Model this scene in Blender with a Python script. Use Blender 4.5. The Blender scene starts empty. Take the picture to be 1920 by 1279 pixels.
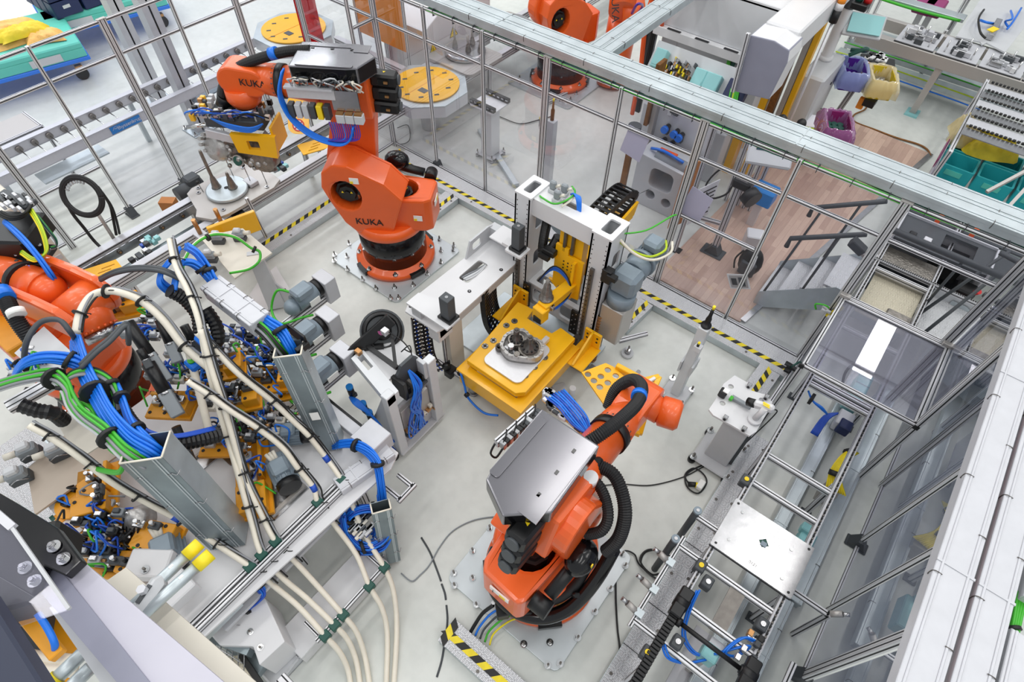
import bpy, bmesh, math, random
from mathutils import Vector as V, Matrix, geometry
random.seed(7)
SC=bpy.context.scene; COL=SC.collection
pi=math.pi; sin=math.sin; cos=math.cos
# ---------------------------------------------------------------- camera
YAW,PIT,ROL,FPX,CH=2.21104953,0.918505948,0.0326871114,1112.51,5.5
fh=V((cos(YAW),sin(YAW),0)); fwd=cos(PIT)*fh-V((0,0,sin(PIT)))
rt=fwd.cross(V((0,0,1))).normalized(); up=rt.cross(fwd)
R_=cos(ROL)*rt+sin(ROL)*up; U_=-sin(ROL)*rt+cos(ROL)*up
cam=bpy.data.cameras.new('camera'); cam.sensor_width=36; cam.lens=36*FPX/1920; cam.clip_start=.05; cam.clip_end=200
co=bpy.data.objects.new('camera',cam); COL.objects.link(co)
co.matrix_world=Matrix(((R_.x,U_.x,-fwd.x,0),(R_.y,U_.y,-fwd.y,0),(R_.z,U_.z,-fwd.z,CH),(0,0,0,1)))
SC.camera=co
def ray(px,py): return R_*((px-960)/FPX)+U_*(-(py-639.5)/FPX)+fwd
def g(px,py,z=0):                      # survey point on the level z seen at a photo position
    d=ray(px,py); return V((0,0,CH))+d*((z-CH)/d.z)
def gx(px,py,x): d=ray(px,py); return V((0,0,CH))+d*(x/d.x)
def gy(px,py,y): d=ray(px,py); return V((0,0,CH))+d*(y/d.y)
# ---------------------------------------------------------------- materials
def lin(h):
    h=h.lstrip('#'); f=lambda c:(c/12.92 if c<=.04045 else ((c+.055)/1.055)**2.4)
    return tuple(f(int(h[i:i+2],16)/255) for i in (0,2,4))+(1,)
MATS={}
def mat(name,col,rough=.5,metal=0,noise=0,nscale=8,bump=0,bscale=60,coat=0,emit=None):
    m=bpy.data.materials.new(name); m.use_nodes=True; n=m.node_tree; b=n.nodes['Principled BSDF']
    c=lin(col); b.inputs['Base Color'].default_value=c; b.inputs['Roughness'].default_value=rough; b.inputs['Metallic'].default_value=metal
    if coat: b.inputs['Coat Weight'].default_value=coat; b.inputs['Coat Roughness'].default_value=.08
    tc=n.nodes.new('ShaderNodeTexCoord')
    if noise:
        t=n.nodes.new('ShaderNodeTexNoise'); t.inputs['Scale'].default_value=nscale; t.inputs['Detail'].default_value=5
        n.links.new(tc.outputs['Object'],t.inputs['Vector'])
        r=n.nodes.new('ShaderNodeMapRange'); r.inputs[1].default_value=.3; r.inputs[2].default_value=.7; r.inputs[3].default_value=1-noise; r.inputs[4].default_value=1+noise*.5
        n.links.new(t.outputs['Fac'],r.inputs[0])
        x=n.nodes.new('ShaderNodeVectorMath'); x.operation='SCALE'; x.inputs[0].default_value=c[:3]; n.links.new(r.outputs[0],x.inputs['Scale']); n.links.new(x.outputs[0],b.inputs['Base Color'])
    if bump:
        t2=n.nodes.new('ShaderNodeTexNoise'); t2.inputs['Scale'].default_value=bscale; n.links.new(tc.outputs['Object'],t2.inputs['Vector'])
        bp=n.nodes.new('ShaderNodeBump'); bp.inputs['Strength'].default_value=bump; bp.inputs['Distance'].default_value=.01
        n.links.new(t2.outputs['Fac'],bp.inputs['Height']); n.links.new(bp.outputs[0],b.inputs['Normal'])
    if emit: b.inputs['Emission Color'].default_value=lin(emit); b.inputs['Emission Strength'].default_value=2
    MATS[name]=m; return m
mat('alu','#d9d9dc',.36,.4,.04,30); mat('alud','#b3afab',.4,.45); mat('groove','#17171a',.6); mat('alw','#c6c7cc',.4,.2,.04,12)
mat('galv','#c3ccd0',.38,.65,.14,5); mat('galvd','#8f9ba0',.4,.7,.2,4); mat('steel','#b4b4b6',.25,.9,.12,14); mat('chrome','#dadada',.12,1); mat('dsteel','#6e6a66',.35,.8,.2,20)
mat('floorplate','#c6cccf',.35,.45,.1,3)
mat('white','#d9d9db',.42,0,.03,4); mat('cream','#d9d3c6',.45,0,.04,5); mat('lgrey','#c3c5c8',.45,0,.03,6); mat('grey','#8d9398',.5,0,.08,9); mat('motor','#84929d',.42,.1,.1,10)
mat('dgrey','#43474b',.5,0,.08,12); mat('black','#0d0d0f',.42,0,.1,20); mat('blackg','#0e0e11',.16,.1); mat('rubber','#1b1b1d',.6,0,.1,25)
mat('cover','#737277',.2,.6,.06,2,coat=.3)  # grey base stands in for the bright ceiling reflected on black box covers
mat('orange','#e65f20',.36,0,.05,4,coat=.25); mat('yellow','#f2b50f',.36,0,.05,5,coat=.2); mat('ochre','#e39a14',.4,0,.1,6); mat('hazy','#f0d91e',.45,0,.1,20); mat('hazb','#1a1a1a',.55,0,.1,20)
mat('blue','#1673df',.35); mat('dblue','#1f4fb8',.35); mat('cable','#e9e2d2',.4,0,.05,15); mat('gcab','#8b8d92',.45); mat('green','#3fae2a',.4); mat('dgreen','#144d42',.45); mat('lime','#b8cf24',.4); mat('red','#c62222',.4); mat('ored','#e2571e',.4)
mat('teal','#8fc9cb',.45); mat('turq','#5cc5b4',.5,0,.05,6); mat('turqd','#2aa7ad',.4,0,.05,6); mat('navy','#14234f',.45); mat('slate','#2b3145',.5); mat('taupe','#b9ab9c',.45,0,.05,5); mat('bgrey','#8f90a0',.4,0,.05,6); mat('beamw','#c2c0cc',.45,0,.03,5); mat('brownr','#5d4a44',.45); mat('signblue','#1580cf',.4); mat('paper','#e9e9ee',.7); mat('paperl','#d9d6e6',.7); mat('card','#b5763f',.7,0,.1,6)
mat('sack','#eab566',.6,0,.15,10,.6,18); mat('ysack','#e0c62c',.6,0,.15,10,.5,14); mat('magenta','#8e2468',.4); mat('purple','#5b2f9e',.35); mat('pvc','#d9d3ea',.3); mat('gear','#8f8a84',.35,.8,.25,25,.5,40); mat('cast','#bab8b6',.38,.75,.2,18,.4,30); mat('copper','#b98a5a',.35,.8); mat('label','#eeeeea',.6); mat('ylabel','#f2d21c',.5)
mat('ink','#15151a',.6); mat('postw','#d4d6d9',.4,.1,.03,6); mat('lens','#163a52',.1); mat('rust','#8d5f33',.5,.5,.3,20)
mat('lampo','#ff9a2a',.3); mat('sredpane','#d8202a',.3)
def glass(name,tint,base,refl=.5,milk=0,rough=0.0):
    m=bpy.data.materials.new(name); m.use_nodes=True; n=m.node_tree; n.nodes.clear()
    o=n.nodes.new('ShaderNodeOutputMaterial'); t=n.nodes.new('ShaderNodeBsdfTransparent'); t.inputs[0].default_value=lin(tint)
    gl=n.nodes.new('ShaderNodeBsdfGlossy'); gl.inputs['Roughness'].default_value=rough; f=n.nodes.new('ShaderNodeFresnel'); f.inputs[0].default_value=1.4
    mr=n.nodes.new('ShaderNodeMath'); mr.operation='MULTIPLY'; mr.inputs[1].default_value=refl; n.links.new(f.outputs[0],mr.inputs[0])
    x=n.nodes.new('ShaderNodeMixShader'); n.links.new(mr.outputs[0],x.inputs[0]); n.links.new(t.outputs[0],x.inputs[1]); n.links.new(gl.outputs[0],x.inputs[2])
    last=x
    if milk:
        d=n.nodes.new('ShaderNodeBsdfDiffuse'); d.inputs[0].default_value=lin(base); y=n.nodes.new('ShaderNodeMixShader'); y.inputs[0].default_value=milk
        n.links.new(x.outputs[0],y.inputs[1]); n.links.new(d.outputs[0],y.inputs[2]); last=y
    n.links.new(last.outputs[0],o.inputs[0]); MATS[name]=m
glass('pane','#f7f7fa','#e8e8f4',.16,.012); glass('hood','#f4f4fb','#dcdcec',.8,.07); glass('smoke','#cfd2dd','#8a8fa0',.6,.03); glass('redpane','#e04048','#c02028',.5,.35); glass('orpane','#f0a020','#f09a10',.4,.72); glass('film','#e6e2f0','#e0dcea',.5,.35); glass('filmy','#f6eccb','#efe2b4',.5,.45); glass('filmb','#c9d2f2','#a9b8ea',.5,.45); glass('filmp','#d8b0d4','#b070a8',.5,.4)
def checker(name,col,sc=22):
    m=bpy.data.materials.new(name); m.use_nodes=True; n=m.node_tree; b=n.nodes['Principled BSDF']
    b.inputs['Base Color'].default_value=lin(col); b.inputs['Roughness'].default_value=.36; b.inputs['Metallic'].default_value=.15
    tc=n.nodes.new('ShaderNodeTexCoord'); outs=[]
    for k,(sx,sy) in enumerate(((2.6,.75),(.75,2.6))):
        mp=n.nodes.new('ShaderNodeMapping'); mp.inputs['Rotation'].default_value=(0,0,pi/4); mp.inputs['Scale'].default_value=(sx*sc,sy*sc,sc)
        n.links.new(tc.outputs['Object'],mp.inputs[0]); v=n.nodes.new('ShaderNodeTexVoronoi'); v.inputs['Scale'].default_value=1; v.inputs['Randomness'].default_value=0; v.voronoi_dimensions='2D'
        n.links.new(mp.outputs[0],v.inputs['Vector']); outs.append(v.outputs['Distance'])
    mp=n.nodes.new('ShaderNodeMapping'); mp.inputs['Rotation'].default_value=(0,0,pi/4); n.links.new(tc.outputs['Object'],mp.inputs[0])
    ck=n.nodes.new('ShaderNodeTexChecker'); ck.inputs['Scale'].default_value=sc*.75; ck.inputs[1].default_value=(1,1,1,1); ck.inputs[2].default_value=(0,0,0,1); n.links.new(mp.outputs[0],ck.inputs[0])
    mx=n.nodes.new('ShaderNodeMix'); n.links.new(ck.outputs['Fac'],mx.inputs[0]); n.links.new(outs[0],mx.inputs[2]); n.links.new(outs[1],mx.inputs[3])
    rr=n.nodes.new('ShaderNodeMapRange'); rr.inputs[1].default_value=.25; rr.inputs[2].default_value=.4; rr.inputs[3].default_value=1; rr.inputs[4].default_value=0; n.links.new(mx.outputs[0],rr.inputs[0])
    bp=n.nodes.new('ShaderNodeBump'); bp.inputs['Strength'].default_value=1; bp.inputs['Distance'].default_value=.007; n.links.new(rr.outputs[0],bp.inputs['Height']); n.links.new(bp.outputs[0],b.inputs['Normal'])
    MATS[name]=m
checker('checker','#d4d5d8'); checker('checkerw','#cfc7b2')
# floor: greenish grey epoxy with faint broad cleaning bands and scuffs
def floor_mat():
    m=bpy.data.materials.new('floor'); m.use_nodes=True; n=m.node_tree; b=n.nodes['Principled BSDF']; tc=n.nodes.new('ShaderNodeTexCoord')
    t=n.nodes.new('ShaderNodeTexNoise'); t.inputs['Scale'].default_value=.9; t.inputs['Detail'].default_value=6; n.links.new(tc.outputs['Object'],t.inputs[0])
    t2=n.nodes.new('ShaderNodeTexNoise'); t2.inputs['Scale'].default_value=9; t2.inputs['Detail'].default_value=8; n.links.new(tc.outputs['Object'],t2.inputs[0])
    cr=n.nodes.new('ShaderNodeValToRGB'); cr.color_ramp.elements[0].position=.3; cr.color_ramp.elements[0].color=lin('#ccd0cb'); cr.color_ramp.elements[1].position=.7; cr.color_ramp.elements[1].color=lin('#dadcd7'); n.links.new(t.outputs['Fac'],cr.inputs[0])
    r2=n.nodes.new('ShaderNodeMapRange'); r2.inputs[1].default_value=.35; r2.inputs[2].default_value=.6; r2.inputs[3].default_value=.94; r2.inputs[4].default_value=1; n.links.new(t2.outputs['Fac'],r2.inputs[0])
    x=n.nodes.new('ShaderNodeVectorMath'); x.operation='SCALE'; n.links.new(cr.outputs[0],x.inputs[0]); n.links.new(r2.outputs[0],x.inputs['Scale']); n.links.new(x.outputs[0],b.inputs['Base Color'])
    b.inputs['Roughness'].default_value=.3; b.inputs['Specular IOR Level'].default_value=.45; MATS['floor']=m
floor_mat()
def wood_mat():
    m=bpy.data.materials.new('wood'); m.use_nodes=True; n=m.node_tree; b=n.nodes['Principled BSDF']; tc=n.nodes.new('ShaderNodeTexCoord')
    mp=n.nodes.new('ShaderNodeMapping'); mp.inputs['Rotation'].default_value=(0,0,pi/2); n.links.new(tc.outputs['Object'],mp.inputs[0])
    br=n.nodes.new('ShaderNodeTexBrick'); br.offset=.37; br.inputs['Color1'].default_value=lin('#d2b5a3'); br.inputs['Color2'].default_value=lin('#b8998a'); br.inputs['Mortar'].default_value=lin('#a98b7c')
    br.inputs['Scale'].default_value=1; br.inputs['Mortar Size'].default_value=.0015; br.inputs['Brick Width'].default_value=.55; br.inputs['Row Height'].default_value=.075; n.links.new(mp.outputs[0],br.inputs[0])
    t=n.nodes.new('ShaderNodeTexNoise'); t.inputs['Scale'].default_value=6; mp2=n.nodes.new('ShaderNodeMapping'); mp2.inputs['Scale'].default_value=(8,1,1); n.links.new(tc.outputs['Object'],mp2.inputs[0]); n.links.new(mp2.outputs[0],t.inputs[0])
    r2=n.nodes.new('ShaderNodeMapRange'); r2.inputs[3].default_value=.88; r2.inputs[4].default_value=1.1; n.links.new(t.outputs['Fac'],r2.inputs[0])
    x=n.nodes.new('ShaderNodeVectorMath'); x.operation='SCALE'; n.links.new(br.outputs[0],x.inputs[0]); n.links.new(r2.outputs[0],x.inputs['Scale']); n.links.new(x.outputs[0],b.inputs['Base Color']); b.inputs['Roughness'].default_value=.4; MATS['wood']=m
wood_mat()
# ---------------------------------------------------------------- mesh builder
def frame(p0,p1,upv=None):
    d=(V(p1)-V(p0)); L=d.length; d=d.normalized() if L>1e-9 else V((0,0,1))
    u=V(upv) if upv is not None else (V((0,0,1)) if abs(d.z)<.95 else V((0,1,0)))
    s=d.cross(u); s=s.normalized() if s.length>1e-6 else d.orthogonal().normalized(); u=s.cross(d)
    return d,s,u,L
class M:
    def __init__(s,tm=None): s.v=[];s.f=[];s.m=[];s.sm=[];s.tm=tm
    def add(s,vs,fs,mt,smooth=False):
        b=len(s.v); s.v+=[(s.tm@V(p)) if s.tm else V(p) for p in vs]
        for f in fs: s.f.append([b+i for i in f]); s.m.append(mt); s.sm.append(smooth)
        return s
    def obox(s,c,ax,sz,mt,bev=0):      # centre, (ux,uy,uz), full sizes
        c=V(c); ux,uy,uz=[V(a) for a in ax]; hx,hy,hz=[abs(k)/2 for k in sz]
        if bev<=0:
            vs=[c+ux*(i*hx)+uy*(j*hy)+uz*(k*hz) for i in(-1,1) for j in(-1,1) for k in(-1,1)]
            return s.add(vs,[(0,1,3,2),(4,6,7,5),(0,4,5,1),(2,3,7,6),(0,2,6,4),(1,5,7,3)],mt)
        bev=min(bev,hx*.9,hy*.9,hz*.9); vs=[];ix={}
        for i in(-1,1):
            for j in(-1,1):
                for k in(-1,1):
                    for a in range(3):
                        e=[hx,hy,hz]; e=[e[q]-(bev if q!=a else 0) for q in range(3)]
                        ix[(i,j,k,a)]=len(vs); vs.append(c+ux*(i*e[0])+uy*(j*e[1])+uz*(k*e[2]))
        fs=[]
        for a in range(3):
            b_,c_=(a+1)%3,(a+2)%3
            for q in(-1,1):
                L=[]
                for (m1,m2) in((-1,-1),(1,-1),(1,1),(-1,1)):
                    t=[0,0,0]; t[a]=q;t[b_]=m1;t[c_]=m2; L.append(ix[(*t,a)])
                fs.append(L if q>0 else L[::-1])
            for q in(-1,1):
                for r in(-1,1):
                    t=[0,0,0]; t[b_]=q;t[c_]=r; t0=t[:];t0[a]=-1;t1=t[:];t1[a]=1
                    fs.append([ix[(*t0,b_)],ix[(*t1,b_)],ix[(*t1,c_)],ix[(*t0,c_)]])
        for i in(-1,1):
            for j in(-1,1):
                for k in(-1,1): fs.append([ix[(i,j,k,0)],ix[(i,j,k,1)],ix[(i,j,k,2)]])
        return s.add(vs,fs,mt)
    def box(s,a,b,mt,bev=0):
        a=V(a);b=V(b); return s.obox((a+b)/2,((1,0,0),(0,1,0),(0,0,1)),b-a,mt,bev)
    def bar(s,p0,p1,w,h,mt,upv=None,bev=0,off=(0,0)):
        d,sd,u,L=frame(p0,p1,upv); return s.obox((V(p0)+V(p1))/2+sd*off[0]+u*off[1],(d,sd,u),(L,w,h),mt,bev)
    def prof(s,p0,p1,w=.04,h=.04,upv=None,mt='alu',n=None):   # slotted aluminium extrusion
        d,sd,u,L=frame(p0,p1,upv); c=(V(p0)+V(p1))/2; s.obox(c,(d,sd,u),(L,w,h),mt,.003)
        for (a,b,ww,hh) in((sd,u,w,h),(u,sd,h,w)):
            k=max(1,round(hh/.045))
            for i in range(k):
                o=(i-(k-1)/2)*hh/k
                for q in(-1,1): s.obox(c+a*(q*(ww/2))+b*o,(d,a,b),(L*.998,.0024,.0095),'groove')
        return s
    def cyl(s,p0,p1,r,r1=None,mt='steel',n=16,cap=True,smooth=True):
        r1=r if r1 is None else r1; d,sd,u,L=frame(p0,p1); vs=[]
        for p,rr in((V(p0),r),(V(p1),r1)): vs+=[p+sd*(rr*cos(2*pi*i/n))+u*(rr*sin(2*pi*i/n)) for i in range(n)]
        s.add(vs,[(i,(i+1)%n,n+(i+1)%n,n+i) for i in range(n)],mt,smooth)
        if cap: b=len(s.v)-2*n; s.f+=[list(range(b+n-1,b-1,-1)),list(range(b+n,b+2*n))]; s.m+=[mt]*2; s.sm+=[False]*2
        return s
    def lathe(s,prof,o,axis=(0,0,1),mt='steel',n=24,smooth=True,upv=None):
        d,sd,u,_=frame((0,0,0),axis,upv); o=V(o); vs=[]
        for r,z in prof: vs+=[o+d*z+sd*(r*cos(2*pi*i/n))+u*(r*sin(2*pi*i/n)) for i in range(n)]
        fs=[(k*n+i,k*n+(i+1)%n,(k+1)*n+(i+1)%n,(k+1)*n+i) for k in range(len(prof)-1) for i in range(n)]
        s.add(vs,fs,mt,smooth); b=len(s.v)-len(vs)
        if prof[0][0]>1e-4: s.f.append(list(range(b+n-1,b-1,-1)));s.m.append(mt);s.sm.append(False)
        if prof[-1][0]>1e-4: e=len(s.v)-n; s.f.append(list(range(e,e+n)));s.m.append(mt);s.sm.append(False)
        return s
    def tube(s,pts,r,mt='black',n=8,k=4,ribs=0,radii=None):
        P=spline(pts,k); N=len(P); vs=[];prev=None
        for i,p in enumerate(P):
            t=(P[min(i+1,N-1)]-P[max(i-1,0)]); t=t.normalized() if t.length>1e-9 else V((0,0,1))
            if prev is None: sd=t.orthogonal().normalized()
            else: sd=prev-t*prev.dot(t); sd=sd.normalized() if sd.length>1e-6 else t.orthogonal().normalized()
            prev=sd; u=t.cross(sd); rr=r if radii is None else radii[min(len(radii)-1,int(i/max(1,N-1)*(len(radii)-1)+.5))]
            if ribs and i%2: rr*=ribs
            vs+=[p+sd*(rr*cos(2*pi*j/n))+u*(rr*sin(2*pi*j/n)) for j in range(n)]
        fs=[(a*n+j,a*n+(j+1)%n,(a+1)*n+(j+1)%n,(a+1)*n+j) for a in range(N-1) for j in range(n)]
        fs+=[list(range(n-1,-1,-1)),list(range((N-1)*n,N*n))]
        return s.add(vs,fs,mt,not ribs)
    def ribbed(s,pts,r,mt='rubber',n=12,pitch=.016):
        P=spline(pts,8); L=sum((P[i+1]-P[i]).length for i in range(len(P)-1)); N=max(8,int(L/pitch)*2); Q=resample(P,N)
        return s.tube(Q,r,mt,n,1,ribs=.86)
    def prism(s,loops,h,mt,fr=None,side=None):   # loops: outer, holes (2D); frame (o,ux,uy,uz): extrude along uz
        if not isinstance(loops[0][0],(tuple,list,V)): loops=[loops]
        o,ux,uy,uz=fr or (V((0,0,0)),V((1,0,0)),V((0,1,0)),V((0,0,1))); o=V(o);ux=V(ux);uy=V(uy);uz=V(uz)
        L3=[[V((p[0],p[1],0)) for p in l] for l in loops]; tri=geometry.tessellate_polygon(L3); flat=[p for l in L3 for p in l]; n=len(flat)
        W=lambda p,z:o+ux*p.x+uy*p.y+uz*z
        vs=[W(p,0) for p in flat]+[W(p,h) for p in flat]; fs=[]
        for t in tri:
            a,b,c=[flat[i] for i in t]; cr=(b-a).cross(c-a).z
            if abs(cr)<1e-12: continue
            t=tuple(t) if cr>0 else tuple(t)[::-1]
            fs.append(tuple(n+i for i in t)); fs.append(t[::-1])
        ns=len(fs); b=0
        for l in L3:
            k=len(l); ar=sum(l[i].x*l[(i+1)%k].y-l[(i+1)%k].x*l[i].y for i in range(k)); hole=b>0; fl=(ar>0)!=hole
            for i in range(k):
                q=(b+i,b+(i+1)%k,n+b+(i+1)%k,n+b+i); fs.append(q if fl else q[::-1])
            b+=k
        s.add(vs,fs[:ns],mt); base=len(s.v)-len(vs)
        for f in fs[ns:]: s.f.append([base+i for i in f]); s.m.append(side or mt); s.sm.append(False)
        return s
    def sph(s,c,r,mt,n=14,sc=(1,1,1)):
        c=V(c); prof=[(sin(pi*i/(n//2)),-cos(pi*i/(n//2))) for i in range(n//2+1)]; vs=[]
        for rr,z in prof: vs+=[c+V((rr*cos(2*pi*j/n)*r*sc[0],rr*sin(2*pi*j/n)*r*sc[1],z*r*sc[2])) for j in range(n)]
        return s.add(vs,[(k*n+j,k*n+(j+1)%n,(k+1)*n+(j+1)%n,(k+1)*n+j) for k in range(n//2) for j in range(n)],mt,True)
    def bolt(s,p,r=.02,h=.05,mt='chrome',ax=(0,0,1)):
        p=V(p);a=V(ax); s.cyl(p,p+a*h*.12,r*1.5,mt=mt,n=14); s.cyl(p+a*h*.12,p+a*h*.5,r,mt=mt,n=6,smooth=False); s.cyl(p+a*h*.5,p+a*h,r*.5,mt='dsteel',n=8); return s
def spline(pts,k):
    P=[V(p) for p in pts]
    if k<=1 or len(P)<3: return P
    out=[]
    for i in range(len(P)-1):
        a=P[max(i-1,0)];b=P[i];c=P[i+1];d=P[min(i+2,len(P)-1)]
        for j in range(k):
            t=j/k; out.append(.5*((2*b)+(c-a)*t+(2*a-5*b+4*c-d)*t*t+(3*b-a-3*c+d)*t**3))
    return out+[P[-1]]
def resample(P,N):
    L=[0]
    for i in range(len(P)-1): L.append(L[-1]+(P[i+1]-P[i]).length)
    out=[];j=0
    for i in range(N):
        t=L[-1]*i/(N-1)
        while j<len(P)-2 and L[j+1]<t: j+=1
        e=L[j+1]-L[j]; out.append(P[j].lerp(P[j+1],(t-L[j])/e if e>1e-9 else 0))
    return out
def mesh_obj(name,m,parent=None,bevel=0):
    lo=V((min(p.x for p in m.v),min(p.y for p in m.v),min(p.z for p in m.v))); hi=V((max(p.x for p in m.v),max(p.y for p in m.v),max(p.z for p in m.v)))
    c=V(((lo.x+hi.x)/2,(lo.y+hi.y)/2,lo.z)); me=bpy.data.meshes.new(name); me.from_pydata([p-c for p in m.v],[],m.f)
    ms=[]; 
    for k in m.m:
        if k not in ms: ms.append(k)
    for k in ms: me.materials.append(MATS[k])
    me.polygons.foreach_set('material_index',[ms.index(k) for k in m.m]); me.polygons.foreach_set('use_smooth',m.sm)
    if bevel:
        bm=bmesh.new(); bm.from_mesh(me); es=[e for e in bm.edges if len(e.link_faces)==2 and e.calc_face_angle(0)>.5]
        bmesh.ops.remove_doubles(bm,verts=bm.verts,dist=1e-5); es=[e for e in bm.edges if len(e.link_faces)==2 and e.calc_face_angle(0)>.5]
        bmesh.ops.bevel(bm,geom=es,offset=bevel,segments=2,affect='EDGES',profile=.6); bm.to_mesh(me); bm.free()
    me.update(); o=bpy.data.objects.new(name,me); COL.objects.link(o); o.location=c
    if parent is not None: o.parent=parent; pw=parent.get('_w'); o.matrix_parent_inverse=Matrix.Translation(-V(WLOC[parent.name]))
    WLOC[o.name]=c; return o
WLOC={}
def T(name,label,cat,loc,group=None):
    o=bpy.data.objects.new(name,None); o.empty_display_size=.1; COL.objects.link(o); o.location=loc; o['label']=label; o['category']=cat; WLOC[o.name]=V(loc)
    if group: o['group']=group
    return o
def P(name,m,par,label=None,bevel=0):
    o=mesh_obj(name,m,par,bevel)
    if label: o['label']=label
    return o
def ONE(name,m,label,cat,group=None,bevel=0,kind=None):
    o=mesh_obj(name,m,None,bevel); o['label']=label; o['category']=cat
    if group: o['group']=group
    if kind: o['kind']=kind
    return o
def S(name,m): o=mesh_obj(name,m); o['kind']='structure'; return o
def copy_tree(o,d,label=None,rot=None):
    def cp(q,par):
        c=q.copy(); COL.objects.link(c)
        if par is not None: c.parent=par; c.matrix_parent_inverse=q.matrix_parent_inverse.copy()
        WLOC[c.name]=WLOC[q.name]
        for ch in [x for x in KIDS.get(q.name,[])]: cp(ch,c)
        return c
    c=cp(o,None); c.location=V(c.location)+V(d)
    if rot: c.rotation_euler.z+=rot
    if label: c['label']=label
    return c
KIDS={}
def index_kids():
    KIDS.clear()
    for o in COL.objects:
        if o.parent: KIDS.setdefault(o.parent.name,[]).append(o)
def text(name,s,par,pos,ux,uy,size,mt='ink',depth=.002):
    cu=bpy.data.curves.new(name,'FONT'); cu.body=s; cu.size=size; cu.extrude=depth/2; cu.align_x='CENTER'; cu.align_y='CENTER'
    t=bpy.data.objects.new(name,cu); me=bpy.data.meshes.new_from_object(t); bpy.data.objects.remove(t); me.materials.clear(); me.materials.append(MATS[mt])
    ux=V(ux).normalized(); uy=V(uy).normalized(); uz=ux.cross(uy); o=bpy.data.objects.new(name,me); COL.objects.link(o)
    mw=Matrix(((ux.x,uy.x,uz.x,pos[0]),(ux.y,uy.y,uz.y,pos[1]),(ux.z,uy.z,uz.z,pos[2]),(0,0,0,1))); o.matrix_basis=mw
    if par is not None: o.parent=par; o.matrix_parent_inverse=Matrix.Translation(-V(WLOC[par.name]))
    WLOC[o.name]=V(pos); return o
def hazard(m,p0,p1,w,z=None,step=.07,t=.003):   # slanted yellow and black tape
    p0=V(p0);p1=V(p1); d=(p1-p0); L=d.length; d.normalize(); s=V((-d.y,d.x,0)); n=max(2,int(L/step))
    for i in range(n):
        a=p0+d*(L*i/n); b=p0+d*(L*(i+1)/n); k=d*min(w,step)*.9; u=V((0,0,t))
        q=[a-s*w/2-k/2,b-s*w/2-k/2,b+s*w/2+k/2,a+s*w/2+k/2]
        m.add([x for x in q]+[x+u for x in q],[(4,5,6,7),(0,1,5,4),(1,2,6,5),(2,3,7,6),(3,0,4,7)],'hazy' if i%2 else 'hazb')
    return m
def rrect(w,h,r,n=4,cx=0,cy=0):
    out=[]
    for (sx,sy,a0) in((1,1,0),(-1,1,pi/2),(-1,-1,pi),(1,-1,1.5*pi)):
        for i in range(n+1):
            a=a0+pi/2*i/n; out.append((cx+sx*(w/2-r)+r*cos(a),cy+sy*(h/2-r)+r*sin(a)))
    return out
def circ(cx,cy,r,n=16,ry=None): return [(cx+r*cos(2*pi*i/n),cy+(ry or r)*sin(2*pi*i/n)) for i in range(n)]
X=V((1,0,0));Y=V((0,1,0));Z=V((0,0,1))

def crumple(c,L,W,H,mt,ang=0,seed=1,n=18):   # folded, wrinkled sheet or bag lying flat
    m=M(); rd=random.Random(seed); k=[(rd.uniform(3,11),rd.uniform(3,11),rd.uniform(0,6.3)) for _ in range(5)]; ux=V((cos(ang),sin(ang),0)); uy=V((-sin(ang),cos(ang),0)); c=V(c); vs=[]
    for i in range(n+1):
        for j in range(n+1):
            u,v=i/n*2-1,j/n*2-1; e=(1-abs(u)**5)*(1-abs(v)**5); h=sum(abs(sin(a*u+b*v+p)) for a,b,p in k)/5; r=1+.1*sin(3*u+5*v+k[0][2])
            vs.append(c+ux*(u*L/2*r)+uy*(v*W/2*r)+Z*(H*e*(.35+.9*h)))
    m.add(vs,[(i*(n+1)+j,(i+1)*(n+1)+j,(i+1)*(n+1)+j+1,i*(n+1)+j+1) for i in range(n) for j in range(n)],mt,True)
    b=[c+ux*(u*L/2*.9)+uy*(v*W/2*.9) for u,v in((-1,-1),(-1,1),(1,1),(1,-1))]; m.add(b,[(0,1,2,3)],mt); return m
# ================================================================ setting and light
w=bpy.data.worlds.new('hall'); SC.world=w; w.use_nodes=True; bg=w.node_tree.nodes['Background']; bg.inputs[0].default_value=(.93,.97,1,1); bg.inputs[1].default_value=.5
def area(name,loc,sx,sy,e,col=(1,.98,.95)):
    l=bpy.data.lights.new(name,'AREA'); l.shape='RECTANGLE'; l.size=sx; l.size_y=sy; l.energy=e; l.color=col
    o=bpy.data.objects.new(name,l); COL.objects.link(o); o.location=loc; return o
for x in (-14,-10,-6,-2,2,6):
    for y in (-1,6,13): area('hall_light',(x,y,9.5),.5,4.5,75)
for x in (-24,-20,-16): 
    for y in (3,9): area('hall_light',(x,y,9.5),.5,4.5,170,(.93,.97,1))  # added area lights brighten the far-left floor, in place of daylight there
SC.view_settings.view_transform='Standard'; SC.view_settings.look='None'; SC.view_settings.gamma=1; SC.view_settings.exposure=.42
SC.cycles.max_bounces=7; SC.cycles.transparent_max_bounces=24; SC.cycles.sample_clamp_indirect=4; SC.cycles.caustics_reflective=False; SC.cycles.caustics_refractive=False
m=M(); m.box((-30,-6,-.1),(12,40,0),'floor'); S('floor',m)
m=M(); m.box((-30,40,0),(12,40.2,10),'lgrey'); S('wall_back',m)
m=M(); m.box((-30.2,-6,0),(-30,40,10),'lgrey'); S('wall_left',m)
m=M(); m.prism([(-1.75,5.32),(-.55,5.32),(.05,9.0),(.3,10.4),(-.95,10.5),(-1.6,9.0)],.02,'wood'); S('wood_platform',m)
m=M(); m.bar((-.53,5.35,.012),(.32,10.4,.012),.07,.03,'steel'); o=S('trim_1',m)

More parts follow.
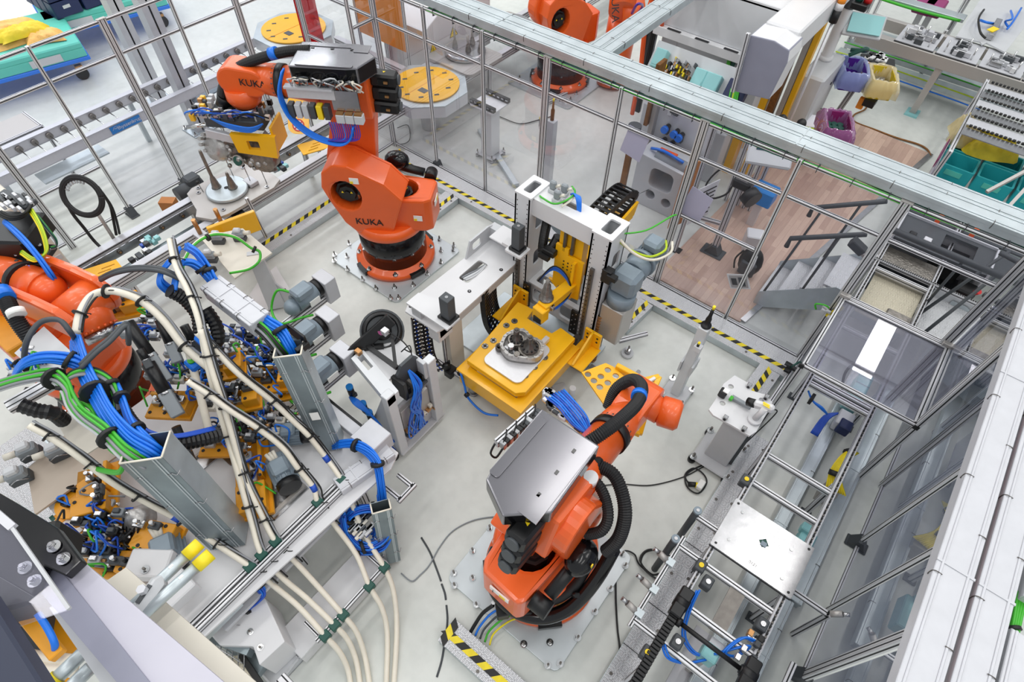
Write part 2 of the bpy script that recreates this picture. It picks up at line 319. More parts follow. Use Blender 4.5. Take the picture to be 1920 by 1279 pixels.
# ================================================================ fences
def post(p,h,d=1,par=None,along='x',foot=False,z0=0):
    m=M(); w2=.04*d+(.012 if d>1 else 0)
    if d==1: m.prof((p[0],p[1],z0),(p[0],p[1],h),.04,.04,(1,0,0))
    else:
        for k in range(d):
            o=(k-(d-1)/2)*.044; q=(p[0]+(o if along=='x' else 0),p[1]+(o if along=='y' else 0))
            m.prof((q[0],q[1],z0),(q[0],q[1],h),.042,.042,(1,0,0))
        m.box((p[0]-(.05 if along=='x' else .024),p[1]-(.05 if along=='y' else .024),h),(p[0]+(.05 if along=='x' else .024),p[1]+(.05 if along=='y' else .024),h+.006),'alud')
    o=P('post',m,par)
    if foot:
        m=M(); m.box((p[0]-.1,p[1]-.06,0),(p[0]+.1,p[1]+.06,.02),'dgrey',.008); m.prism([(-.08,.02),(.08,.02),(.025,.14),(-.025,.14)],.1,'dgrey',((p[0],p[1]-.05,0),X,Z,Y))
        P('foot_bracket',m,o)
def panel(name,label,a,b,rails,panes,pa=1,pb=None,group='safety fence panels',h=2.3,foot=False,gl='pane',lower=True):
    a=V((a[0],a[1],0));b=V((b[0],b[1],0)); al='x' if abs(b.x-a.x)>abs(b.y-a.y) else 'y'
    t=T(name,label,'fence panel',a,group); post(a,h,pa,t,al,foot)
    if pb: post(b,h,pb,t,al,foot)
    d=(b-a).normalized(); oa=.03 if pa==1 else .05; A=a+d*oa; B=b-d*.03
    for z in rails:
        m=M(); m.prof(A+Z*z,B+Z*z,.035,.035); P('rail',m,t)
    for (z0,z1) in panes:
        m=M(); c=(A+B)/2; m.obox(c+Z*((z0+z1)/2),(d,d.cross(Z),Z),((B-A).length,.005,z1-z0-.03),gl); P('pane',m,t)
    return t
FY=5.22
xs=[(-5.38,1),(-4.45,1),(-3.53,2),(-2.6,1),(-1.66,2),(-.71,1),(.22,2)]
where=['beside the caution-marked cabinet','in front of the black-clamp pedestal','left of the far robot base','in front of the far robot base plate','before the valve panel','with the document pocket and a low rail','at the stair railing']
for i,(x,d) in enumerate(xs[:-1]):
    r=[.06,1.9,2.28]; ps=[(.06,1.9),(1.9,2.28)]
    if i==4: r=[.06,1.16,1.9,2.28]; ps=[(.06,1.16),(1.16,1.9),(1.9,2.28)]
    panel('fence_panel','aluminium-framed clear fence panel '+['beside the caution-marked white cabinet','behind the black-clamp pedestal table','left of the far robot base','in front of the far robot base','over the wood floor with a low middle rail','beside the stair handrails'][i],(x,FY),(xs[i+1][0],FY),r,ps,d,foot=(i==0))
panel('fence_panel','clear fence panel over the hood and dark conveyor, double posts both sides',(.22,FY),(1.19,FY),[1.13,1.9,2.28],[(1.9,2.28)],2,2)
panel('fence_panel','clear fence panel left of the yellow turntable corner post',(-6.28,FY),(-5.38,FY),[.06,1.9,2.28],[(.06,1.9),(1.9,2.28)],2)
panel('fence_panel','short end fence panel standing by the conveyor at the corner',(-6.28,4.82),(-6.28,FY),[.06,1.9,2.28],[(.06,1.9)],1)
panel('fence_panel','high fence panel over the conveyor opening behind the red curtain',(-7.88,FY),(-6.28,FY),[1.2,1.9,2.28],[(1.2,1.9),(1.9,2.28)],2)
LX=-7.88
ys=[(1.81,1),(2.63,2),(3.46,1),(4.28,2)]
panel('fence_panel','clear left fence panel behind the hanging black cable coil',(LX,1.81),(LX,2.63),[.1,1.9,2.28],[(.1,1.9),(1.9,2.28)],1,foot=True)
panel('fence_panel','clear left fence panel behind the round turntable plate',(LX,2.63),(LX,3.46),[.1,1.9,2.28],[(.1,1.9),(1.9,2.28)],2,foot=True)
panel('fence_panel','clear left fence panel behind the held gearbox',(LX,3.46),(LX,4.28),[.1,1.9,2.28],[(.1,1.9),(1.9,2.28)],1,foot=True)
panel('fence_panel','clear left fence panel by the far yellow disc',(LX,4.28),(LX,FY),[.1,1.9,2.28],[(.1,1.9)],2)
panel('fence_panel','clear left fence panel behind the cream cabinet side, lowest rail at coil height',(LX,.98),(LX,1.81),[.1,.8,1.9,2.28],[(.8,1.9),(1.9,2.28)],2)
panel('fence_panel','clear left fence panel at the photo edge under the turquoise pallet',(LX,.1),(LX,.98),[.1,1.9,2.28],[(.1,1.9),(1.9,2.28)],1)
# right-hand door fence
RX=1.47
for i,(y0,y1) in enumerate(((1.3,2.06),(2.12,2.76),(2.78,3.49),(3.51,4.24),(4.26,5.2))):
    panel('fence_door',['grey-framed smoked fence panel nearest the bottom photo edge','smoked fence panel with double post near the free sensor post','smoked fence panel with a sensor bracket at its foot','smoked fence panel with a black foot plate','smoked fence panel beside the hood corner'][i],(RX,y0),(RX,y1),[.06,2.3],[(.06,2.3)],2 if i in(1,4) else 1,h=2.34,gl='smoke',group='right fence panels',foot=(i in (1,3)))
t=T('corner_post','double aluminium corner post standing by the glass hood','post',(1.24,4.15,0)); post((1.24,4.15),2.34,2,t,'y')
m=M(); m.obox((1.24,4.68,1.5),(Y,X,Z),(.96,.006,1.6),'smoke'); P('pane',m,t)

# ================================================================ cable trunking overhead
def duct(name,label,a,b,w,h,mt='galv',group=None,clips=9,lid=True):
    a=V(a);b=V(b); d=(b-a).normalized(); s=d.cross(Z); t=T(name,label,'cable trunking',(a+b)/2-Z*h,group)
    m=M(); m.bar(a-Z*h/2,b-Z*h/2,w,h,mt,bev=.004); P('trough',m,t)
    m=M(); m.bar(a+Z*.004,b+Z*.004,w+.008,.008,mt,bev=.003)
    for o in (-w*.36,w*.36): m.bar(a+Z*.011,b+Z*.011,.012,.006,mt,off=(o,0),bev=.002)
    for q in (-1,1): m.bar(a-Z*.012,b-Z*.012,.006,.03,mt,off=(q*(w/2+.002),0))
    P('lid',m,t)
    for i in range(clips):
        m=M(); c=a.lerp(b,(i+.5)/clips); q=(-1)**i; e=c+s*(q*w*.47)
        m.tube([e-s*q*.03+Z*.012,e+Z*.014,e+s*q*.012-Z*.005,e+s*q*.008-Z*.05],.0028,'dsteel',5,3); P('wire_clip',m,t)
    for f in (.31,.68):
        m=M(); c=a.lerp(b,f); m.obox(c+Z*.006,(d,s,Z),(.014,w+.014,.014),mt); P('joint_strap',m,t)
    return t
ZD=2.4
duct('cable_trunking','front lane of overhead galvanized trunking along the back fence',(-7.2,5.31,ZD),(2.2,5.31,ZD),.16,.09,clips=24)
duct('cable_trunking','rear lane of overhead galvanized trunking along the back fence',(-7.2,5.475,ZD),(2.2,5.475,ZD),.16,.09,clips=24)
duct('cable_trunking','left lane of galvanized trunking branching away at the junction',(-3.16,5.56,ZD+.004),(-3.16,9.6,ZD+.004),.13,.09,clips=8)
duct('cable_trunking','right lane of galvanized trunking branching away at the junction',(-3.02,5.56,ZD+.004),(-3.02,9.6,ZD+.004),.13,.09,clips=8)
m=M()
for k in range(9):
    y=5.215+.012*(k%4); z=ZD-.1-.014*(k//4); pts=[(-5.3+i*.62,y+random.uniform(-.012,.012),z+random.uniform(-.018,.006)) for i in range(13)]
    m.tube(pts,.0055,random.choice(['green','dgreen','green','dgreen','ored' if k>6 else 'green']),5,2)
for i in range(24): m.box((-5.2+i*.31,5.2,ZD-.16),(-5.194+i*.31,5.3,ZD-.08),'dgrey')
ONE('green_cable_run',m,'run of green network cables hanging under the overhead trunking','cable',kind='stuff')
for i,(x,l) in enumerate(((1.275,'leftmost white-grey trunking high along the right fence'),(1.47,'middle white-grey trunking beside the red cable'))):
    duct('cable_trunking',l,(x,.9,ZD),(x,5.0,ZD),.17 if i==0 else .155,.1,'alw',clips=12)
duct('cable_trunking','rightmost trunking, the far piece before the green cable gap',(1.66,2.25,ZD),(1.66,4.6,ZD),.15,.1,'alw',clips=6)
duct('cable_trunking','short trunking below the green cable gap at the right edge',(1.64,.9,ZD-.02),(1.64,2.06,ZD-.02),.12,.1,'alw',clips=3)
m=M(); 
for k in range(12): m.tube([(1.585+.011*(k%4)*1.2,2.3,ZD-.06-.01*(k//4)),(1.59+.01*(k%4),2.17,ZD-.05-.008*(k//4)),(1.6+.008*(k%4),2.02,ZD-.06-.006*(k//4)),(1.61,1.95,ZD-.1)],.008,'green',6,3)
m.cyl((1.6,2.1,ZD-.06),(1.61,2.085,ZD-.06),.034,mt='hazb',n=10); ONE('cable_bundle',m,'bright green cable bundle with black tie in the trunking gap','cable')
m=M(); m.tube([(1.375,5,ZD-.05),(1.37,4,ZD-.03),(1.378,3,ZD-.05),(1.372,2,ZD-.04),(1.38,1,ZD-.05)],.006,'red',6,6); ONE('red_cable',m,'thin red cable running between the two right trunkings','cable')

# ================================================================ kerbs with hazard tape
def kerb(label,a,b,w,tape,h=.1,face=True,seg=None):
    a=V(a);b=V(b); t=T('kerb',label,'kerb',(a+b)/2); d,s,u,L=frame(a,b)
    m=M(); m.bar(a+Z*(h/2),b+Z*(h/2),w,h-.004,'galv',bev=.004); P('channel',m,t)
    m=M(); m.bar(a+Z*(h+.001),b+Z*(h+.001),w,.006,'checker'); P('tread_plate',m,t)
    if tape: m=M(); hazard(m,V(a)+Z*(h+.004)+s*tape[0],V(b)+Z*(h+.004)+s*tape[0],tape[1],step=tape[2]); P('hazard_tape',m,t)
    n=max(2,int(L/.9))
    for i in range(n):
        m=M(); c=a.lerp(b,(i+.5)/n)+Z*(h+.004); c+=s*(w*.36); m.cyl(c,c+Z*.006,.014,mt='dsteel',n=10); P('screw',m,t)
    return t
kerb('long checker-plate kerb with black-yellow tape along the back fence',(-5.95,4.985,0),(.22,4.985,0),.34,(.06,.055,.07))
kerb('checker-plate kerb with hazard tape left of the rear robot',(-5.9,2.2,0),(-5.9,4.81,0),.3,(-.03,.06,.07))
kerb('short checker plate stub with hazard tape right of the rear robot',(-4.72,4.36,0),(-4.72,4.81,0),.24,(.03,.055,.06))
kerb('short checker plate stub with two hazard tapes beside the lift station',(-1.66,4.3,0),(-1.62,4.81,0),.3,(.07,.055,.06))
kerb('short checker plate stub with hazard tape by the camera pedestal',(0,4.3,0),(.02,4.81,0),.24,(.0,.06,.06))
t=kerb('nearest checker-plate cable bridge with hazard tape at the bottom',(-1.02,.585,0),(.6,.585,0),.21,(.01,.06,.075))
m=M(); hazard(m,(-.985,.49,.106),(-.985,.68,.106),.07,step=.05); P('end_tape',m,t)
for i,(y0,y1,l) in enumerate(((.4,1.42,'checker-plate walkway section nearest the bottom edge'),(1.42,1.83,'checker-plate walkway section with the lower sensor arms'),(1.83,2.5,'checker-plate walkway section beside the sensor pole'),(2.5,3.95,'longest checker-plate walkway section by the tool pedestal'))):
    t=T('walkway_plate',l,'walkway',(.33,(y0+y1)/2,0),'walkway plates'); m=M(); m.box((.2,y0+.004,.085),(.41,y1-.004,.094),'checker'); P('tread_plate',m,t)
    m=M(); m.box((.195,y0+.004,0),(.2,y1-.004,.09),'galv'); m.box((.405,y0+.004,0),(.41,y1-.004,.09),'galv'); P('side_rail',m,t)
    n=max(1,int((y1-y0)/.35))
    for k in range(n):
        for x in (.235,.375):
            m=M(); c=V((x,y0+(k+.5)*(y1-y0)/n+(.05 if x>.3 else 0),.094)); m.cyl(c,c+Z*.005,.014,mt='dsteel',n=10); P('screw',m,t)

# ================================================================ right conveyor
CZ=.73
t=T('pallet_conveyor','aluminium double-strand chain conveyor along the right side','conveyor',(.68,3,0))
for x in (.37,.975):
    m=M(); m.prof((x,.75,CZ-.05),(x,8.2,CZ-.05),.045,.09); m.box((x-.02,.75,CZ-.006),(x+.02,8.2,CZ+.002),'alw'); P('side_rail',m,t)
    m=M(); m.box((x-.006,.75,CZ+.002),(x+.006,8.2,CZ+.006),'black')
    for i in range(240): m.box((x-.008,.75+i*.031,CZ+.006),(x+.008,.765+i*.031,CZ+.012),'black' if i%2 else 'dsteel')
    P('chain',m,t)
for y in (1.0,1.44,1.78,2.15,3.38,3.05,4.38,4.46,5.3,6.4):
    m=M(); m.prof((.39,y,CZ-.05),(.955,y,CZ-.05),.045,.06); P('cross_beam',m,t)
for x in (.37,.975):
    for y in (1.2,2.3,3.5,4.7,6.2):
        m=M(); m.prof((x,y,.02),(x,y,CZ-.1),.05,.05,(1,0,0)); m.box((x-.05,y-.04,0),(x+.05,y+.04,.02),'dgrey'); P('leg',m,t)
for y in (1.44,2.15,2.46):
    m=M(); m.prof((.15,y,CZ-.03),(.37,y,CZ-.03),.04,.04); P('outrigger',m,t)
m=M(); m.prof((.15,1.38,CZ-.03),(.15,2.24,CZ-.03),.035,.035); P('sensor_rail',m,t)
for y in (1.5,1.72,1.98):
    m=M(); m.cyl((.15,y,CZ-.02),(.05,y,CZ+.02),.026,mt='alud',n=12); m.cyl((.05,y,CZ+.02),(.0,y,CZ+.03),.018,mt='steel',n=10); m.box((.13,y-.03,CZ-.035),(.19,y+.03,CZ+.012),'galv'); P('sensor',m,t)
m=M(); m.cyl((.405,1.62,CZ+.03),(.94,1.62,CZ+.03),.018,mt='black'); m.cyl((.405,1.62,CZ+.03),(.44,1.62,CZ+.03),.035,mt='black'); m.cyl((.91,1.62,CZ+.03),(.94,1.62,CZ+.03),.035,mt='black'); P('drive_shaft',m,t)
for (x,y0,y1) in ((.37,.75,1.75),(.975,.9,1.62)):
    m=M()
    for i in range(int((y1-y0)/.03)): m.box((x-.035,y0+i*.03,CZ+.005),(x+.035,y0+i*.03+.026,CZ+.045),'black',.004)
    m.box((x-.05,y1-.12,CZ),(x+.05,y1+.12,CZ+.075),'black',.01); m.cyl((x-.055,y1,CZ+.035),(x+.055,y1,CZ+.035),.05,mt='black'); P('belt_guard',m,t)
for (x,y) in ((.46,2.02),(.36,2.1),(.48,1.5),(.34,1.3),(.33,3.0),(.92,2.0)):
    m=M(); m.box((x-.04,y-.05,CZ-.06),(x+.04,y+.05,CZ+.03),'dgrey',.008); m.cyl((x,y,CZ+.03),(x,y,CZ+.04),.02,mt='ylabel' if x<.4 else 'steel',n=12); P('stop_unit',m,t)
m=M(); m.box((.62,1.75,CZ-.05),(.74,2.15,CZ-.035),'dsteel'); P('mount_plate',m,t)
t=T('workpiece_pallet','polished steel workpiece pallet lying on the right conveyor','pallet',(.675,2.54,CZ)); m=M(); m.prism([rrect(.68,.49,.01),circ(.0,.03,.042,4)[::-1]],.022,'steel',((.675,2.54,CZ+.012),X,Y,Z)); P('plate',m,t,bevel=0)
m=M(); m.box((.335,2.292,CZ+.002),(1.015,2.788,CZ+.012),'black'); P('underlay',m,t)
m=M(); m.box((.64,2.535,CZ+.012),(.71,2.605,CZ+.03),'dgreen'); m.box((.655,2.54,CZ+.03),(.7,2.58,CZ+.04),'motor'); P('data_tag',m,t)
for (x,y) in ((.37,2.33),(.98,2.33),(.37,2.75),(.98,2.75)): m=M(); m.cyl((x,y,CZ+.034),(x,y,CZ+.036),.011,mt='black',n=10); P('hole_plug',m,t)
for (x,y) in ((.43,2.7),(.44,2.42),(.9,2.4),(.87,2.66)): m=M(); m.cyl((x,y,CZ+.034),(x,y,CZ+.04),.014,mt='chrome',n=12); P('bush',m,t)
text('stamp','0121',t,(.675,2.36,CZ+.0345),X,Y,.035,'dsteel',.001)
for (x0,y0,l) in ((.81,1.2,'galvanized trunking on the floor under the conveyor centre'),(1.17,2.6,'bright galvanized trunking on the floor right of the conveyor')):
    duct('floor_trunking',l,(x0,y0,.14),(x0,7.6,.14),.11 if x0<1 else .13,.1,'galv',clips=6)
duct('floor_trunking','narrow galvanized trunking section on the floor near the bottom right',(1.13,.9,.14),(1.13,2.58,.14),.1,.1,'galv',clips=3)
# hood
HZ=1.13
t=T('glass_hood','aluminium-framed clear glass hood above the conveyor','hood',(.73,4.68,HZ))
for a,b in (((.24,4.13),(1.22,4.13)),((.24,4.13),(.24,5.18)),((1.22,4.13),(1.22,5.18)),((.24,5.17),(1.22,5.17))):
    m=M(); m.prof((*a,HZ),(*b,HZ),.04,.04); P('frame_bar',m,t)
m=M(); m.box((.255,4.15,HZ-.003),(1.205,5.16,HZ+.003),'hood'); P('pane',m,t)
for x in (.225,1.235): m=M(); m.box((x-.022,4.1,HZ-.022),(x+.022,4.114,HZ+.022),'black'); P('end_cap',m,t)
for x in (.24,1.21): m=M(); m.box((x-.05,5.15,HZ+.02),(x+.05,5.2,HZ+.06),'alud',.005); P('hinge',m,t)
m=M(); m.box((.235,4.14,.1),(.24,5.2,HZ-.03),'pane'); P('side_pane',m,t)
t=T('corner_post','slim aluminium post at the left front corner of the glass hood','post',(.23,4.14,0)); post((.23,4.14),HZ-.03,1,t)
t=T('corner_post','slim aluminium side frame lying along the walkway by the camera pedestal','post',(.2,3.95,0)); m=M(); m.prof((.18,3.9,.12),(.22,5.2,.12),.04,.04); P('bar',m,t)
# free sensor posts right of the conveyor
for (x,y,h,l,arm) in ((1.3,2.45,CZ,'free-standing sensor bar on an arm right of the steel pallet',1),(1.22,1.62,CZ,'free-standing aluminium arm right of the conveyor bottom',0)):
    t=T('sensor_stand',l,'sensor stand',(x,y,h)); m=M(); m.prof((1.0,y-.05,h-.04),(x,y-.05,h-.04),.04,.04); P('arm',m,t)
    m=M(); m.prof((x,y-.05,.0),(x,y-.05,h-.02),.04,.04,(1,0,0)) if arm else m.prof((x,y-.3,h-.04),(x,y+.3,h-.04),.04,.04); P('post',m,t)
    m=M(); m.cyl((x,y-.05,h),(x+.06,y-.02,h+.05),.025,mt='alud',n=12); m.cyl((x+.06,y-.02,h+.05),(x+.1,y,h+.06),.016,mt='lampo' if 0 else 'steel',n=10); P('sensor',m,t)
# ================================================================ robots
def rob_frame(base,az): return Matrix.Translation((base[0],base[1],0))@Matrix.Rotation(math.radians(az),4,'Z')
def floor_plate(label,cx,cy,s,bolts):
    t=T('robot_floor_plate',label,'floor plate',(cx,cy,0)); m=M(); m.prism(rrect(s,s,.06,3,cx,cy),.03,'floorplate'); P('plate',m,t,bevel=.004)
    for (x,y) in bolts: m=M(); m.bolt((cx+x,cy+y,.03),.02,.07); P('anchor_bolt',m,t)
def ringb(s): 
    o=[]
    for k in (-1,1):
        for a in (-.52,-.45,-.18,.18,.45,.52): pass
    for q in range(4):
        c,sn=cos(pi/2*q),sin(pi/2*q)
        for (x,y) in ((.5,-.5),(.53,-.42),(.5,-.2),(.42,-.53),(.5,.12)): o.append((c*x-sn*y,sn*x+c*y))
    return [(x*s,y*s) for x,y in o]
def base_parts(t,tm,sx=1,sz=1,flat=0):
    m=M(tm); m.lathe([(.50,.03),(.50,.085),(.47,.11),(.42,.13),(.41,.14)],(0,0,0),mt='orange',n=48)
    for a in (0,90,180,270):
        A=math.radians(a+45); d=V((cos(A),sin(A),0)); m.obox(d*.485+Z*.075,(d,Z.cross(d),Z),(.06,.2,.06),'black')
    P('base_ring',m,t,bevel=0)
    for a in range(0,360,45):
        A=math.radians(a+12); m=M(tm); m.bolt((.455*cos(A),.455*sin(A),.115),.022,.045); P('bolt',m,t)
    m=M(tm); m.cyl((0,0,.13),(0,0,.64),.405,mt='blackg',n=48); P('base_drum',m,t)
    for a,c in ((-30,'ylabel'),(25,'label')):
        A=math.radians(a-90); d=V((cos(A),sin(A),0)); m=M(tm); m.obox(d*.407+Z*.2,(d,Z.cross(d),Z),(.004,.08,.07),c); P('label_plate',m,t)
    m=M(tm); m.lathe([(.41,.6),(.43,.62),(.43,.67),(.40,.74)],(0,0,0),mt='orange',n=48); P('turning_ring',m,t)
def motor_cover(m,c,ax,r,h,mt='black'):
    c=V(c);ax=V(ax); m.cyl(c-ax*h,c,r,mt='black',n=8,smooth=False); m.cyl(c,c+ax*.03,r*.8,r*.7,mt=mt,n=8,smooth=False); m.cyl(c+ax*.03,c+ax*.045,r*.25,mt=mt,n=10)
def tri(m,c,ux,uy,s=.03,mt='ylabel'):
    c=V(c);ux=V(ux);uy=V(uy); uz=ux.cross(uy); m.prism([(-s/2,-s*.4),(s/2,-s*.4),(0,s*.5)],.002,mt,(c,ux,uy,uz))
def carousel(t,tm,S,txt=True):
    h,z=S
    # front side block with the sideways motor window
    out=[(-.12,.68),(.3,.68),(.42,.82),(h+.2,z-.22),(h+.26,z-.02),(h+.22,z+.17),(h+.08,z+.28),(h-.08,z+.27),(-.12,z+.08),(-.3,1.2)]
    hole=circ(h+.0,z-.12,.17,18,.2)
    m=M(tm); m.prism([out,hole[::-1]],.36,'orange',((0,.34,0),X,Z,-Y)); P('carousel',m,t,bevel=.022)
    m=M(tm); m.prism(out,.03,'orange',((0,-.01,0),X,Z,-Y)); P('carousel_back',m,t)
    # rear block with the upright motor well
    R=[(-.6,-.16),(-.55,-.2),(.1,-.27),(.2,-.24),(.2,.26),(.1,.28),(-.5,.22),(-.58,.17)]; W=circ(-.2,.0,.2,18,.17)
    m=M(tm); m.prism([R,W[::-1]],.45,'orange',((0,0,.67),X,Y,V((0,0,1)))); P('carousel_rear',m,t,bevel=.03)
    m=M(tm); motor_cover(m,(-.2,0,1.06),Z,.135,.4); tri(m,(-.16,.05,1.092),X,Y); tri(m,(-.26,-.02,1.092),X,Y); m.box((-.3,-.06,1.0),(-.25,.0,1.03),'label'); P('axis_motor',m,t)
    m=M(tm); motor_cover(m,(h,.26,z-.12),Y,.14,.2); tri(m,(h+.05,.292,z-.1),-X,Z); tri(m,(h-.05,.292,z-.1),-X,Z); m.cyl((h-.12,.25,z-.2),(h-.08,.22,z-.05),.02,mt='copper'); P('axis_motor',m,t)
    m=M(tm); m.obox((-.6,0,.98),(Y,V((-.0,0,1)),X),(.17,.07,.012),'label'); m.obox((-.607,-.03,.98),(Y,Z,X),(.05,.05,.004),'ylabel'); P('number_label',m,t)
    if txt:
        text('lettering','KUKA',t,tm@V((.13,.345,.86)),tm.to_3x3()@V((-1,0,0)),tm.to_3x3()@V((0,0,1)),.12,'ink',.006)
        for (x,zz) in ((-.42,.88),(.2,z+.1)):
            m=M(tm); m.obox((x,.342 if x>-.1 else .24,zz),(X,Y,Z),(.1,.006,.075),'label'); m.obox((x+.03,.346 if x>-.1 else .244,zz-.02),(X,Y,Z),(.035,.004,.03),'ylabel'); P('sticker',m,t)
    m=M(tm); m.cyl((-.05,-.33,1.18),(-.42,-.3,1.12),.05,mt='black',n=14); m.sph((-.1,-.34,1.24),.11,'blackg',16,(1.35,1,1)); m.cyl((-.5,-.36,1.1),(-.5,-.22,1.1),.07,mt='black',n=18); m.box((-.13,-.44,1.26),(-.11,-.43,1.32),'ylabel'); P('accumulator',m,t)
    m=M(tm)
    m.cyl((h,.0,z),(h,-.08,z),.27,mt='orange',n=36)
    for i in range(24): a=2*pi*i/24; m.cyl((h+.255*cos(a),.0,z+.255*sin(a)),(h+.255*cos(a),.02,z+.255*sin(a)),.014,mt='orange',n=6)
    P('shoulder_gear',m,t)
def capsule(p,q,r0,r1,n=10):
    p=V((p[0],p[1],0));q=V((q[0],q[1],0)); a=math.atan2(q.y-p.y,q.x-p.x); o=[]
    for i in range(n+1): b=a+pi/2+pi*i/n; o.append((p.x+r0*cos(b),p.y+r0*sin(b)))
    for i in range(n+1): b=a-pi/2+pi*i/n; o.append((q.x+r1*cos(b),q.y+r1*sin(b)))
    return o
def upper(t,tm,E,pitch,wl,l0=0,cover=None,cz=.37):
    am=tm@Matrix.Translation((E[0],l0,E[1]))@Matrix.Rotation(-math.radians(pitch),4,'Y')   # x along arm
    m=M(am); m.prism([(-.22,-.22),(.18,-.24),(.32,-.17),(.34,.17),(.2,.22),(-.2,.22)],.34,'orange',((0,.16,0),X,Z,-Y)); P('arm_housing',m,t,bevel=.03)
    for k in (-1,0,1):
        m=M(am); m.obox((-.33,-.02,k*.145),(X,Y,Z),(.26,.15,.125),'black',.02); m.obox((-.33,.058,k*.145),(X,Y,Z),(.1,.01,.06),'blackg'); m.box((-.38,.06,k*.145-.01),(-.34,.075,k*.145+.012),'copper'); m.cyl((-.46,-.02,k*.145),(-.48,-.02,k*.145),.05,mt='dgrey'); tri(m,(-.33,-.02,k*.145+.0635),X,Y); P('wrist_motor',m,t)
    L=wl; m=M(am); m.lathe([(.185,.3),(.185,.36),(.16,.5),(.15,L*.62)],(0,0,0),X,'orange',28); P('forearm',m,t)
    m=M(am); m.lathe([(.165,L*.62),(.165,L*.68)],(0,0,0),X,'black',28); P('seal_ring',m,t)
    m=M(am); m.lathe([(.16,L*.68),(.15,L*.78),(.13,L*.92)],(0,0,0),X,'orange',28)
    for i in range(20): a=2*pi*i/20; m.cyl((L*.69,.15*cos(a),.15*sin(a)),(L*.705,.15*cos(a),.15*sin(a)),.011,mt='dsteel',n=6)
    P('forearm_tip',m,t)
    m=M(am); m.prism(capsule((L*.9,0),(L*1.08,0),.14,.15,12),.26,'orange',((0,.13,0),X,Z,-Y)); P('wrist_housing',m,t,bevel=.02)
    if cover:
        m=M(tm); z=E[1]+cz; cv=[(E[0]+x,l0+y) for x,y in cover]; m.prism(cv,.16,'cover',((0,0,z-.16),X,Y,Z),'blackg'); o=P('cable_box_cover',m,t,bevel=.012)
        m=M(tm); x0=min(p[0] for p in cv); x1=max(p[0] for p in cv); y1=max(p[1] for p in cv); y0=min(p[1] for p in cv)
        m.prism(rrect((x1-x0)*.7,.075,.02,3,(x0+x1)/2+.05,y1-.05),.012,'cover',((0,0,z),X,Y,Z)); P('cover_rib',m,o,bevel=.003)
        m=M(tm); m.prism([(x0+.08,y0+.03),(x1-.1,y0+.03),(x1-.06,y0+.1),(x0+.26,y0+.1),(x0+.22,y0+.17),(x0+.08,y0+.17)],.006,'cover',((0,0,z),X,Y,Z)); P('cover_panel',m,o)
        for k in (.3,.55,.8): m=M(tm); m.box((x0+(x1-x0)*k,y0+.12,z),(x0+(x1-x0)*k+.03,y0+.14,z+.006),'blackg'); P('latch',m,o)
    return am
COVER=[(.44,-.1),(-.12,-.12),(-.32,.1),(-.2,.33),(-.1,.35),(.43,.36)]
# ---- rear robot
A0=(-4.54,3.52); tmA=rob_frame(A0,213)
def pxb(L,cx,cy): return [(p.x-cx,p.y-cy) for p in (g(x,y,.03) for x,y in L)]
floor_plate('grey floor plate bolted under the rear robot',-4.535,3.515,1.18,pxb([(655,458),(628,479),(651,482),(627,490),(652,506),(680,525),(705,542),(740,540),(733,560),(748,560),(775,536),(802,515),(827,493),(824,450),(827,471),(851,462),(850,470)],-4.535,3.515))
t=T('robot','orange rear robot on black drum reaching left over the turntable','robot',(A0[0],A0[1],.03)); RA=t
base_parts(t,tmA); SA=(.33,1.33); carousel(t,tmA,SA)
EA=(.14,2.28)
m=M(tmA); m.prism(capsule((.36,1.33),EA,.28,.2,14),.18,'orange',((0,-.08,0),X,Z,-Y)); P('link_arm',m,t,bevel=.025)
amA=upper(t,tmA,EA,3,1.08,-.02,COVER,.4)
m=M(tmA); m.lathe([(.17,2.24),(.18,2.12),(.15,2.06),(.1,2.02)],(1.3,-.02,0),mt='orange',n=24); P('wrist_flange',m,t)
text('lettering','KUKA',t,amA@V((.95,.145,.02)),amA.to_3x3()@V((-1,0,0)),amA.to_3x3()@V((0,0,1)),.1,'ink',.004)
m=M(tmA); m.ribbed([(.47,.0,2.66),(.7,.02,2.64),(.98,.0,2.55),(1.24,.0,2.44),(1.44,0,2.27),(1.54,0,2.1),(1.56,0,1.95)],.05,'rubber'); m.cyl((1.5,0,2.12),(1.56,0,2.02),.07,mt='black'); P('dress_hose',m,t)
m=M(tmA); m.cyl((.8,.01,2.62),(.87,.01,2.6),.058,mt='blue',n=16); P('hose_clamp',m,t)
m=M(tmA); m.obox((.42,.33,2.43),(X,Y,Z),(.46,.05,.12),'alu',.004); m.obox((.42,.36,2.49),(X,Y,Z),(.46,.07,.02),'alw'); P('bracket_profile',m,t)
m=M(tmA); m.obox((.1,.34,2.37),(X,Y,Z),(.26,.02,.2),'steel'); P('mount_plate',m,t)
m=M(tmA)
for i in range(3): m.obox((.12-.09*i+.05,.36,2.2),(X,Y,Z),(.085,.08,.09),'lgrey',.006); m.obox((.12-.09*i+.05,.36,2.255),(X,Y,Z),(.07,.07,.02),'copper')
for i in range(6): m.obox((.65-.07*i,.34,2.24),(X,Y,Z),(.055,.08,.14),random.choice(['cream','dgrey','lgrey','ylabel','dgrey']),.004)
P('valve_terminal',m,t)
m=M(tmA)
for i in range(26):
    x=.55-random.random()*.55; m.tube([(x,.3,2.52+random.random()*.03),(x+random.uniform(-.08,.08),.36+random.random()*.05,2.58),(x+random.uniform(-.12,.12),.37,2.5+random.random()*.1),(x+random.uniform(-.1,.1),.32,2.45)],.008,random.choice(['gcab','steel','dgrey','cream','lgrey']),5,3)
P('wire_loom',m,t)
m=M(tmA)
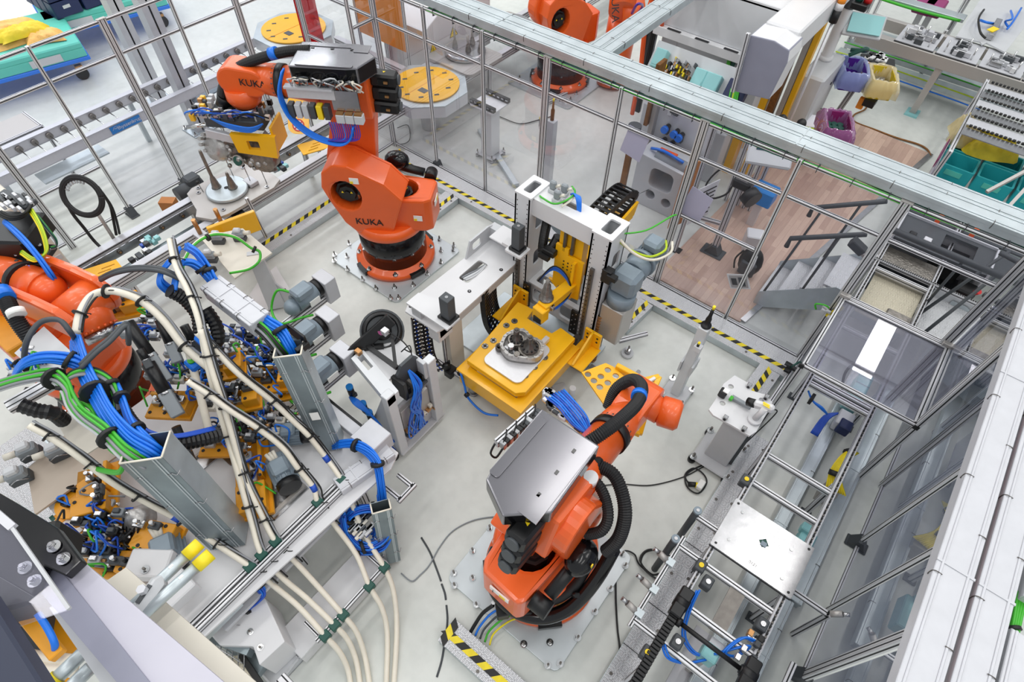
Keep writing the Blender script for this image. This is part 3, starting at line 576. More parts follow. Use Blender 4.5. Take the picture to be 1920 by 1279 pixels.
for i in range(7): o=.012*(i-3); m.tube([(.66,.28+o,2.6),(.72,.36+o,2.4),(.66,.38+o,2.16),(.48,.4+o,2.0),(.25,.4+o,1.93),(.12,.38+o,1.98),(.06,.37+o,2.12)],.011,'blue',6,5)
for i in range(14): m.tube([(.3-.022*i,.37,2.15),(.28-.02*i,.4,2.0),(.34-.01*i,.41,1.96)],.007,random.choice(['dblue','blue','purple']),5,4)
P('blue_hose_loop',m,t)
# gripper with held gearbox housing
t=T('robot_gripper','yellow and black gripper with many valves under the rear robot wrist','gripper',tmA@V((1.45,0,1.8)))
m=M(tmA); m.obox((1.42,.0,1.9),(X,Y,Z),(.62,.34,.1),'dgrey',.01); m.cyl((1.3,0,1.94),(1.3,0,2.03),.11,mt='steel'); P('carrier_plate',m,t)
m=M(tmA); m.prism([[(-.2,-.14),(.22,-.1),(.24,.12),(-.24,.12)],rrect(.13,.11,.01,2,.02,.0)[::-1]],.05,'yellow',((1.22,.2,1.72),X,Z,Y)); m.obox((1.02,.06,1.78),(X,Y,Z),(.03,.3,.3),'yellow',.01); P('yellow_bracket',m,t)
m=M(tmA); m.obox((1.58,.2,1.78),(V((1,0,.2)).normalized(),Y,V((-.2,0,1)).normalized()),(.32,.05,.1),'alw',.006); m.obox((1.78,.14,1.98),(V((1,0,.3)).normalized(),Y,V((-.3,0,1)).normalized()),(.2,.04,.05),'steel',.004); m.cyl((1.74,.12,1.85),(1.98,.12,1.8),.022,mt='chrome'); P('clamp_arm',m,t)
m=M(tmA)
for i in range(40): x=1.05+random.random()*.8; y=random.uniform(-.16,.2); m.obox((x,y,1.96+random.random()*.06),(X,Y,Z),(.05,.04,.05+random.random()*.05),random.choice(['steel','dgrey','black','cream','copper','lgrey','yellow']),.004)
P('valve_cluster',m,t)
m=M(tmA)
for i in range(16):
    a=random.uniform(1.02,1.6); m.tube([(a,.16,2.0),(a+.12,.22,2.05+random.random()*.06),(a+.28,.2,2.03),(a+.34,.15,1.97)],.009,random.choice(['blue','dblue','blue','black','lgrey']),5,4)
for i in range(5): m.tube([(1.08,.2,1.96),(1.2,.27,1.9+.012*i),(1.42,.26,1.92+.012*i),(1.62,.2,1.98)],.009,'blue',5,4)
P('air_tubes',m,t)
t=T('gearbox_housing','silver cast gearbox housing with green plug held by the rear gripper','gearbox',tmA@V((1.5,.05,1.35)))
m=M(tmA); m.lathe([(.05,-.13),(.13,-.12),(.16,-.03),(.17,.02),(.15,.1),(.09,.13)],(1.74,.05,1.55),V((.4,.8,.4)).normalized(),'cast',20)
for i in range(12): a=2*pi*i/12; m.cyl(V((1.74,.07,1.57))+V((.15*cos(a),.0,.15*sin(a))),V((1.75,.16,1.62))+V((.15*cos(a),.0,.15*sin(a))),.02,mt='cast',n=8)
P('bell_housing',m,t)
m=M(tmA); m.prism([(-.3,-.06),(-.24,-.2),(-.05,-.24),(.12,-.1),(.28,-.05),(.22,.1),(-.2,.14)],.22,'gear',((1.44,.14,1.56),X,Z,-Y)); m.lathe([(.1,-.1),(.15,0),(.12,.14)],(1.25,.05,1.46),Y,'gear',18); m.cyl((1.22,.1,1.3),(1.25,.05,1.46),.06,mt='gear')
for i in range(16): m.sph((1.2+random.random()*.5,.15+random.random()*.03,1.36+random.random()*.25),.02+random.random()*.02,random.choice(['cast','gear']),8)
P('case_body',m,t,bevel=0)
m=M(tmA); m.cyl((1.52,.17,1.46),(1.53,.2,1.47),.052,mt='dgreen',n=18); m.cyl((1.52,.16,1.46),(1.525,.19,1.465),.065,mt='cast',n=18); P('green_plug',m,t)
# ---- front robot
B0=(-.71,1.5); tmB=rob_frame(B0,90)
floor_plate('grey floor plate bolted under the front robot',-.71,1.5,1.2,pxb([(918,990),(886,1033),(851,1075),(852,1098),(886,1084),(893,1134),(982,1208),(1031,1205),(1083,1196),(1027,1248),(1050,1245),(1115,1147),(1144,1104),(1172,1061),(1167,1039)],-.71,1.5))
t=T('robot','orange front robot with grey-black cable box cover seen from above','robot',(B0[0],B0[1],.03)); RB=t
base_parts(t,tmB); SB=(.1,1.22); carousel(t,tmB,SB,False)
EB=(-.08,1.63)
m=M(tmB); m.prism([capsule((SB[0],SB[1]),EB,.27,.2,14),circ(SB[0],SB[1],.15,18)[::-1]],.2,'orange',((0,-.08,0),X,Z,-Y)); P('link_arm',m,t,bevel=.025)
m=M(tmB); m.cyl((SB[0],-.1,SB[1]),(SB[0],-.2,SB[1]),.11,mt='black',n=10); P('joint_core',m,t)
amB=upper(t,tmB,EB,-13,1.3,0.0,[(x-.05,y) for x,y in COVER],.4)
m=M(tmB); m.cyl((.2,-.14,1.72),(.2,-.14,1.8),.05,mt='white',n=16); P('buffer_cap',m,t)
w0=amB@V((1.36,-.05,0)); loc=tmB.inverted()@w0
m=M(tmB); m.lathe([(.1,-.08),(.13,-.06),(.13,.07),(.1,.1)],loc+V((.05,-.2,-.02)),V((.25,-1,.1)),'orange',22); m.lathe([(.11,-.1),(.12,.12)],loc+V((.02,-.05,-.02)),Y,'orange',22); P('wrist_flange',m,t)
def BH(l): return [g(x,y,z) for x,y,z in l]
m=M(); m.ribbed(BH([(1095,835,1.78),(1130,812,1.85),(1165,785,1.85),(1195,755,1.8),(1203,725,1.72),(1185,712,1.6),(1155,730,1.45),(1140,765,1.3)]),.05,'rubber'); P('dress_hose',m,t)
m=M(); a,b=BH([(1195,755,1.8),(1203,725,1.72)]); m.cyl(a.lerp(b,.3),a.lerp(b,.3)+(b-a).normalized()*.05,.06,mt='blue',n=16); P('hose_clamp',m,t)
m=M(); m.ribbed(BH([(1118,872,1.62),(1148,888,1.62),(1165,920,1.58),(1172,965,1.5),(1160,1010,1.35),(1135,1035,1.2)]),.052,'rubber'); P('dress_hose',m,t)
m=M(); m.ribbed(BH([(1092,892,1.6),(1118,905,1.6),(1135,935,1.55),(1140,970,1.5),(1128,995,1.42),(1100,1003,1.3)]),.042,'rubber'); P('dress_hose',m,t)
m=M(); m.tube(BH([(1150,1030,1.15),(1125,1075,.95),(1095,1115,.75),(1060,1145,.6),(1015,1158,.52),(965,1145,.5),(930,1110,.5),(920,1065,.5),(930,1030,.5)]),.055,'blackg',12,6); P('base_hose',m,t)
m=M(); m.tube(BH([(1110,1045,.95),(1085,1090,.8),(1050,1120,.65),(1005,1130,.55),(980,1128,.5)]),.04,'rubber',10,6); P('base_hose',m,t)
for q in ((1088,1118,.72),(985,1152,.5),(1112,868,1.62),(1090,890,1.6)):
    m=M(); c=g(*q); m.obox(c,(V((.8,.6,0)),V((-.6,.8,0)),Z),(.13,.05,.14),'black',.02); P('hose_clamp_black',m,t)
m=M(); m.obox(g(940,1135,.3),(V((.75,-.66,0)),V((.66,.75,0)),Z),(.2,.1,.14),'black',.01); 
for i in range(3): m.cyl(g(925+18*i,1130+8*i,.37),g(925+18*i,1130+8*i,.385),.016,mt='steel')
P('connector_box',m,t)
m=M()
for i,(c,r) in enumerate((('black',.016),('blue',.01),('dgrey',.009),('green',.009),('hazy',.008))): m.tube(BH([(925+12*i,1135+6*i,.3),(905+12*i,1150+4*i,.2),(890+9*i,1172+4*i,.1),(882+9*i,1186+6*i,.06)]),r,c,6,4)
P('supply_cables',m,t)
text('number','1',t,tmB@V((-.615,.05,.98)),tmB.to_3x3()@V((0,-1,0)),Z,.07,'ink',.002)
# valve rack and yellow gripper of the front robot
m=M(); a=g(930,832,1.72);b=g(1002,768,1.72); m.prof(a,b,.04,.08); P('valve_rail',m,t)
m=M()
for i in range(12):
    c=a.lerp(b,(i+.5)/12)+V((.05,0,.02)); m.obox(c,(X,Y,Z),(.05,.035,.07),random.choice(['black','lgrey','dgrey','steel']),.005); m.tube([c+Z*.03,c+V((-.02,.06,.05)),c+V((-.05,.1,.02))],.006,'black',5,3) if i%3==0 else None
P('valve_terminal',m,t)
m=M(); m.tube(BH([(928,832,1.75),(920,850,1.7),(930,858,1.66),(942,842,1.7)]),.008,'black',6,4); P('cable_loop',m,t)
t2=T('robot_gripper','yellow perforated gripper frame carried by the front robot','gripper',g(1160,740,.85))
f=[g(x,y,1.0) for x,y in ((1090,700),(1135,683),(1150,690),(1228,760),(1160,790),(1140,772))]
c0=f[0]; ux=(f[2]-f[0]).normalized(); uy=Z.cross(ux)
q=[((p-c0).dot(ux),(p-c0).dot(uy)) for p in f]
hs=[]
for (x,y) in ((1102,704),(1139,696),(1126,708),(1154,707),(1113,716),(1139,720),(1124,728),(1150,735),(1172,725)): p=g(x,y,1.0)-c0; hs.append(circ(p.dot(ux),p.dot(uy),.031,12)[::-1])
area2=sum(q[i][0]*q[(i+1)%6][1]-q[(i+1)%6][0]*q[i][1] for i in range(6)); q=q if area2>0 else q[::-1]
m=M(); m.prism([q]+hs,.02,'yellow',(c0,ux,uy,Z)); P('perforated_plate',m,t2)
m=M(); m.bar(g(1155,688,1.02),g(1205,715,1.02),.05,.09,'yellow',bev=.006); m.bar(g(1205,715,1.02),g(1236,707,1.02),.05,.05,'yellow',bev=.006); m.bar(g(1222,738,1.0),g(1200,815,.95),.04,.05,'yellow',bev=.006); m.bar(g(1200,815,.95),g(1165,800,.95),.04,.05,'yellow',bev=.006); m.bar(g(1222,738,1.0),g(1236,707,1.02),.05,.05,'yellow',bev=.006); P('side_frame',m,t2)
for (x,y) in ((1208,725),(1214,717)): m=M(); m.bar(g(x,y,1.08),g(x+14,y-8,1.08),.03,.03,'white',bev=.004); P('sensor',m,t2)
m=M(); m.bar(g(1020,745,1.35),g(1100,815,1.3),.06,.04,'yellow',bev=.006); P('long_arm',m,t2)
m=M()
for i in range(30): u=random.random(); p=g(1030+65*u+random.uniform(-14,14),750+55*u+random.uniform(-10,10),1.45); m.obox(p,(X,Y,Z),(.06,.03,.03),random.choice(['alw','black','steel','white','dgrey']),.004)
P('valve_cluster',m,t2)
m=M()
for i in range(8): m.tube(BH([(1022+5*i,745-2*i,1.45),(1045+4*i,762-2*i,1.5),(1072+4*i,795-2*i,1.48),(1095+2*i,812,1.45)]),.009,'blue' if i%3 else 'dblue',6,4)
m.tube(BH([(1105,812,1.4),(1120,795,1.4),(1140,783,1.3)]),.012,'dblue',6,4); P('air_tubes',m,t2)
m=M()
for i in range(14): m.obox(g(1020+random.uniform(0,24),735+random.uniform(0,22),1.42),(X,Y,Z),(.045,.045,.07),random.choice(['steel','alw','dsteel','alu']),.005)
P('tool_changer',m,t2)
# ================================================================ lift station in the cell centre
def chain(m,pts,w,h,side,mt='black',pitch=.05,fill=None):   # cable carrier: links along a path, side = width axis
    P=resample(spline(pts,6),max(4,int(sum((V(pts[i+1])-V(pts[i])).length for i in range(len(pts)-1))/pitch))); s=V(side).normalized()
    for i in range(len(P)-1):
        d=(P[i+1]-P[i]); L=d.length; d.normalize(); u=d.cross(s); c=(P[i]+P[i+1])/2
        for q in(-1,1): m.obox(c+s*q*(w/2),(d,s,u),(L*.96,.014,h),mt)
        for q in(-1,1): m.obox(c+u*q*(h/2-.006),(d,s,u),(L*.35,w,.01),mt)
        if fill: 
            for k in range(4): m.obox(c+s*(k-1.5)*w/5,(d,s,u),(L,.018,.018),fill[k%len(fill)])
t=T('lift_station','tall white twin-column lift frame with top beam in the cell centre','lift station',(-2.17,3.76,0)); LS=t
def column(x0,x1,name):
    m=M(); H=1.9; y0,y1=3.61,3.92
    side=[(y0,.02),(y1,.02),(y1,H),(y0,H)]; hs=[rrect(.12,.2,.03,3,(y0+y1)/2+.02,z)[::-1] for z in (.55,1.05,1.55)]
    for x in (x0,x1-.018): m.prism([side]+hs,.018,'postw',((x,0,0),Y,Z,X))
    m.box((x0,y0,.02),(x1,y0+.018,H),'postw'); m.box((x0,y1-.018,.02),(x1,y1,H),'postw'); P(name,m,LS)
    m=M()
    for x in (x0+.03,x1-.03):
        for i in range(30):
            z=.15+i*.058; m.cyl((x,y0-.0015,z),(x,y0+.001,z),.007,mt='ink',n=6)
    P('bolt_holes',m,LS)
    m=M(); m.box((x0+.055,y0-.03,.35),(x0+.095,y0,1.5),'dsteel')
    for i in range(18): m.cyl((x0+.075,y0-.032,.4+i*.06),(x0+.075,y0-.03,.4+i*.06),.008,mt='ink',n=6)
    P('guide_rail',m,LS)
    m=M(); m.prism([rrect(x1-x0+.02,y1-y0,.01,2,(x0+x1)/2,(y0+y1)/2),rrect(x1-x0-.09,(y1-y0)-.12,.02,3,(x0+x1)/2,(y0+y1)/2)[::-1]],.02,'white',((0,0,H),X,Y,Z)); P('top_flange',m,LS)
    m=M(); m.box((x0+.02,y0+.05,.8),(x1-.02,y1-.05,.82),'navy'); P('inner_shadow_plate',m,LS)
column(-2.71,-2.53,'column'); column(-1.84,-1.64,'column')
m=M(); m.prism([rrect(.69,.24,.02,2,-2.185,3.77),rrect(.2,.07,.03,4,-2.2,3.8)[::-1]],.02,'white',((0,0,1.88),X,Y,Z)); m.box((-2.53,3.65,1.7),(-1.84,3.67,1.88),'white'); m.box((-2.53,3.87,1.7),(-1.84,3.89,1.88),'white'); P('top_beam',m,t)
m=M(); hs=[rrect(.24,.2,.04,3,-2.36,.58)[::-1],rrect(.24,.2,.04,3,-2.0,.58)[::-1]]
m.prism([[(-2.53,.42),(-1.84,.42),(-1.84,.74),(-2.53,.74)]]+hs,.03,'lgrey',((0,3.68,0),X,Z,Y)); m.prism([[(-2.53,.42),(-1.84,.42),(-1.84,.74),(-2.53,.74)]]+hs,.03,'lgrey',((0,3.86,0),X,Z,Y)); m.prism([[(-2.53,3.66),(-1.84,3.66),(-1.84,3.9),(-2.53,3.9)],rrect(.24,.12,.03,3,-2.36,3.78)[::-1],rrect(.24,.12,.03,3,-2.0,3.78)[::-1]],.02,'lgrey',((0,0,.74),X,Y,Z)); P('cross_box',m,t)
m=M(); m.box((-2.75,3.5,.02),(-1.6,3.62,.18),'galvd'); m.box((-2.72,3.62,.02),(-1.6,3.95,.06),'galv'); P('base_frame',m,t)
for x in (-2.5,-1.87):
    m=M(); m.box((x-.045,3.585,.45),(x+.045,3.61,.8),'black')
    for i in range(8): m.cyl((x-.02+.04*(i%2),3.58,.5+.04*i),(x-.02+.04*(i%2),3.585,.5+.04*i),.008,mt='steel',n=6)
    P('bolted_plate',m,t)
m=M(); m.bar((-1.78,3.55,.5),(-1.78,3.55,.08),.06,.06,'dsteel'); m.cyl((-1.62,3.7,.05),(-1.62,3.7,.85),.045,mt='rust',n=16)
for i in range(18): m.cyl((-1.62,3.7,.07+i*.045),(-1.62,3.7,.085+i*.045),.05,mt='copper',n=14)
P('spindle_bellows',m,t)
# shelf arms with black stop blocks
for (x,y,z,l,b) in ((-2.56,3.48,1.36,'black',0),):
    m=M(); m.prism(rrect(.2,.17,.015,2,x,y),.025,'white',((0,0,z-.03),X,Y,Z)); m.bar((x,y+.05,z-.05),(x-.2,y+.05,z-.05),.1,.04,'white'); P('shelf_arm',m,t)
    m=M(); m.box((x-.07,y-.06,z-.005),(x+.07,y+.06,z+.03),'black',.004); m.box((x-.05,y-.045,z+.03),(x+.05,y+.045,z+.3),'dgrey',.004); m.cyl((x,y,z+.3),(x,y,z+.304),.016,mt='chrome',n=12); P('stop_block',m,t)
# yellow carriage
m=M(); m.prism([(-2.28,.98),(-2.23,.98),(-2.23,1.5),(-2.08,1.5),(-2.08,1.42),(-1.9,1.42),(-1.9,.9),(-2.1,.85)],.03,'yellow',((0,3.66,0),X,Z,Y)); m.box((-2.22,3.7,1.0),(-1.95,3.8,1.75),'yellow'); m.box((-2.0,3.62,.9),(-1.97,3.78,1.4),'yellow')
for i in range(9): m.cyl((-2.12+.05*(i%3),3.655,1.24+.045*(i//3)),(-2.12+.05*(i%3),3.66,1.24+.045*(i//3)),.009,mt='ink',n=6)
P('carriage_plate',m,t)
for x in (-2.14,-2.05): m=M(); m.box((x-.014,3.66,1.45),(x+.014,3.69,1.8),'dsteel'); P('guide_rod',m,t)
m=M(); m.obox((-2.02,3.47,1.06),(V((.12,1,0)).normalized(),V((1,-.12,0)).normalized(),Z),(.5,.12,.1),'yellow',.006); m.obox((-2.05,3.21,1.0),(V((.12,1,0)).normalized(),V((1,-.12,0)).normalized(),Z),(.1,.14,.16),'yellow',.008); m.box((-2.1,3.15,.9),(-2.0,3.23,.98),'black',.006); P('carriage_arm',m,t)
m=M(); m.lathe([(.075,0),(.075,.015),(.06,.02),(.055,.1),(.04,.13),(.035,.19),(.02,.21),(.02,.26)],(-2.07,3.32,1.11),mt='gear',n=18); P('centring_pin',m,t)
m=M(); m.box((-2.34,3.58,1.36),(-2.2,3.66,1.43),'black',.008); m.box((-2.36,3.55,1.32),(-2.24,3.6,1.37),'hazb'); m.box((-2.3,3.64,1.32),(-2.2,3.68,1.36),'yellow'); P('latch_unit',m,t)
m=M()
for i in range(6): m.tube([(-2.3,3.5,1.05),(-2.2,3.6,1.2+.01*i),(-2.05,3.62,1.16+.01*i),(-1.95,3.58,1.05),(-1.98,3.4,.95+.01*i),(-2.06,3.28,.96)],.008,random.choice(['blue','blue','black','dblue']),5,5)
P('air_tubes',m,t)
m=M()
for i in range(10): m.obox((-2.02+random.uniform(-.07,.06),3.4+random.uniform(-.16,.16),1.06),(X,Y,Z),(.04,.04,.05),random.choice(['black','steel','dgrey']),.004)
P('valve_cluster',m,t)
m=M(); m.ribbed([(-2.42,3.78,1.7),(-2.43,3.74,1.4),(-2.4,3.7,1.25),(-2.34,3.76,1.3),(-2.3,3.8,1.45)],.05,'black'); P('drag_hose',m,t)
# plug sockets on the beam
for (x,y) in ((-2.44,3.84),(-2.33,3.87),(-2.33,3.75)):
    m=M(); m.box((x-.04,y-.03,1.9),(x+.04,y+.03,1.94),'lgrey',.006); m.box((x-.032,y-.024,1.94),(x+.032,y+.024,2.03),'grey',.012); m.cyl((x+.03,y,1.98),(x+.07,y+.02,2.0),.014,mt='cream'); P('plug_connector',m,t)
m=M(); m.tube([(-2.5,3.72,1.9),(-2.44,3.68,1.93),(-2.3,3.66,1.95),(-2.22,3.74,1.98),(-2.22,3.88,1.98),(-2.3,3.95,1.97)],.009,'green',6,5); m.tube([(-2.24,3.88,1.94),(-2.2,3.8,1.96),(-2.24,3.7,1.92)],.01,'cable',6,4); P('green_cable',m,t)
m=M()
for i in range(6): m.tube([(-2.25+.01*i,3.86,1.96),(-2.2+.012*i,3.84,2.0),(-2.14+.008*i,3.8,1.97),(-2.1+.006*i,3.77,1.86)],.009,'blue',6,4)
P('blue_tubes',m,t)
# gear motor on the right column
m=M(); m.box((-1.63,3.66,.55),(-1.38,3.95,1.05),'alud',.01); P('motor_bracket',m,t)
m=M(); m.cyl((-1.5,3.8,1.05),(-1.5,3.8,1.2),.14,mt='motor',n=20); m.obox((-1.5,3.84,1.32),(X,Y,Z),(.26,.24,.26),'motor',.04); m.cyl((-1.5,3.95,1.34),(-1.5,4.08,1.36),.13,mt='motor',n=20); P('gearbox_casting',m,t,bevel=0)
m=M(); m.cyl((-1.5,4.08,1.36),(-1.5,4.12,1.36),.15,mt='motor',n=24); m.cyl((-1.5,4.12,1.36),(-1.5,4.42,1.36),.11,mt='motor',n=24)
for i in range(20): a=2*pi*i/20; m.obox((-1.5+.115*cos(a),4.27,1.36+.115*sin(a)),(Y,V((cos(a),0,sin(a))),V((-sin(a),0,cos(a)))),(.28,.02,.008),'motor')
m.obox((-1.48,4.24,1.52),(X,Y,Z),(.18,.18,.12),'motor',.03); P('electric_motor',m,t)
m=M(); m.tube([(-1.66,3.85,1.82),(-1.5,4.0,1.85),(-1.42,4.3,1.85),(-1.4,4.4,1.82)],.008,'green',6,5); m.tube([(-1.66,3.8,1.78),(-1.55,3.86,1.68),(-1.4,4.0,1.58),(-1.34,4.2,1.55),(-1.4,4.32,1.55)],.012,'lime',6,5); m.tube([(-1.66,3.8,1.8),(-1.5,3.86,1.66),(-1.36,4.0,1.56),(-1.3,4.25,1.5),(-1.36,4.4,1.5)],.014,'cable',6,5); P('motor_cables',m,t)
m=M(); m.box((-1.66,3.58,1.42),(-1.56,3.66,1.58),'black',.006); m.box((-1.6,3.56,1.5),(-1.5,3.62,1.56),'black',.006); P('limit_switch',m,t)
# table
t=T('yellow_table','heavy yellow bolted table carrying an open gearbox','table',(-2.07,2.95,0))
m=M(); z=.5
m.box((-2.47,2.42,.3),(-1.68,2.47,z),'yellow',.006); m.box((-1.74,2.47,.3),(-1.68,3.4,z),'yellow',.006); m.box((-2.47,2.47,.3),(-2.41,3.4,z),'yellow',.006); m.prism([(-2.49,2.41),(-1.66,2.41),(-1.66,3.42),(-1.78,3.42),(-1.8,2.52),(-2.38,2.52),(-2.38,3.42),(-2.49,3.42)],.025,'yellow',((0,0,z),X,Y,Z)); P('table_frame',m,t)
m=M(); m.prism([(-2.42,2.5),(-1.8,2.5),(-1.73,2.57),(-1.73,3.42),(-1.93,3.44),(-1.96,3.32),(-2.28,3.32),(-2.3,3.46),(-2.5,3.44)],.07,'yellow',((0,0,.57),X,Y,Z)); P('table_top',m,t,bevel=.008)
m=M(); m.box((-2.3,2.7,.4),(-1.9,3.3,.57),'dgrey'); P('core_block',m,t)
for (x,y) in ((-2.39,2.75),(-2.37,2.86),(-2.39,3.1),(-2.36,3.2),(-1.85,2.72),(-1.84,2.86),(-1.83,3.02),(-1.9,2.67)):
    m=M(); m.cyl((x,y,.64),(x,y,.646),.034,mt='dsteel',n=18); m.cyl((x,y,.646),(x,y,.648),.014,mt='ink',n=10)
    for k in range(4): a=pi/4+k*pi/2; m.cyl((x+.024*cos(a),y+.024*sin(a),.646),(x+.024*cos(a),y+.024*sin(a),.649),.005,mt='chrome',n=6)
    P('bush_flange',m,t)
for (x,s) in ((-2.55,1),(-1.6,-1)):
    m=M(); m.box((x-.1,3.54,.5),(x+.1,3.57,.72),'yellow',.006); m.prism([(3.55,.5),(3.2,.5),(3.2,.52),(3.5,.72),(3.55,.72)],.02,'yellow',((x-.01,0,0),Y,Z,X)); m.box((x-.12,3.2,.48),(x+.12,3.56,.5),'yellow',.006)
    for i in range(4): m.cyl((x-.06+.12*(i%2),3.535,.6+.06*(i//2)),(x-.06+.12*(i%2),3.54,.6+.06*(i//2)),.012,mt='ink',n=8)
    P('gusset_bracket',m,t)
for (x,y) in ((-2.4,2.55),(-1.75,2.55),(-2.4,3.3),(-1.5,3.1)): 
    m=M(); m.cyl((x,y,.0),(x,y,.03),.06,mt='steel',n=16); m.cyl((x,y,.03),(x,y,.3),.035,mt='lgrey',n=14); P('leg',m,t)
m=M(); m.prism(rrect(.5,.16,.06,3,-1.62,3.0),.03,'lgrey',((0,0,.06),V((.8,.6,0)),V((-.6,.8,0)),Z)) if 0 else m.obox((-1.55,3.05,.1),(V((.85,-.53,0)),V((.53,.85,0)),Z),(.4,.15,.03),'lgrey',.01); m.bolt((-1.42,2.97,.115),.025,.07); P('foot_bar',m,t)
t=T('workpiece_plate','bare aluminium rounded carrier plate lying on the yellow table','carrier plate',(-2.1,2.97,.64))
m=M(); m.prism(rrect(.47,.56,.07,5,-2.06,2.86),.02,'alu',((0,0,.645),X,Y,Z)); P('plate',m,t,bevel=.003)
m=M(); m.lathe([(.042,0),(.042,.05),(.03,.05),(.03,.0)],(-2.24,2.8,.665),mt='dsteel',n=16); m.bar((-2.23,2.8,.69),(-2.05,2.83,.69),.05,.03,'steel',bev=.004); P('locating_bush',m,t)
m=M(); m.box((-2.2,2.86,.665),(-1.94,3.08,.69),'steel',.004); m.bar((-1.93,2.84,.7),(-1.93,3.2,.7),.05,.06,'alu',bev=.004); m.bar((-2.2,2.83,.7),(-1.93,2.83,.7),.03,.05,'alu',bev=.004); P('clamp_frame',m,t)
t=T('open_gearbox','open cast gearbox with exposed gears lying on the yellow table','gearbox',(-2.08,3.02,.67))
m=M(); oc=[(-.17,-.12),(-.05,-.16),(.06,-.12),(.2,-.02),(.21,.1),(.13,.19),(0,.18),(-.12,.2),(-.2,.1),(-.22,0)]
sm=[(p.x,p.y) for p in spline([(x,y,0) for x,y in oc+oc[:1]],4)[:-1]]; inn=[(x*.86,y*.84) for x,y in sm][::-1]
m.prism([sm,inn],.1,'cast',((-2.05,2.9,.665),X,Y,Z)); m.prism(sm,.03,'cast',((-2.05,2.9,.665),X,Y,Z)); 
for i in range(0,len(sm),2): m.cyl((-2.05+sm[i][0]*.95,2.9+sm[i][1]*.95,.74),(-2.05+sm[i][0]*.95,2.9+sm[i][1]*.95,.775),.011,mt='cast',n=8)
P('case',m,t)
for (x,y,r,h) in ((-1.97,2.94,.115,.14),(-2.13,2.93,.085,.2)):
    m=M(); n=36; loop=[]
    for i in range(n*2): a=pi*i/n; rr=r*(1 if i%2 else .94); loop.append((x+rr*cos(a),y+rr*sin(a)))
    m.prism(loop,.05,'gear',((0,0,.72+(.02 if r<.1 else 0)),X,Y,Z)); m.lathe([(r*.8,0),(r*.8,.02),(r*.55,.025),(r*.5,.06),(r*.3,.07),(.03,.12),(.03,.17),(.018,.17),(.018,.1)],(x,y,.77),mt='dsteel',n=24)
    for i in range(10): a=2*pi*i/10; m.cyl((x+r*.66*cos(a),y+r*.66*sin(a),.79),(x+r*.66*cos(a),y+r*.66*sin(a),.81),.01,mt='ink',n=6)
    P('gear_wheel',m,t)
m=M(); m.cyl((-2.11,2.82,.7),(-2.11,2.82,.82),.03,mt='steel',n=14); m.cyl((-2.02,2.8,.7),(-2.02,2.8,.78),.03,mt='gear',n=14); P('shaft_stub',m,t)
# bridge beam
t=T('bridge_frame','white bridge beam with cut-outs running from the lift frame','beam',(-2.9,3.05,0))
m=M(); m.prism([[(-3.16,2.5),(-3.1,2.38),(-2.68,2.38),(-2.66,2.45),(-2.66,3.8),(-3.12,3.8)],rrect(.13,.34,.03,3,-2.93,3.22)[::-1],rrect(.16,.1,.01,2,-2.86,2.7)[::-1]],.025,'white',((0,0,.98),X,Y,Z)); P('top_plate',m,t,bevel=.004)
m=M(); m.box((-2.72,2.42,.86),(-2.68,3.78,.98),'lgrey',.004); m.box((-3.06,2.5,.86),(-3.02,3.78,.98),'lgrey',.004); m.box((-2.82,2.4,.8),(-2.68,2.6,.98),'white',.006); P('side_beam',m,t)
m=M(); m.prism([[(3.3,0),(3.8,0),(3.8,.16),(3.68,.2),(3.38,.2)],rrect(.14,.1,.03,3,3.48,.1)[::-1]],.02,'lgrey',((-3.12,0,1.005),Y,Z,X)); m.box((-3.12,3.7,1.0),(-2.7,3.8,1.18),'lgrey'); m.box((-3.0,3.56,1.19),(-2.72,3.8,1.21),'white',.006); P('end_bracket',m,t)
m=M(); m.box((-3.02,2.4,1.0),(-2.9,2.52,1.14),'lgrey'); m.prism([(-3.06,2.38),(-2.53,2.38),(-2.53,2.56),(-2.8,2.62),(-3.06,2.55)],.02,'white',((0,0,1.14),X,Y,Z)); P('step_bracket',m,t)
m=M(); x,y,z=-2.62,2.5,1.16; m.box((x-.08,y-.07,z),(x+.08,y+.07,z+.03),'black',.004); m.box((x-.055,y-.05,z+.03),(x+.055,y+.05,z+.29),'dgrey',.004); m.cyl((x,y,z+.29),(x,y,z+.294),.016,mt='chrome',n=12); P('stop_block',m,t)
m=M(); m.box((-2.85,2.58,.02),(-2.72,2.78,.86),'cream',.004); P('support_column',m,t)
m=M(); m.prof((-2.72,2.5,.3),(-2.72,2.5,.8),.03,.03); m.cyl((-2.7,2.47,.35),(-2.66,2.44,.35),.04,mt='black',n=14); m.cyl((-2.68,2.5,.3),(-2.68,2.5,.4),.012,mt='black'); P('hand_knob',m,t)
m=M(); m.prof((-2.85,2.5,.25),(-2.42,2.5,.25),.05,.06); m.box((-2.7,2.42,.2),(-2.6,2.54,.3),'black',.01); P('link_profile',m,t)
for (x,y) in ((-3.1,2.46),(-2.72,3.42),(-2.78,2.98),(-3.08,2.62)): m=M(); m.cyl((x,y,1.005),(x,y,1.009),.02,mt='ink',n=12); m.cyl((x,y,1.009),(x,y,1.011),.008,mt='steel',n=8); P('hole_plug',m,t)
m=M()
for i in range(7): m.tube([(-2.98+.01*i,3.08,.99),(-2.95+.012*i,3.15,1.01),(-2.92+.008*i,3.26,1.0),(-2.88,3.36,1.02)],.013,random.choice(['dgrey','black','gcab','lgrey']),6,4)
P('cable_bundle',m,t)
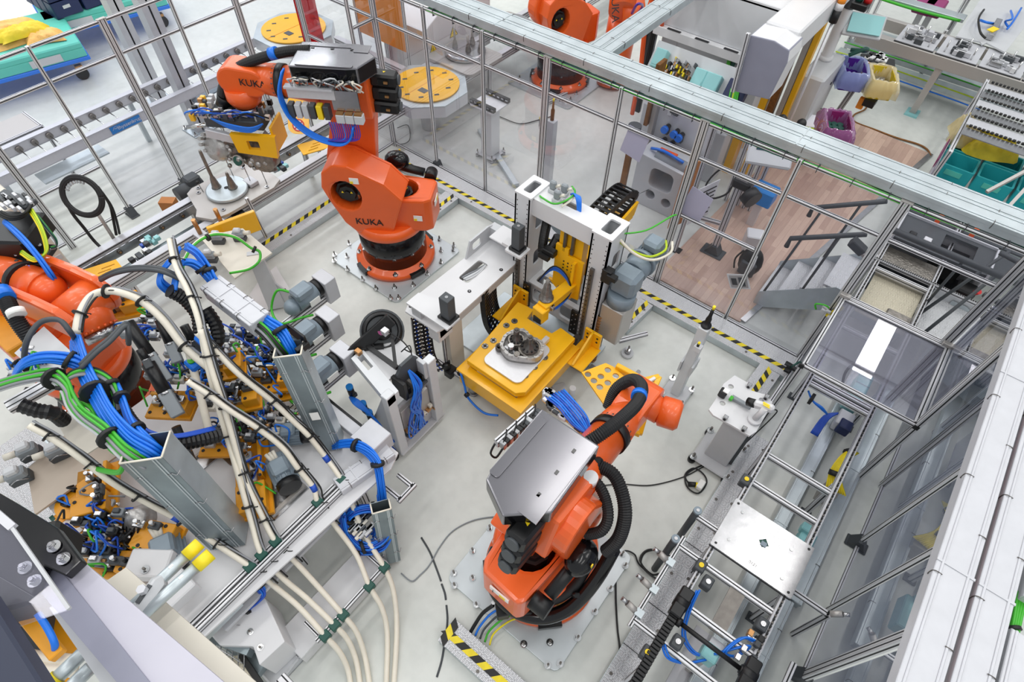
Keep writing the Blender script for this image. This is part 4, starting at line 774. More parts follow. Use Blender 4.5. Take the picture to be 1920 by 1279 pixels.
t=T('cable_carrier','wide black U-shaped cable carrier hanging below the white bridge beam','cable carrier',(-2.62,3.2,.3)); m=M(); chain(m,[(-2.72,3.2,.97),(-2.72,3.22,.6),(-2.7,3.26,.35),(-2.6,3.3,.2),(-2.46,3.36,.22),(-2.4,3.42,.34)],.3,.06,(.0,1,0) if 0 else (-.3,.95,0),'black',.05,['dblue','black','dblue','cable']); P('links',m,t)
t=T('cable_carrier','narrow black cable carrier with blue tubes below the bridge end','cable carrier',(-2.95,2.4,.2)); m=M(); chain(m,[(-3.0,2.48,.9),(-2.95,2.42,.6),(-2.88,2.38,.38),(-2.75,2.38,.26)],.18,.06,(.5,.85,0),'black',.045,['dblue','cable','black','dblue']); P('links',m,t)
m=M()
for i in range(5): m.tube([(-2.55,2.5,.3),(-2.5,2.46,.42+.01*i),(-2.44,2.42,.45+.01*i),(-2.36,2.38,.36),(-2.3,2.36,.22),(-2.1,2.36,.14),(-1.95,2.42,.16)],.012,'blue',6,6)
for f in ((-2.46,2.43,.46),(-2.32,2.365,.26)): m.cyl((f[0]-.015,f[1],f[2]),(f[0]+.015,f[1]-.005,f[2]),.03,mt='black',n=10)
ONE('blue_air_hose',m,'blue air hose bundle looping at the yellow table corner','hose')
t=T('air_regulator','small air regulator with blue caps behind the yellow table corner','air regulator',(-1.52,2.95,.12)); m=M(); m.box((-1.55,2.9,.12),(-1.47,2.98,.24),'lgrey',.01); m.cyl((-1.51,2.94,.24),(-1.51,2.94,.36),.035,mt='black',n=14); P('body',m,t); m=M(); m.cyl((-1.51,2.94,.36),(-1.51,2.94,.39),.037,mt='signblue',n=14); m.cyl((-1.58,2.84,.3),(-1.58,2.84,.33),.026,mt='signblue',n=12); P('blue_cap',m,t); m=M(); m.cyl((-1.58,2.84,.12),(-1.58,2.84,.3),.024,mt='black',n=12); P('filter',m,t)
t=T('tube_frame','bare aluminium tube frame lying on the floor by the lift station','frame',(-1.2,3.75,0)); m=M(); m.cyl((-1.58,3.62,.05),(-1.12,3.66,.05),.024,mt='alu'); P('bar',m,t); m=M(); m.cyl((-1.12,3.4,.05),(-1.12,3.9,.05),.024,mt='alu'); P('bar',m,t)
t=T('levelling_foot','grey machine foot block with bolt right of the lift station','machine foot',(-1.36,4.05,0)); m=M(); m.cyl((-1.36,4.05,0),(-1.36,4.05,.04),.07,mt='lgrey',n=16); m.cyl((-1.36,4.05,.04),(-1.36,4.05,.1),.035,mt='steel'); m.bolt((-1.36,4.05,.1),.02,.06); P('foot',m,t)
m=M(); m.prof((-1.5,4.05,.14),(-1.3,4.35,.14),.05,.05); P('strut',m,t)
m=M(); m.box((-3.05,2.95,.0),(-2.5,3.9,.03),'galv',.004); ONE('drip_plate',m,'flat galvanized plate on the floor beneath the white bridge beam','plate')

# ================================================================ tester stand
t=T('test_stand','white open-sided test stand with blue air tubing and levelling feet','test stand',(-2.62,1.78,0))
dx,dy=.0,.0
m=M(); m.box((-2.52,1.5,.06),(-2.44,1.6,1.12),'postw',.006); m.box((-2.5,2.0,.06),(-2.42,2.1,1.12),'postw',.006); m.box((-2.9,1.52,.06),(-2.5,1.56,.12),'lgrey'); m.box((-2.95,1.5,.08),(-2.42,2.12,.1),'lgrey',.006); P('side_frame',m,t)
m=M(); m.prism([(-.5,.08),(0,.08),(0,1.0),(-.08,1.05),(-.3,.5)],.02,'lgrey',((-2.46,1.54,0),X,Z,Y)); P('gusset_plate',m,t)
m=M(); m.box((-2.53,1.58,.1),(-2.5,2.02,.75),'lgrey'); m.box((-2.5,1.62,.3),(-2.46,1.98,.72),'alud',.004); m.box((-2.48,1.79,.3),(-2.455,1.81,.72),'dsteel'); P('back_panel',m,t)
m=M(); m.prism([[(-3.02,1.62),(-2.44,1.5),(-2.44,1.64),(-3.02,1.76)],[(-2.98,1.66),(-2.98,1.72),(-2.8,1.685),(-2.8,1.625)]],.1,'postw',((0,0,1.0),X,Y,Z)); m.prism([(-3.02,1.76),(-2.6,1.66),(-2.6,2.02),(-2.85,2.06)],.03,'white',((0,0,1.05),X,Y,Z)); P('top_deck',m,t)
m=M(); m.prism([(-.13,0),(.13,0),(.13,.16),(.07,.24),(-.07,.24),(-.13,.16)],.03,'dgrey',((-2.56,1.86,.98),Y,Z,X)); m.box((-2.6,1.7,.85),(-2.44,1.74,1.1),'black',.004); m.box((-2.6,1.96,.9),(-2.44,2.0,1.14),'lgrey',.004); m.box((-2.6,1.74,.84),(-2.44,1.98,.87),'dgrey')
for i in range(4): m.box((-2.58,1.76+.06*i,.87),(-2.46,1.79+.06*i,.96),random.choice(['steel','black','alud']),.004)
P('clamp_head',m,t)
m=M()
for i in range(16): y=1.6+random.random()*.42; m.obox((-2.45,y,.24+random.random()*.2),(X,Y,Z),(.05,.04,.04),random.choice(['cream','lgrey','dgrey','copper','steel']),.005)
P('fitting_group',m,t)
m=M()
for i in range(14):
    y=1.62+random.random()*.3; m.tube([(-2.55,1.86,1.1),(-2.42,1.84+random.uniform(-.05,.05),.95),(-2.41,1.78+random.uniform(-.08,.08),.75),(-2.42,y,.5),(-2.42,y+random.uniform(-.1,.1),.28),(-2.44,y+.05,.22)],.009,random.choice(['blue','blue','dblue']),5,5)
P('blue_tubes',m,t)
m=M()
for i in range(6): m.tube([(-2.98,1.46,.68),(-2.85,1.47-.01*i,.72),(-2.7,1.47,.6),(-2.58,1.48,.42),(-2.5,1.49,.3)],.012,'blue',6,5)
for i in range(6): m.tube([(-2.75,1.47,.3),(-2.65,1.47-.01*i,.22),(-2.5,1.48,.14)],.012,'dblue',6,4)
P('side_tubes',m,t)
for (x,z) in ((-2.98,.7),(-2.84,.55),(-2.78,.45)): m=M(); m.cyl((x,1.49,z),(x,1.49,z+.1),.032,mt='black',n=12); m.cyl((x,1.49,z+.1),(x,1.49,z+.13),.034,mt='signblue',n=12); m.box((x-.03,1.47,z-.05),(x+.03,1.53,z),'dgrey',.006); P('pressure_regulator',m,t)
for (x,y) in ((-2.53,1.46),(-2.95,1.48)): m=M(); m.cyl((x,y,0),(x,y,.035),.055,mt='black',n=16); m.cyl((x,y,.035),(x,y,.1),.016,mt='steel',n=10); m.bolt((x,y,.1),.02,.06); P('levelling_foot',m,t)
m=M(); c=V((-3.0,2.0,1.14)); ax=V((.5,-.35,.75)).normalized(); m.lathe([(.19,-.04),(.2,0),(.17,.05),(.15,.06),(.14,.02),(.09,.0),(.08,.08),(.04,.1)],c,ax,'black',28); m.lathe([(.205,-.01),(.205,.02)],c,ax,'dgrey',28); m.cyl(c+ax*.08,c+ax*.12,.04,mt='magenta',n=12); P('ring_light',m,t)
m=M(); a,b=g(655,668,1.05),g(733,598,1.3); m.bar(a,b,.05,.12,'black',V((-.5,.3,1)),bev=.006); m.bar(a.lerp(b,.2),a.lerp(b,.6)+V((.1,.0,-.1)),.05,.03,'black'); m.bar(g(690,650,1.12),g(745,690,1.2),.04,.03,'black'); m.bar(g(735,630,1.2),g(742,690,1.2),.03,.03,'black'); P('camera_bracket',m,t)
m=M(); m.obox(g(722,622,1.25),(X,Y,Z),(.06,.06,.06),'alu',.004); m.obox(g(672,660,1.12),(X,Y,Z),(.06,.05,.05),'copper',.004); P('connector',m,t)
m=M(); m.tube([g(728,622,1.25),g(755,640,1.25),g(770,660,1.2),g(758,655,1.15)],.006,'black',5,5); m.tube([g(752,660,1.15),g(768,648,1.2),g(772,668,1.15)],.006,'black',5,5); P('camera_cable',m,t)

# ================================================================ pedestals in the cell
t=T('probe_pedestal','slim grey pedestal with black probe tip on a bolted foot','pedestal',(-.66,3.92,0))
m=M(); m.box((-.8,3.78,.04),(-.52,4.06,.06),'lgrey',.01); P('foot_plate',m,t)
m=M(); m.box((-.71,3.86,.06),(-.61,3.98,1.2),'postw',.006); m.box((-.73,3.83,.5),(-.71,4.0,.66),'lgrey'); m.box((-.61,3.83,.5),(-.59,4.0,.66),'lgrey'); m.prism([(0,0),(.1,.04),(.1,.1),(0,.06)],.07,'white',((-.66,3.86,.95),-Y,Z,X)); P('post',m,t)
m=M(); m.lathe([(.05,0),(.05,.02),(.028,.02),(.028,.1),(.018,.14),(.014,.24)],(-.66,3.92,1.2),mt='black',n=16); P('probe',m,t); m=M(); m.cyl((-.66,3.92,1.44),(-.66,3.92,1.48),.014,mt='hazy',n=10); P('yellow_tip',m,t)
m=M(); m.cyl((-.63,3.79,1.02),(-.63,3.79,1.08),.013,mt='black'); m.cyl((-.63,3.79,1.08),(-.63,3.79,1.1),.013,mt='hazy'); P('small_pin',m,t)
for (x,y) in ((-.78,3.8),(-.54,3.8),(-.78,4.04),(-.54,4.04)): m=M(); m.cyl((x,y,0),(x,y,.04),.03,mt='steel',n=12); m.bolt((x,y,.06),.022,.07); P('levelling_bolt',m,t)
t=T('camera_pedestal','light grey table pedestal with cut-out top plate and white camera','pedestal',(.02,3.5,0))
m=M(); m.box((-.17,3.3,.05),(.25,3.72,.075),'lgrey',.012); P('foot_plate',m,t)
m=M(); m.box((-.08,3.42,.075),(.16,3.6,.83),'lgrey',.006); m.box((.16,3.46,.1),(.19,3.54,.75),'dgrey'); P('column',m,t)
m=M(); pl=[(-.24,3.36),(-.18,3.33),(.0,3.34),(.17,3.34),(.2,3.42),(.19,3.8),(.1,3.84),(-.02,3.8),(-.08,3.86),(-.22,3.86),(-.26,3.7),(-.24,3.55)]
m.prism([pl,circ(-.17,3.5,.026,12)[::-1],circ(-.19,3.72,.026,12)[::-1],circ(.1,3.76,.026,12)[::-1]],.025,'white',((0,0,.83),X,Y,Z)); P('top_plate',m,t,bevel=.004)
for (x,y) in ((-.08,3.36),(.1,3.36),(-.06,3.82),(.12,3.8)): m=M(); m.box((x-.02,y-.02,.855),(x+.02,y+.02,.9),'steel',.004); m.cyl((x,y-.021,.87),(x,y-.025,.87),.012,mt='ink'); P('stop_pin',m,t)
for (x,y) in ((-.15,3.32),(.22,3.32),(.22,3.7),(-.15,3.7)): m=M(); m.cyl((x,y,0),(x,y,.05),.04,mt='black',n=14); m.bolt((x,y,.075),.024,.07); P('levelling_bolt',m,t)
m=M(); a,b=g(1360,738,.9),g(1408,765,.9); m.bar(g(1372,744,.88),b,.04,.035,'grey',bev=.004); m.obox(g(1356,737,.9),(X,Y,Z),(.07,.08,.07),'black',.008); m.obox(g(1362,733,.94),(X,Y,Z),(.05,.05,.01),'label'); m.obox(g(1371,747,.89),(X,Y,Z),(.03,.04,.03),'green'); P('gauge',m,t)
m=M(); c=g(1414,788,.86); m.cyl(c,c+Z*.03,.06,mt='white',n=20); m.cyl(c+Z*.03,c+V((.02,.02,.2)),.028,mt='white',n=14); a,b=g(1412,756,1.02),g(1452,768,1.06); m.bar(a,b,.07,.08,'white',bev=.02); m.obox(g(1438,760,1.11),(b-a,(b-a).cross(Z),Z),(0,0,0),'white') if 0 else None; P('camera_body',m,t)
m=M(); m.cyl(g(1402,753,1.0),g(1415,757,1.03),.04,mt='black',n=16); P('lens',m,t)
m=M(); m.obox(g(1437,758,1.108),(X,Y,Z),(.06,.02,.004),'ylabel'); m.obox(g(1437,762,1.108),(X,Y,Z),(.06,.012,.004),'ylabel'); P('yellow_label',m,t)
m=M(); m.tube([g(1452,768,1.03),g(1455,775,.95),g(1420,810,.5),g(1380,845,.15),g(1320,875,.02),g(1280,895,.01),g(1220,910,.01),g(1160,908,.01),g(1095,915,.02)],.006,'hazb',5,8); ONE('camera_cable',m,'thin black camera cable trailing across the floor to the front robot','cable')
m=M(); m.tube([g(x,y,.02) for x,y in ((1345,862),(1300,880),(1285,895),(1290,915),(1310,925),(1325,905),(1318,888),(1300,878),(1284,892),(1296,912))],.008,'black',6,5); c=g(1312,912,.03); m.box(c+V((-.03,-.05,0)),c+V((.03,.05,.06)),'label',.006); m.cyl(c+V((-.1,-.05,0)),c+V((-.03,-.02,.03)),.025,mt='black'); m.cyl(c+V((-.04,-.03,.03)),c+V((-.02,-.02,.03)),.027,mt='hazy'); ONE('plug_coil',m,'small coil of black cable with yellow-ringed plug by the walkway','cable')
t=T('sensor_pole','short dark sensor pole with light cap beside the walkway','pole',g(1300,1040,0)); m=M(); a=g(1292,965,0); p=gx(1316,930,.17) if 0 else V((.1,2.48,.8)); m.cyl((.13,2.46,0),(.13,2.46,.78),.03,mt='dgrey',n=16); P('pole',m,t); m=M(); m.cyl((.13,2.46,.78),(.13,2.46,.81),.034,mt='motor',n=16); m.cyl((.13,2.46,.81),(.13,2.46,.815),.014,mt='white',n=12); P('cap',m,t)
t=T('sensor_pole','short dark sensor pole with light cap by the black cable loops','pole',(.1,2.14,0)); m=M(); m.cyl((.1,2.14,0),(.1,2.14,.78),.03,mt='dgrey',n=16); P('pole',m,t); m=M(); m.cyl((.1,2.14,.78),(.1,2.14,.81),.034,mt='motor',n=16); m.cyl((.1,2.14,.81),(.1,2.14,.815),.014,mt='white',n=12); P('cap',m,t)
m=M(); pts=[(1268,1048),(1220,1030),(1200,1050),(1225,1078),(1255,1060),(1238,1034),(1210,1036),(1203,1060),(1230,1085),(1262,1092)]; m.tube([g(x,y,.03+.01*(i%3)) for i,(x,y) in enumerate(pts)],.008,'black',6,6); m.tube([g(x,y,.02) for x,y in ((1240,1094),(1200,1060),(1190,1040),(1172,1033),(1158,1045),(1155,1080),(1155,1130),(1158,1180),(1162,1220),(1158,1279),(1150,1330))],.008,'black',6,8); ONE('black_cable',m,'black cable looped on the floor and running down past the front robot','cable')
m=M(); m.tube([g(x,y,.012) for x,y in ((935,968),(890,975),(850,995),(825,1025),(805,1060),(788,1078),(772,1090),(752,1075))],.006,'grey',5,6); ONE('floor_cable',m,'thin grey cable curving over the floor left of the front robot','cable')
m=M()
for seg in (((790,1008),(806,1035),(818,1065),(827,1090)),((828,1095),(834,1112),(836,1125)),((837,1135),(839,1160),(837,1185)),((833,1210),(828,1240),(819,1270))): m.tube([g(x,y,.004) for x,y in seg],.009,'dgrey',6,4)
ONE('tape_line',m,'broken dark grey tape line stuck across the floor','tape',kind=None)
# ================================================================ cabling machine on the left
GP=lambda L:[g(*q) for q in L]
def bundle(name,label,cat,pts,n,r,mats,spread,ties=(),group=None,seg=5,parent=None,part=None):
    P0=[V(p) for p in pts]; m=M()
    for i in range(n):
        a=2.4*i; rr=spread*math.sqrt((i+.5)/n); off=V((rr*cos(a),rr*sin(a)*.7,rr*sin(a+.7)*.7)); w=[p+off*random.uniform(.85,1.15) for p in P0]; m.tube(w,r,mats[i%len(mats)],6,seg)
    if parent: 
        o=P(part,m,parent); t=parent
    else: t=T(name,label,cat,P0[0],group); P('strands',m,t)
    for f in ties:
        k=min(len(P0)-2,int(f*(len(P0)-1))); u=f*(len(P0)-1)-k; c=P0[k].lerp(P0[k+1],u); d=(P0[k+1]-P0[k]).normalized(); m=M(); m.cyl(c-d*.014,c+d*.014,spread+r*1.6,mt='hazb',n=12); P('cable_tie',m,t)
    return t
t=T('machine_table','white machine table with aluminium front rails on the left','machine table',(-3.2,.35,0)); MT=t
m=M(); m.prism([(-4.35,-.75),(-2.22,-.75),(-2.1,1.15),(-2.16,1.3),(-3.1,1.3),(-3.2,1.05),(-4.35,1.05)],.025,'white',((0,0,.775),X,Y,Z)); P('top_panel',m,t,bevel=.004)
m=M(); m.prof((-2.27,-.8,.83),(-2.27,1.2,.83),.04,.08); P('front_rail',m,t)
m=M(); m.prof((-2.34,-.8,.83),(-2.34,.75,.83),.04,.04); P('rear_rail',m,t)
for y in (-.55,.2,.95):
    m=M(); m.prof((-2.4,y,.03),(-2.4,y,.77),.08,.08,(1,0,0)); P('leg',m,t)
for y in (-.6,.3,1.0): m=M(); m.prof((-4.2,y,.03),(-4.2,y,.77),.08,.08,(1,0,0)); P('leg',m,t)
m=M(); m.prof((-2.1,1.05,.6),(-1.92,1.05,.6),.04,.04); m.prof((-2.1,1.2,.6),(-1.92,1.2,.6),.04,.04); m.prof((-1.92,1.02,.6),(-1.92,1.23,.6),.04,.04); P('outrigger',m,t)
m=M(); m.box((-2.3,-.5,.6),(-2.26,.95,.66),'black'); m.box((-2.26,-.5,.6),(-2.2,.95,.64),'alw'); P('lower_strip',m,t)
m=M(); m.box((-2.05,-.3,.15),(-1.76,.66,.2),'white',.006); m.box((-2.05,-.3,.02),(-2.0,.66,.15),'white'); m.box((-1.82,-.3,.02),(-1.76,.66,.15),'white'); P('foot_plate',m,t)
m=M(); m.prof((-1.72,-.14,.32),(-1.72,.62,.32),.035,.035); m.prof((-1.9,-.1,.32),(-1.74,-.1,.32),.03,.03); m.prof((-1.9,.58,.32),(-1.74,.58,.32),.03,.03); P('hose_rail',m,t)
m=M(); m.prism([(-2.65,-.6),(-2.2,-.6),(-2.0,-.45),(-1.86,-.5),(-1.84,-.28),(-2.2,-.18),(-2.65,-.2)],.42,'white',((0,0,.1),X,Y,Z)); m.box((-2.0,-.58,0),(-1.8,-.3,.1),'lgrey',.01); P('leg_box',m,t,bevel=.01)
for (x,y) in ((-1.95,-.42),(-2.1,-.4)): m=M(); m.bolt((x,y,.52),.016,.03); P('bolt',m,t)
m=M(); m.box((-2.72,.25,.8),(-2.5,.6,.815),'steel'); m.box((-2.72,.26,.815),(-2.69,.6,.835),'alud'); m.box((-2.56,.26,.815),(-2.53,.6,.835),'alud'); P('rail_plate',m,t)
for (x,y) in ((-3.4,.25),(-3.25,.5)): m=M(); m.prism(rrect(.16,.36,.01,2,x,y),.016,'steel',((0,0,.8),X,Y,Z)); m.box((x-.07,y-.17,.816),(x-.05,y+.17,.84),'alud'); P('slide_plate',m,t)
# linear axes with end boxes and motors
for i,(x,y0,y1,l) in enumerate(((-3.98,1.3,2.12,'farthest of three linear axes with grey motor and white end box'),(-3.58,1.2,1.82,'middle of three linear axes with grey motor and white end box'),(-3.15,1.1,1.62,'nearest of three linear axes with white end box, by the test stand'))):
    t=T('linear_axis',l,'linear axis',(x,(y0+y1)/2,.8),'linear axes on the left machine')
    m=M(); m.prof((x,y0-.5,.86),(x,y1-.05,.86),.09,.08); P('rail',m,t)
    m=M(); m.box((x-.1,y1-.06,.82),(x+.1,y1+.08,1.12),'alw',.006); P('end_box',m,t)
    m=M(); m.cyl((x-.02,y1-.12,1.02),(x-.02,y1-.06,1.02),.09,mt='black',n=18); m.cyl((x-.02,y1-.36,1.02),(x-.02,y1-.12,1.02),.095,mt='motor',n=22); m.obox((x-.0,y1-.26,1.13),(X,Y,Z),(.15,.2,.1),'motor',.02); m.sph((x-.02,y1-.4,1.0),.085,'motor',14,(1,1,1)); m.obox((x+.08,y1-.2,.98),(X,Y,Z),(.01,.12,.07),'label'); P('motor',m,t)
    m=M(); m.tube([(x-.05,y1-.34,1.14),(x-.16,y1-.42,1.16),(x-.15,y1-.55,1.0),(x+.04,y1-.6,.98),(x+.12,y1-.42,.96),(x+.13,y1-.3,.9)],.013,'green',6,5); P('green_cable',m,t)
t=T('axis_cover','white covered linear slide with end box by the machine edge','linear axis',(-2.75,1.3,.8)); m=M(); m.box((-3.1,1.15,.8),(-2.45,1.25,.88),'alw',.005); m.box((-3.05,1.27,.8),(-2.5,1.29,.82),'black'); P('cover',m,t); m=M(); m.box((-2.5,1.1,.78),(-2.25,1.34,.98),'alw',.006); m.box((-2.48,1.1,.78),(-2.25,1.12,.8),'cream'); P('end_box',m,t)
# vertical and lying trunkings
def vduct(label,b,tp,w,d,facing,opening=True):
    t=T('cable_trunking',label,'cable trunking',b); b=V(b);tp=V(tp); ax=(tp-b).normalized(); f=V(facing); f=(f-ax*f.dot(ax)).normalized(); s=ax.cross(f); L=(tp-b).length; c=(b+tp)/2
    m=M(); m.obox(c-f*(d/2),(ax,s,f),(L,w,.006),'galvd'); m.obox(c+s*(w/2),(ax,s,f),(L,.006,d),'galv'); m.obox(c-s*(w/2),(ax,s,f),(L,.006,d),'galv'); P('trough',m,t)
    m=M(); m.obox(c+f*(d/2),(ax,s,f),(L,w+.012,.008),'galvd',.002)
    for o in (-.36,-.28,.28,.36): m.obox(c+f*(d/2+.005)+s*(w*o),(ax,s,f),(L,.01,.006),'galv')
    P('lid',m,t)
    m=M(); e=tp; 
    for q in (-1,1): m.tube([e+s*q*w/2-f*d/2,e+s*q*w/2+f*d/2],.007,'cable',6,1)
    m.tube([e-s*w/2+f*d/2,e+s*w/2+f*d/2],.007,'cable',6,1); P('edge_trim',m,t)
    for k in (.2,.55,.85):
        for q in (-1,1):
            m=M(); p=b.lerp(tp,k)+f*(d/2+.008)+s*(q*w*.42); m.tube([p-s*q*.03,p+ax*.012,p+s*q*.02-ax*.01,p+s*q*.04-f*.03],.003,'steel',5,3); P('wire_clip',m,t)
    return t,ax,s,f
t,ax,s,f=vduct('upright galvanized trunking with barcode label in the middle of the machine',(-2.68,1.0,.8),(-2.86,1.08,1.95),.2,.16,(.6,-.6,.1)); m=M(); m.obox(V((-2.73,1.03,1.3))+f*.088,(ax,s,f),(.09,.07,.002),'label'); P('barcode_label',m,t)
vduct('wide upright galvanized trunking full of cables nearest the camera',(-2.68,-.04,.8),(-2.86,-.02,2.05),.26,.2,(.6,-.6,.1))
vduct('upright galvanized trunking standing on the foot plate by the blue coil',(-1.82,.72,.04),(-1.92,.86,.82),.15,.1,(.8,-.5,.1))
duct('cable_trunking','pale horizontal trunking lying high behind the cable crossing',(-3.15,1.085,2.06),(-3.77,1.085,2.05),.17,.13,'alw',clips=6)
m=M(); m.box((-3.0,1.19,1.9),(-2.8,1.21,2.02),'black',.004); m.box((-2.82,1.1,1.9),(-2.78,1.21,1.96),'black',.004); ONE('trunking_bracket',m,'black bracket joining upright and lying trunkings','bracket')
duct('cable_trunking','short galvanized trunking on the machine front by the yellow-capped pipes',(-2.3,-.72,.78),(-2.3,-.3,.78),.16,.1,'galv',clips=3); duct('cable_trunking','short pale trunking along the machine front rail by the test stand',(-2.3,.75,.88),(-2.2,1.26,.88),.14,.08,'alw',clips=3)
# white conduits with strapped cables
def conduit(label,pts,r=.022,strand=3,clamps=(),ties=4,low=None,sleeve=None):
    P0=GP(pts); t=T('conduit',label,'conduit',P0[-1],'white conduits'); m=M(); m.tube(P0,r,'cable',10,6); P('pipe',m,t)
    if strand:
        m=M(); h=P0[:max(2,len(P0)-(low or 0))]
        for i in range(strand): o=V((.02*cos(i*1.3),.026,.018*sin(i*1.9)))*1.2; m.tube([p+o*random.uniform(.9,1.3) for p in h],.0075,['hazb','gcab','hazb'][i%3],5,6)
        P('strapped_cables',m,t)
        for k in range(ties):
            f=(k+.5)/ties*(len(h)-1); i=int(f); c=h[i].lerp(h[i+1],f-i); d=(h[i+1]-h[i]).normalized(); m=M(); m.cyl(c-d*.006,c+d*.006,r*1.9,mt='hazb',n=10); m.tube([c,c+V((.05,.02,.03)),c+V((.07,.05,.01)),c+V((.04,.05,-.02))],.004,'hazb',4,3); P('cable_tie',m,t)
    for (x,y,z) in clamps: m=M(); c=g(x,y,z); m.obox(c,(X,Y,Z),(.07,.08,.06),'dgreen',.006); P('clamp',m,t)
    if sleeve: m=M(); a=g(*sleeve); k=min(range(len(P0)),key=lambda i:(P0[i]-a).length); d=(P0[min(k+1,len(P0)-1)]-P0[max(0,k-1)]).normalized(); m.cyl(P0[k]-d*.03,P0[k]+d*.03,r*1.15,mt='dblue',n=12); P('blue_sleeve',m,t)
    return t
conduit('long white conduit rising from the second rail clamp to the tall tip at the top',[(318,450,2.3),(330,500,2.25),(352,545,2.2),(372,600,2.1),(390,690,1.85),(420,800,1.5),(442,875,1.3),(470,975,1.0),(491,1041,.86),(530,1084,.62),(575,1122,.46),(628,1173,.34),(652,1200,.2),(668,1240,.06),(676,1290,.02)],clamps=((491,1041,.86),(628,1173,.34)),low=5,ties=6)
conduit('white conduit through the third rail clamp beside the long tall one',[(376,618,2.1),(399,700,1.85),(425,780,1.6),(455,887,1.25),(490,965,1.0),(517,1016,.86),(556,1056,.65),(600,1104,.46),(644,1154,.34),(668,1185,.2),(684,1230,.06),(694,1290,.02)],clamps=((517,1016,.86),(644,1154,.34)),low=5,ties=5)
conduit('curved white conduit with blue sleeve through the fourth rail clamp',[(351,715,1.9),(390,740,1.8),(430,769,1.68),(483,803,1.5),(530,840,1.3),(560,880,1.12),(588,915,.96),(596,942,.86),(628,985,.65),(668,1040,.46),(693,1100,.34),(716,1140,.2),(726,1190,.06),(724,1290,.02)],clamps=((596,942,.86),(693,1100,.34)),low=5,sleeve=(585,905,1.0))
conduit('curved white conduit with blue sleeve through the rightmost rail clamp',[(370,625,2.05),(399,653,1.95),(449,703,1.75),(511,753,1.5),(550,790,1.32),(580,819,1.18),(612,860,.98),(640,900,.86),(662,950,.65),(688,1010,.46),(721,1065,.34),(738,1110,.2),(744,1180,.06),(738,1290,.02)],clamps=((640,900,.86),(721,1065,.34)),low=5,sleeve=(605,850,1.03))
conduit('white conduit swooping from the left cable heap to the leftmost rail clamp',[(54,798,1.95),(100,824,1.85),(152,860,1.72),(210,905,1.55),(270,940,1.35),(330,972,1.15),(366,994,1.02),(420,1030,.93),(469,1063,.86),(510,1096,.62),(560,1138,.46),(610,1193,.34),(636,1222,.2),(652,1255,.06),(658,1290,.02)],clamps=((469,1063,.86),(610,1193,.34)),low=5,ties=6,sleeve=(345,982,1.1))
conduit('thick white conduit arching over the left robot wrist',[(143,625,1.98),(150,589,2.02),(170,557,2.05),(199,546,2.06),(228,549,2.05),(266,565,2.0),(306,600,1.92),(345,650,1.8),(392,690,1.7)],.03,5,(),4)
t=T('conduit','short white conduit with bright blue clamp in the machine centre','conduit',g(345,690,1.6)); m=M(); m.tube(GP([(350,640,1.75),(362,690,1.6),(380,760,1.4),(395,820,1.2)]),.03,'cable',10,5); P('pipe',m,t); m=M(); c=g(363,682,1.62); m.obox(c,(X,Y,Z),(.12,.1,.07),'blue',.015); m.cyl(c+Z*.035,c+Z*.05,.03,mt='green',n=12); c2=g(382,636,1.85); m.obox(c2,(X,Y,Z),(.12,.1,.08),'blue',.02); P('blue_clamp',m,t)
# cable bundles
bundle('cable_bundle','broad bright blue tube bundle pouring into the nearest wide trunking','cable',GP([(140,640,2.0),(155,690,2.04),(175,730,2.06),(200,775,2.06),(235,815,2.05),(275,840,2.02),(305,860,1.9)]),26,.011,['blue'],.075,(.35,))
bundle('cable_bundle','second narrow blue tube bundle right of the broad one','cable',GP([(215,718,2.0),(228,745,2.03),(245,790,2.04),(275,825,2.03),(303,850,1.9)]),9,.011,['blue'],.035,(.25,.6))
bundle('cable_bundle','blue tube arch bending over the left robot base','cable',GP([(25,712,1.9),(35,690,2.0),(55,675,2.05),(90,670,2.08),(130,675,2.06),(160,688,2.0)]),12,.012,['blue'],.05,(.8,))
bundle('cable_bundle','grey and green control cables curving down to the wide trunking','cable',GP([(-10,725,1.9),(40,710,1.98),(90,703,2.02),(118,720,2.03),(130,750,2.0),(150,775,2.02),(190,805,2.05),(230,845,2.04),(268,870,1.95)]),14,.012,['gcab','gcab','green','gcab','lgrey','green'],.06,(.3,.8))
bundle('cable_bundle','arched grey cables with black straps near the robot base','cable',GP([(120,745,1.95),(122,715,2.02),(140,700,2.06),(175,698,2.06),(205,715,2.04),(218,740,2.0),(222,765,1.9)]),8,.012,['gcab','gcab','hazb','green'],.035,(.1,.7))
bundle('cable_bundle','loose green cable loop hanging over the cream plate','cable',GP([(140,755,1.95),(170,765,2.0),(185,800,2.0),(205,840,1.95),(230,860,1.9),(225,885,1.8),(200,885,1.7),(165,875,1.6)]),2,.014,['green'],.012)
bundle('cable_bundle','blue tube loops at the top of the tall conduit','cable',GP([(335,470,2.2),(318,490,2.2),(303,510,2.15),(302,530,2.1),(320,545,2.0)]),8,.011,['blue'],.04,())
bundle('cable_bundle','blue tube arch running into the pale lying trunking','cable',GP([(350,462,2.15),(370,475,2.16),(388,500,2.1),(398,520,2.05),(408,535,1.98)]),10,.011,['blue'],.04,(.6,))
bundle('cable_bundle','small blue tube fan beside the black carrier top','cable',GP([(325,545,2.1),(335,500,2.15),(355,492,2.16),(378,505,2.1),(400,530,2.0)]),9,.011,['blue'],.035,(.75,))
bundle('cable_bundle','blue cables dropping out of the lying trunking into the upright one','cable',[(-3.25,1.12,2.0),(-3.12,1.12,2.01),(-3.0,1.13,2.0),(-2.91,1.11,1.95),(-2.87,1.1,1.85),(-2.85,1.09,1.75)],12,.012,['blue'],.045,(.4,))
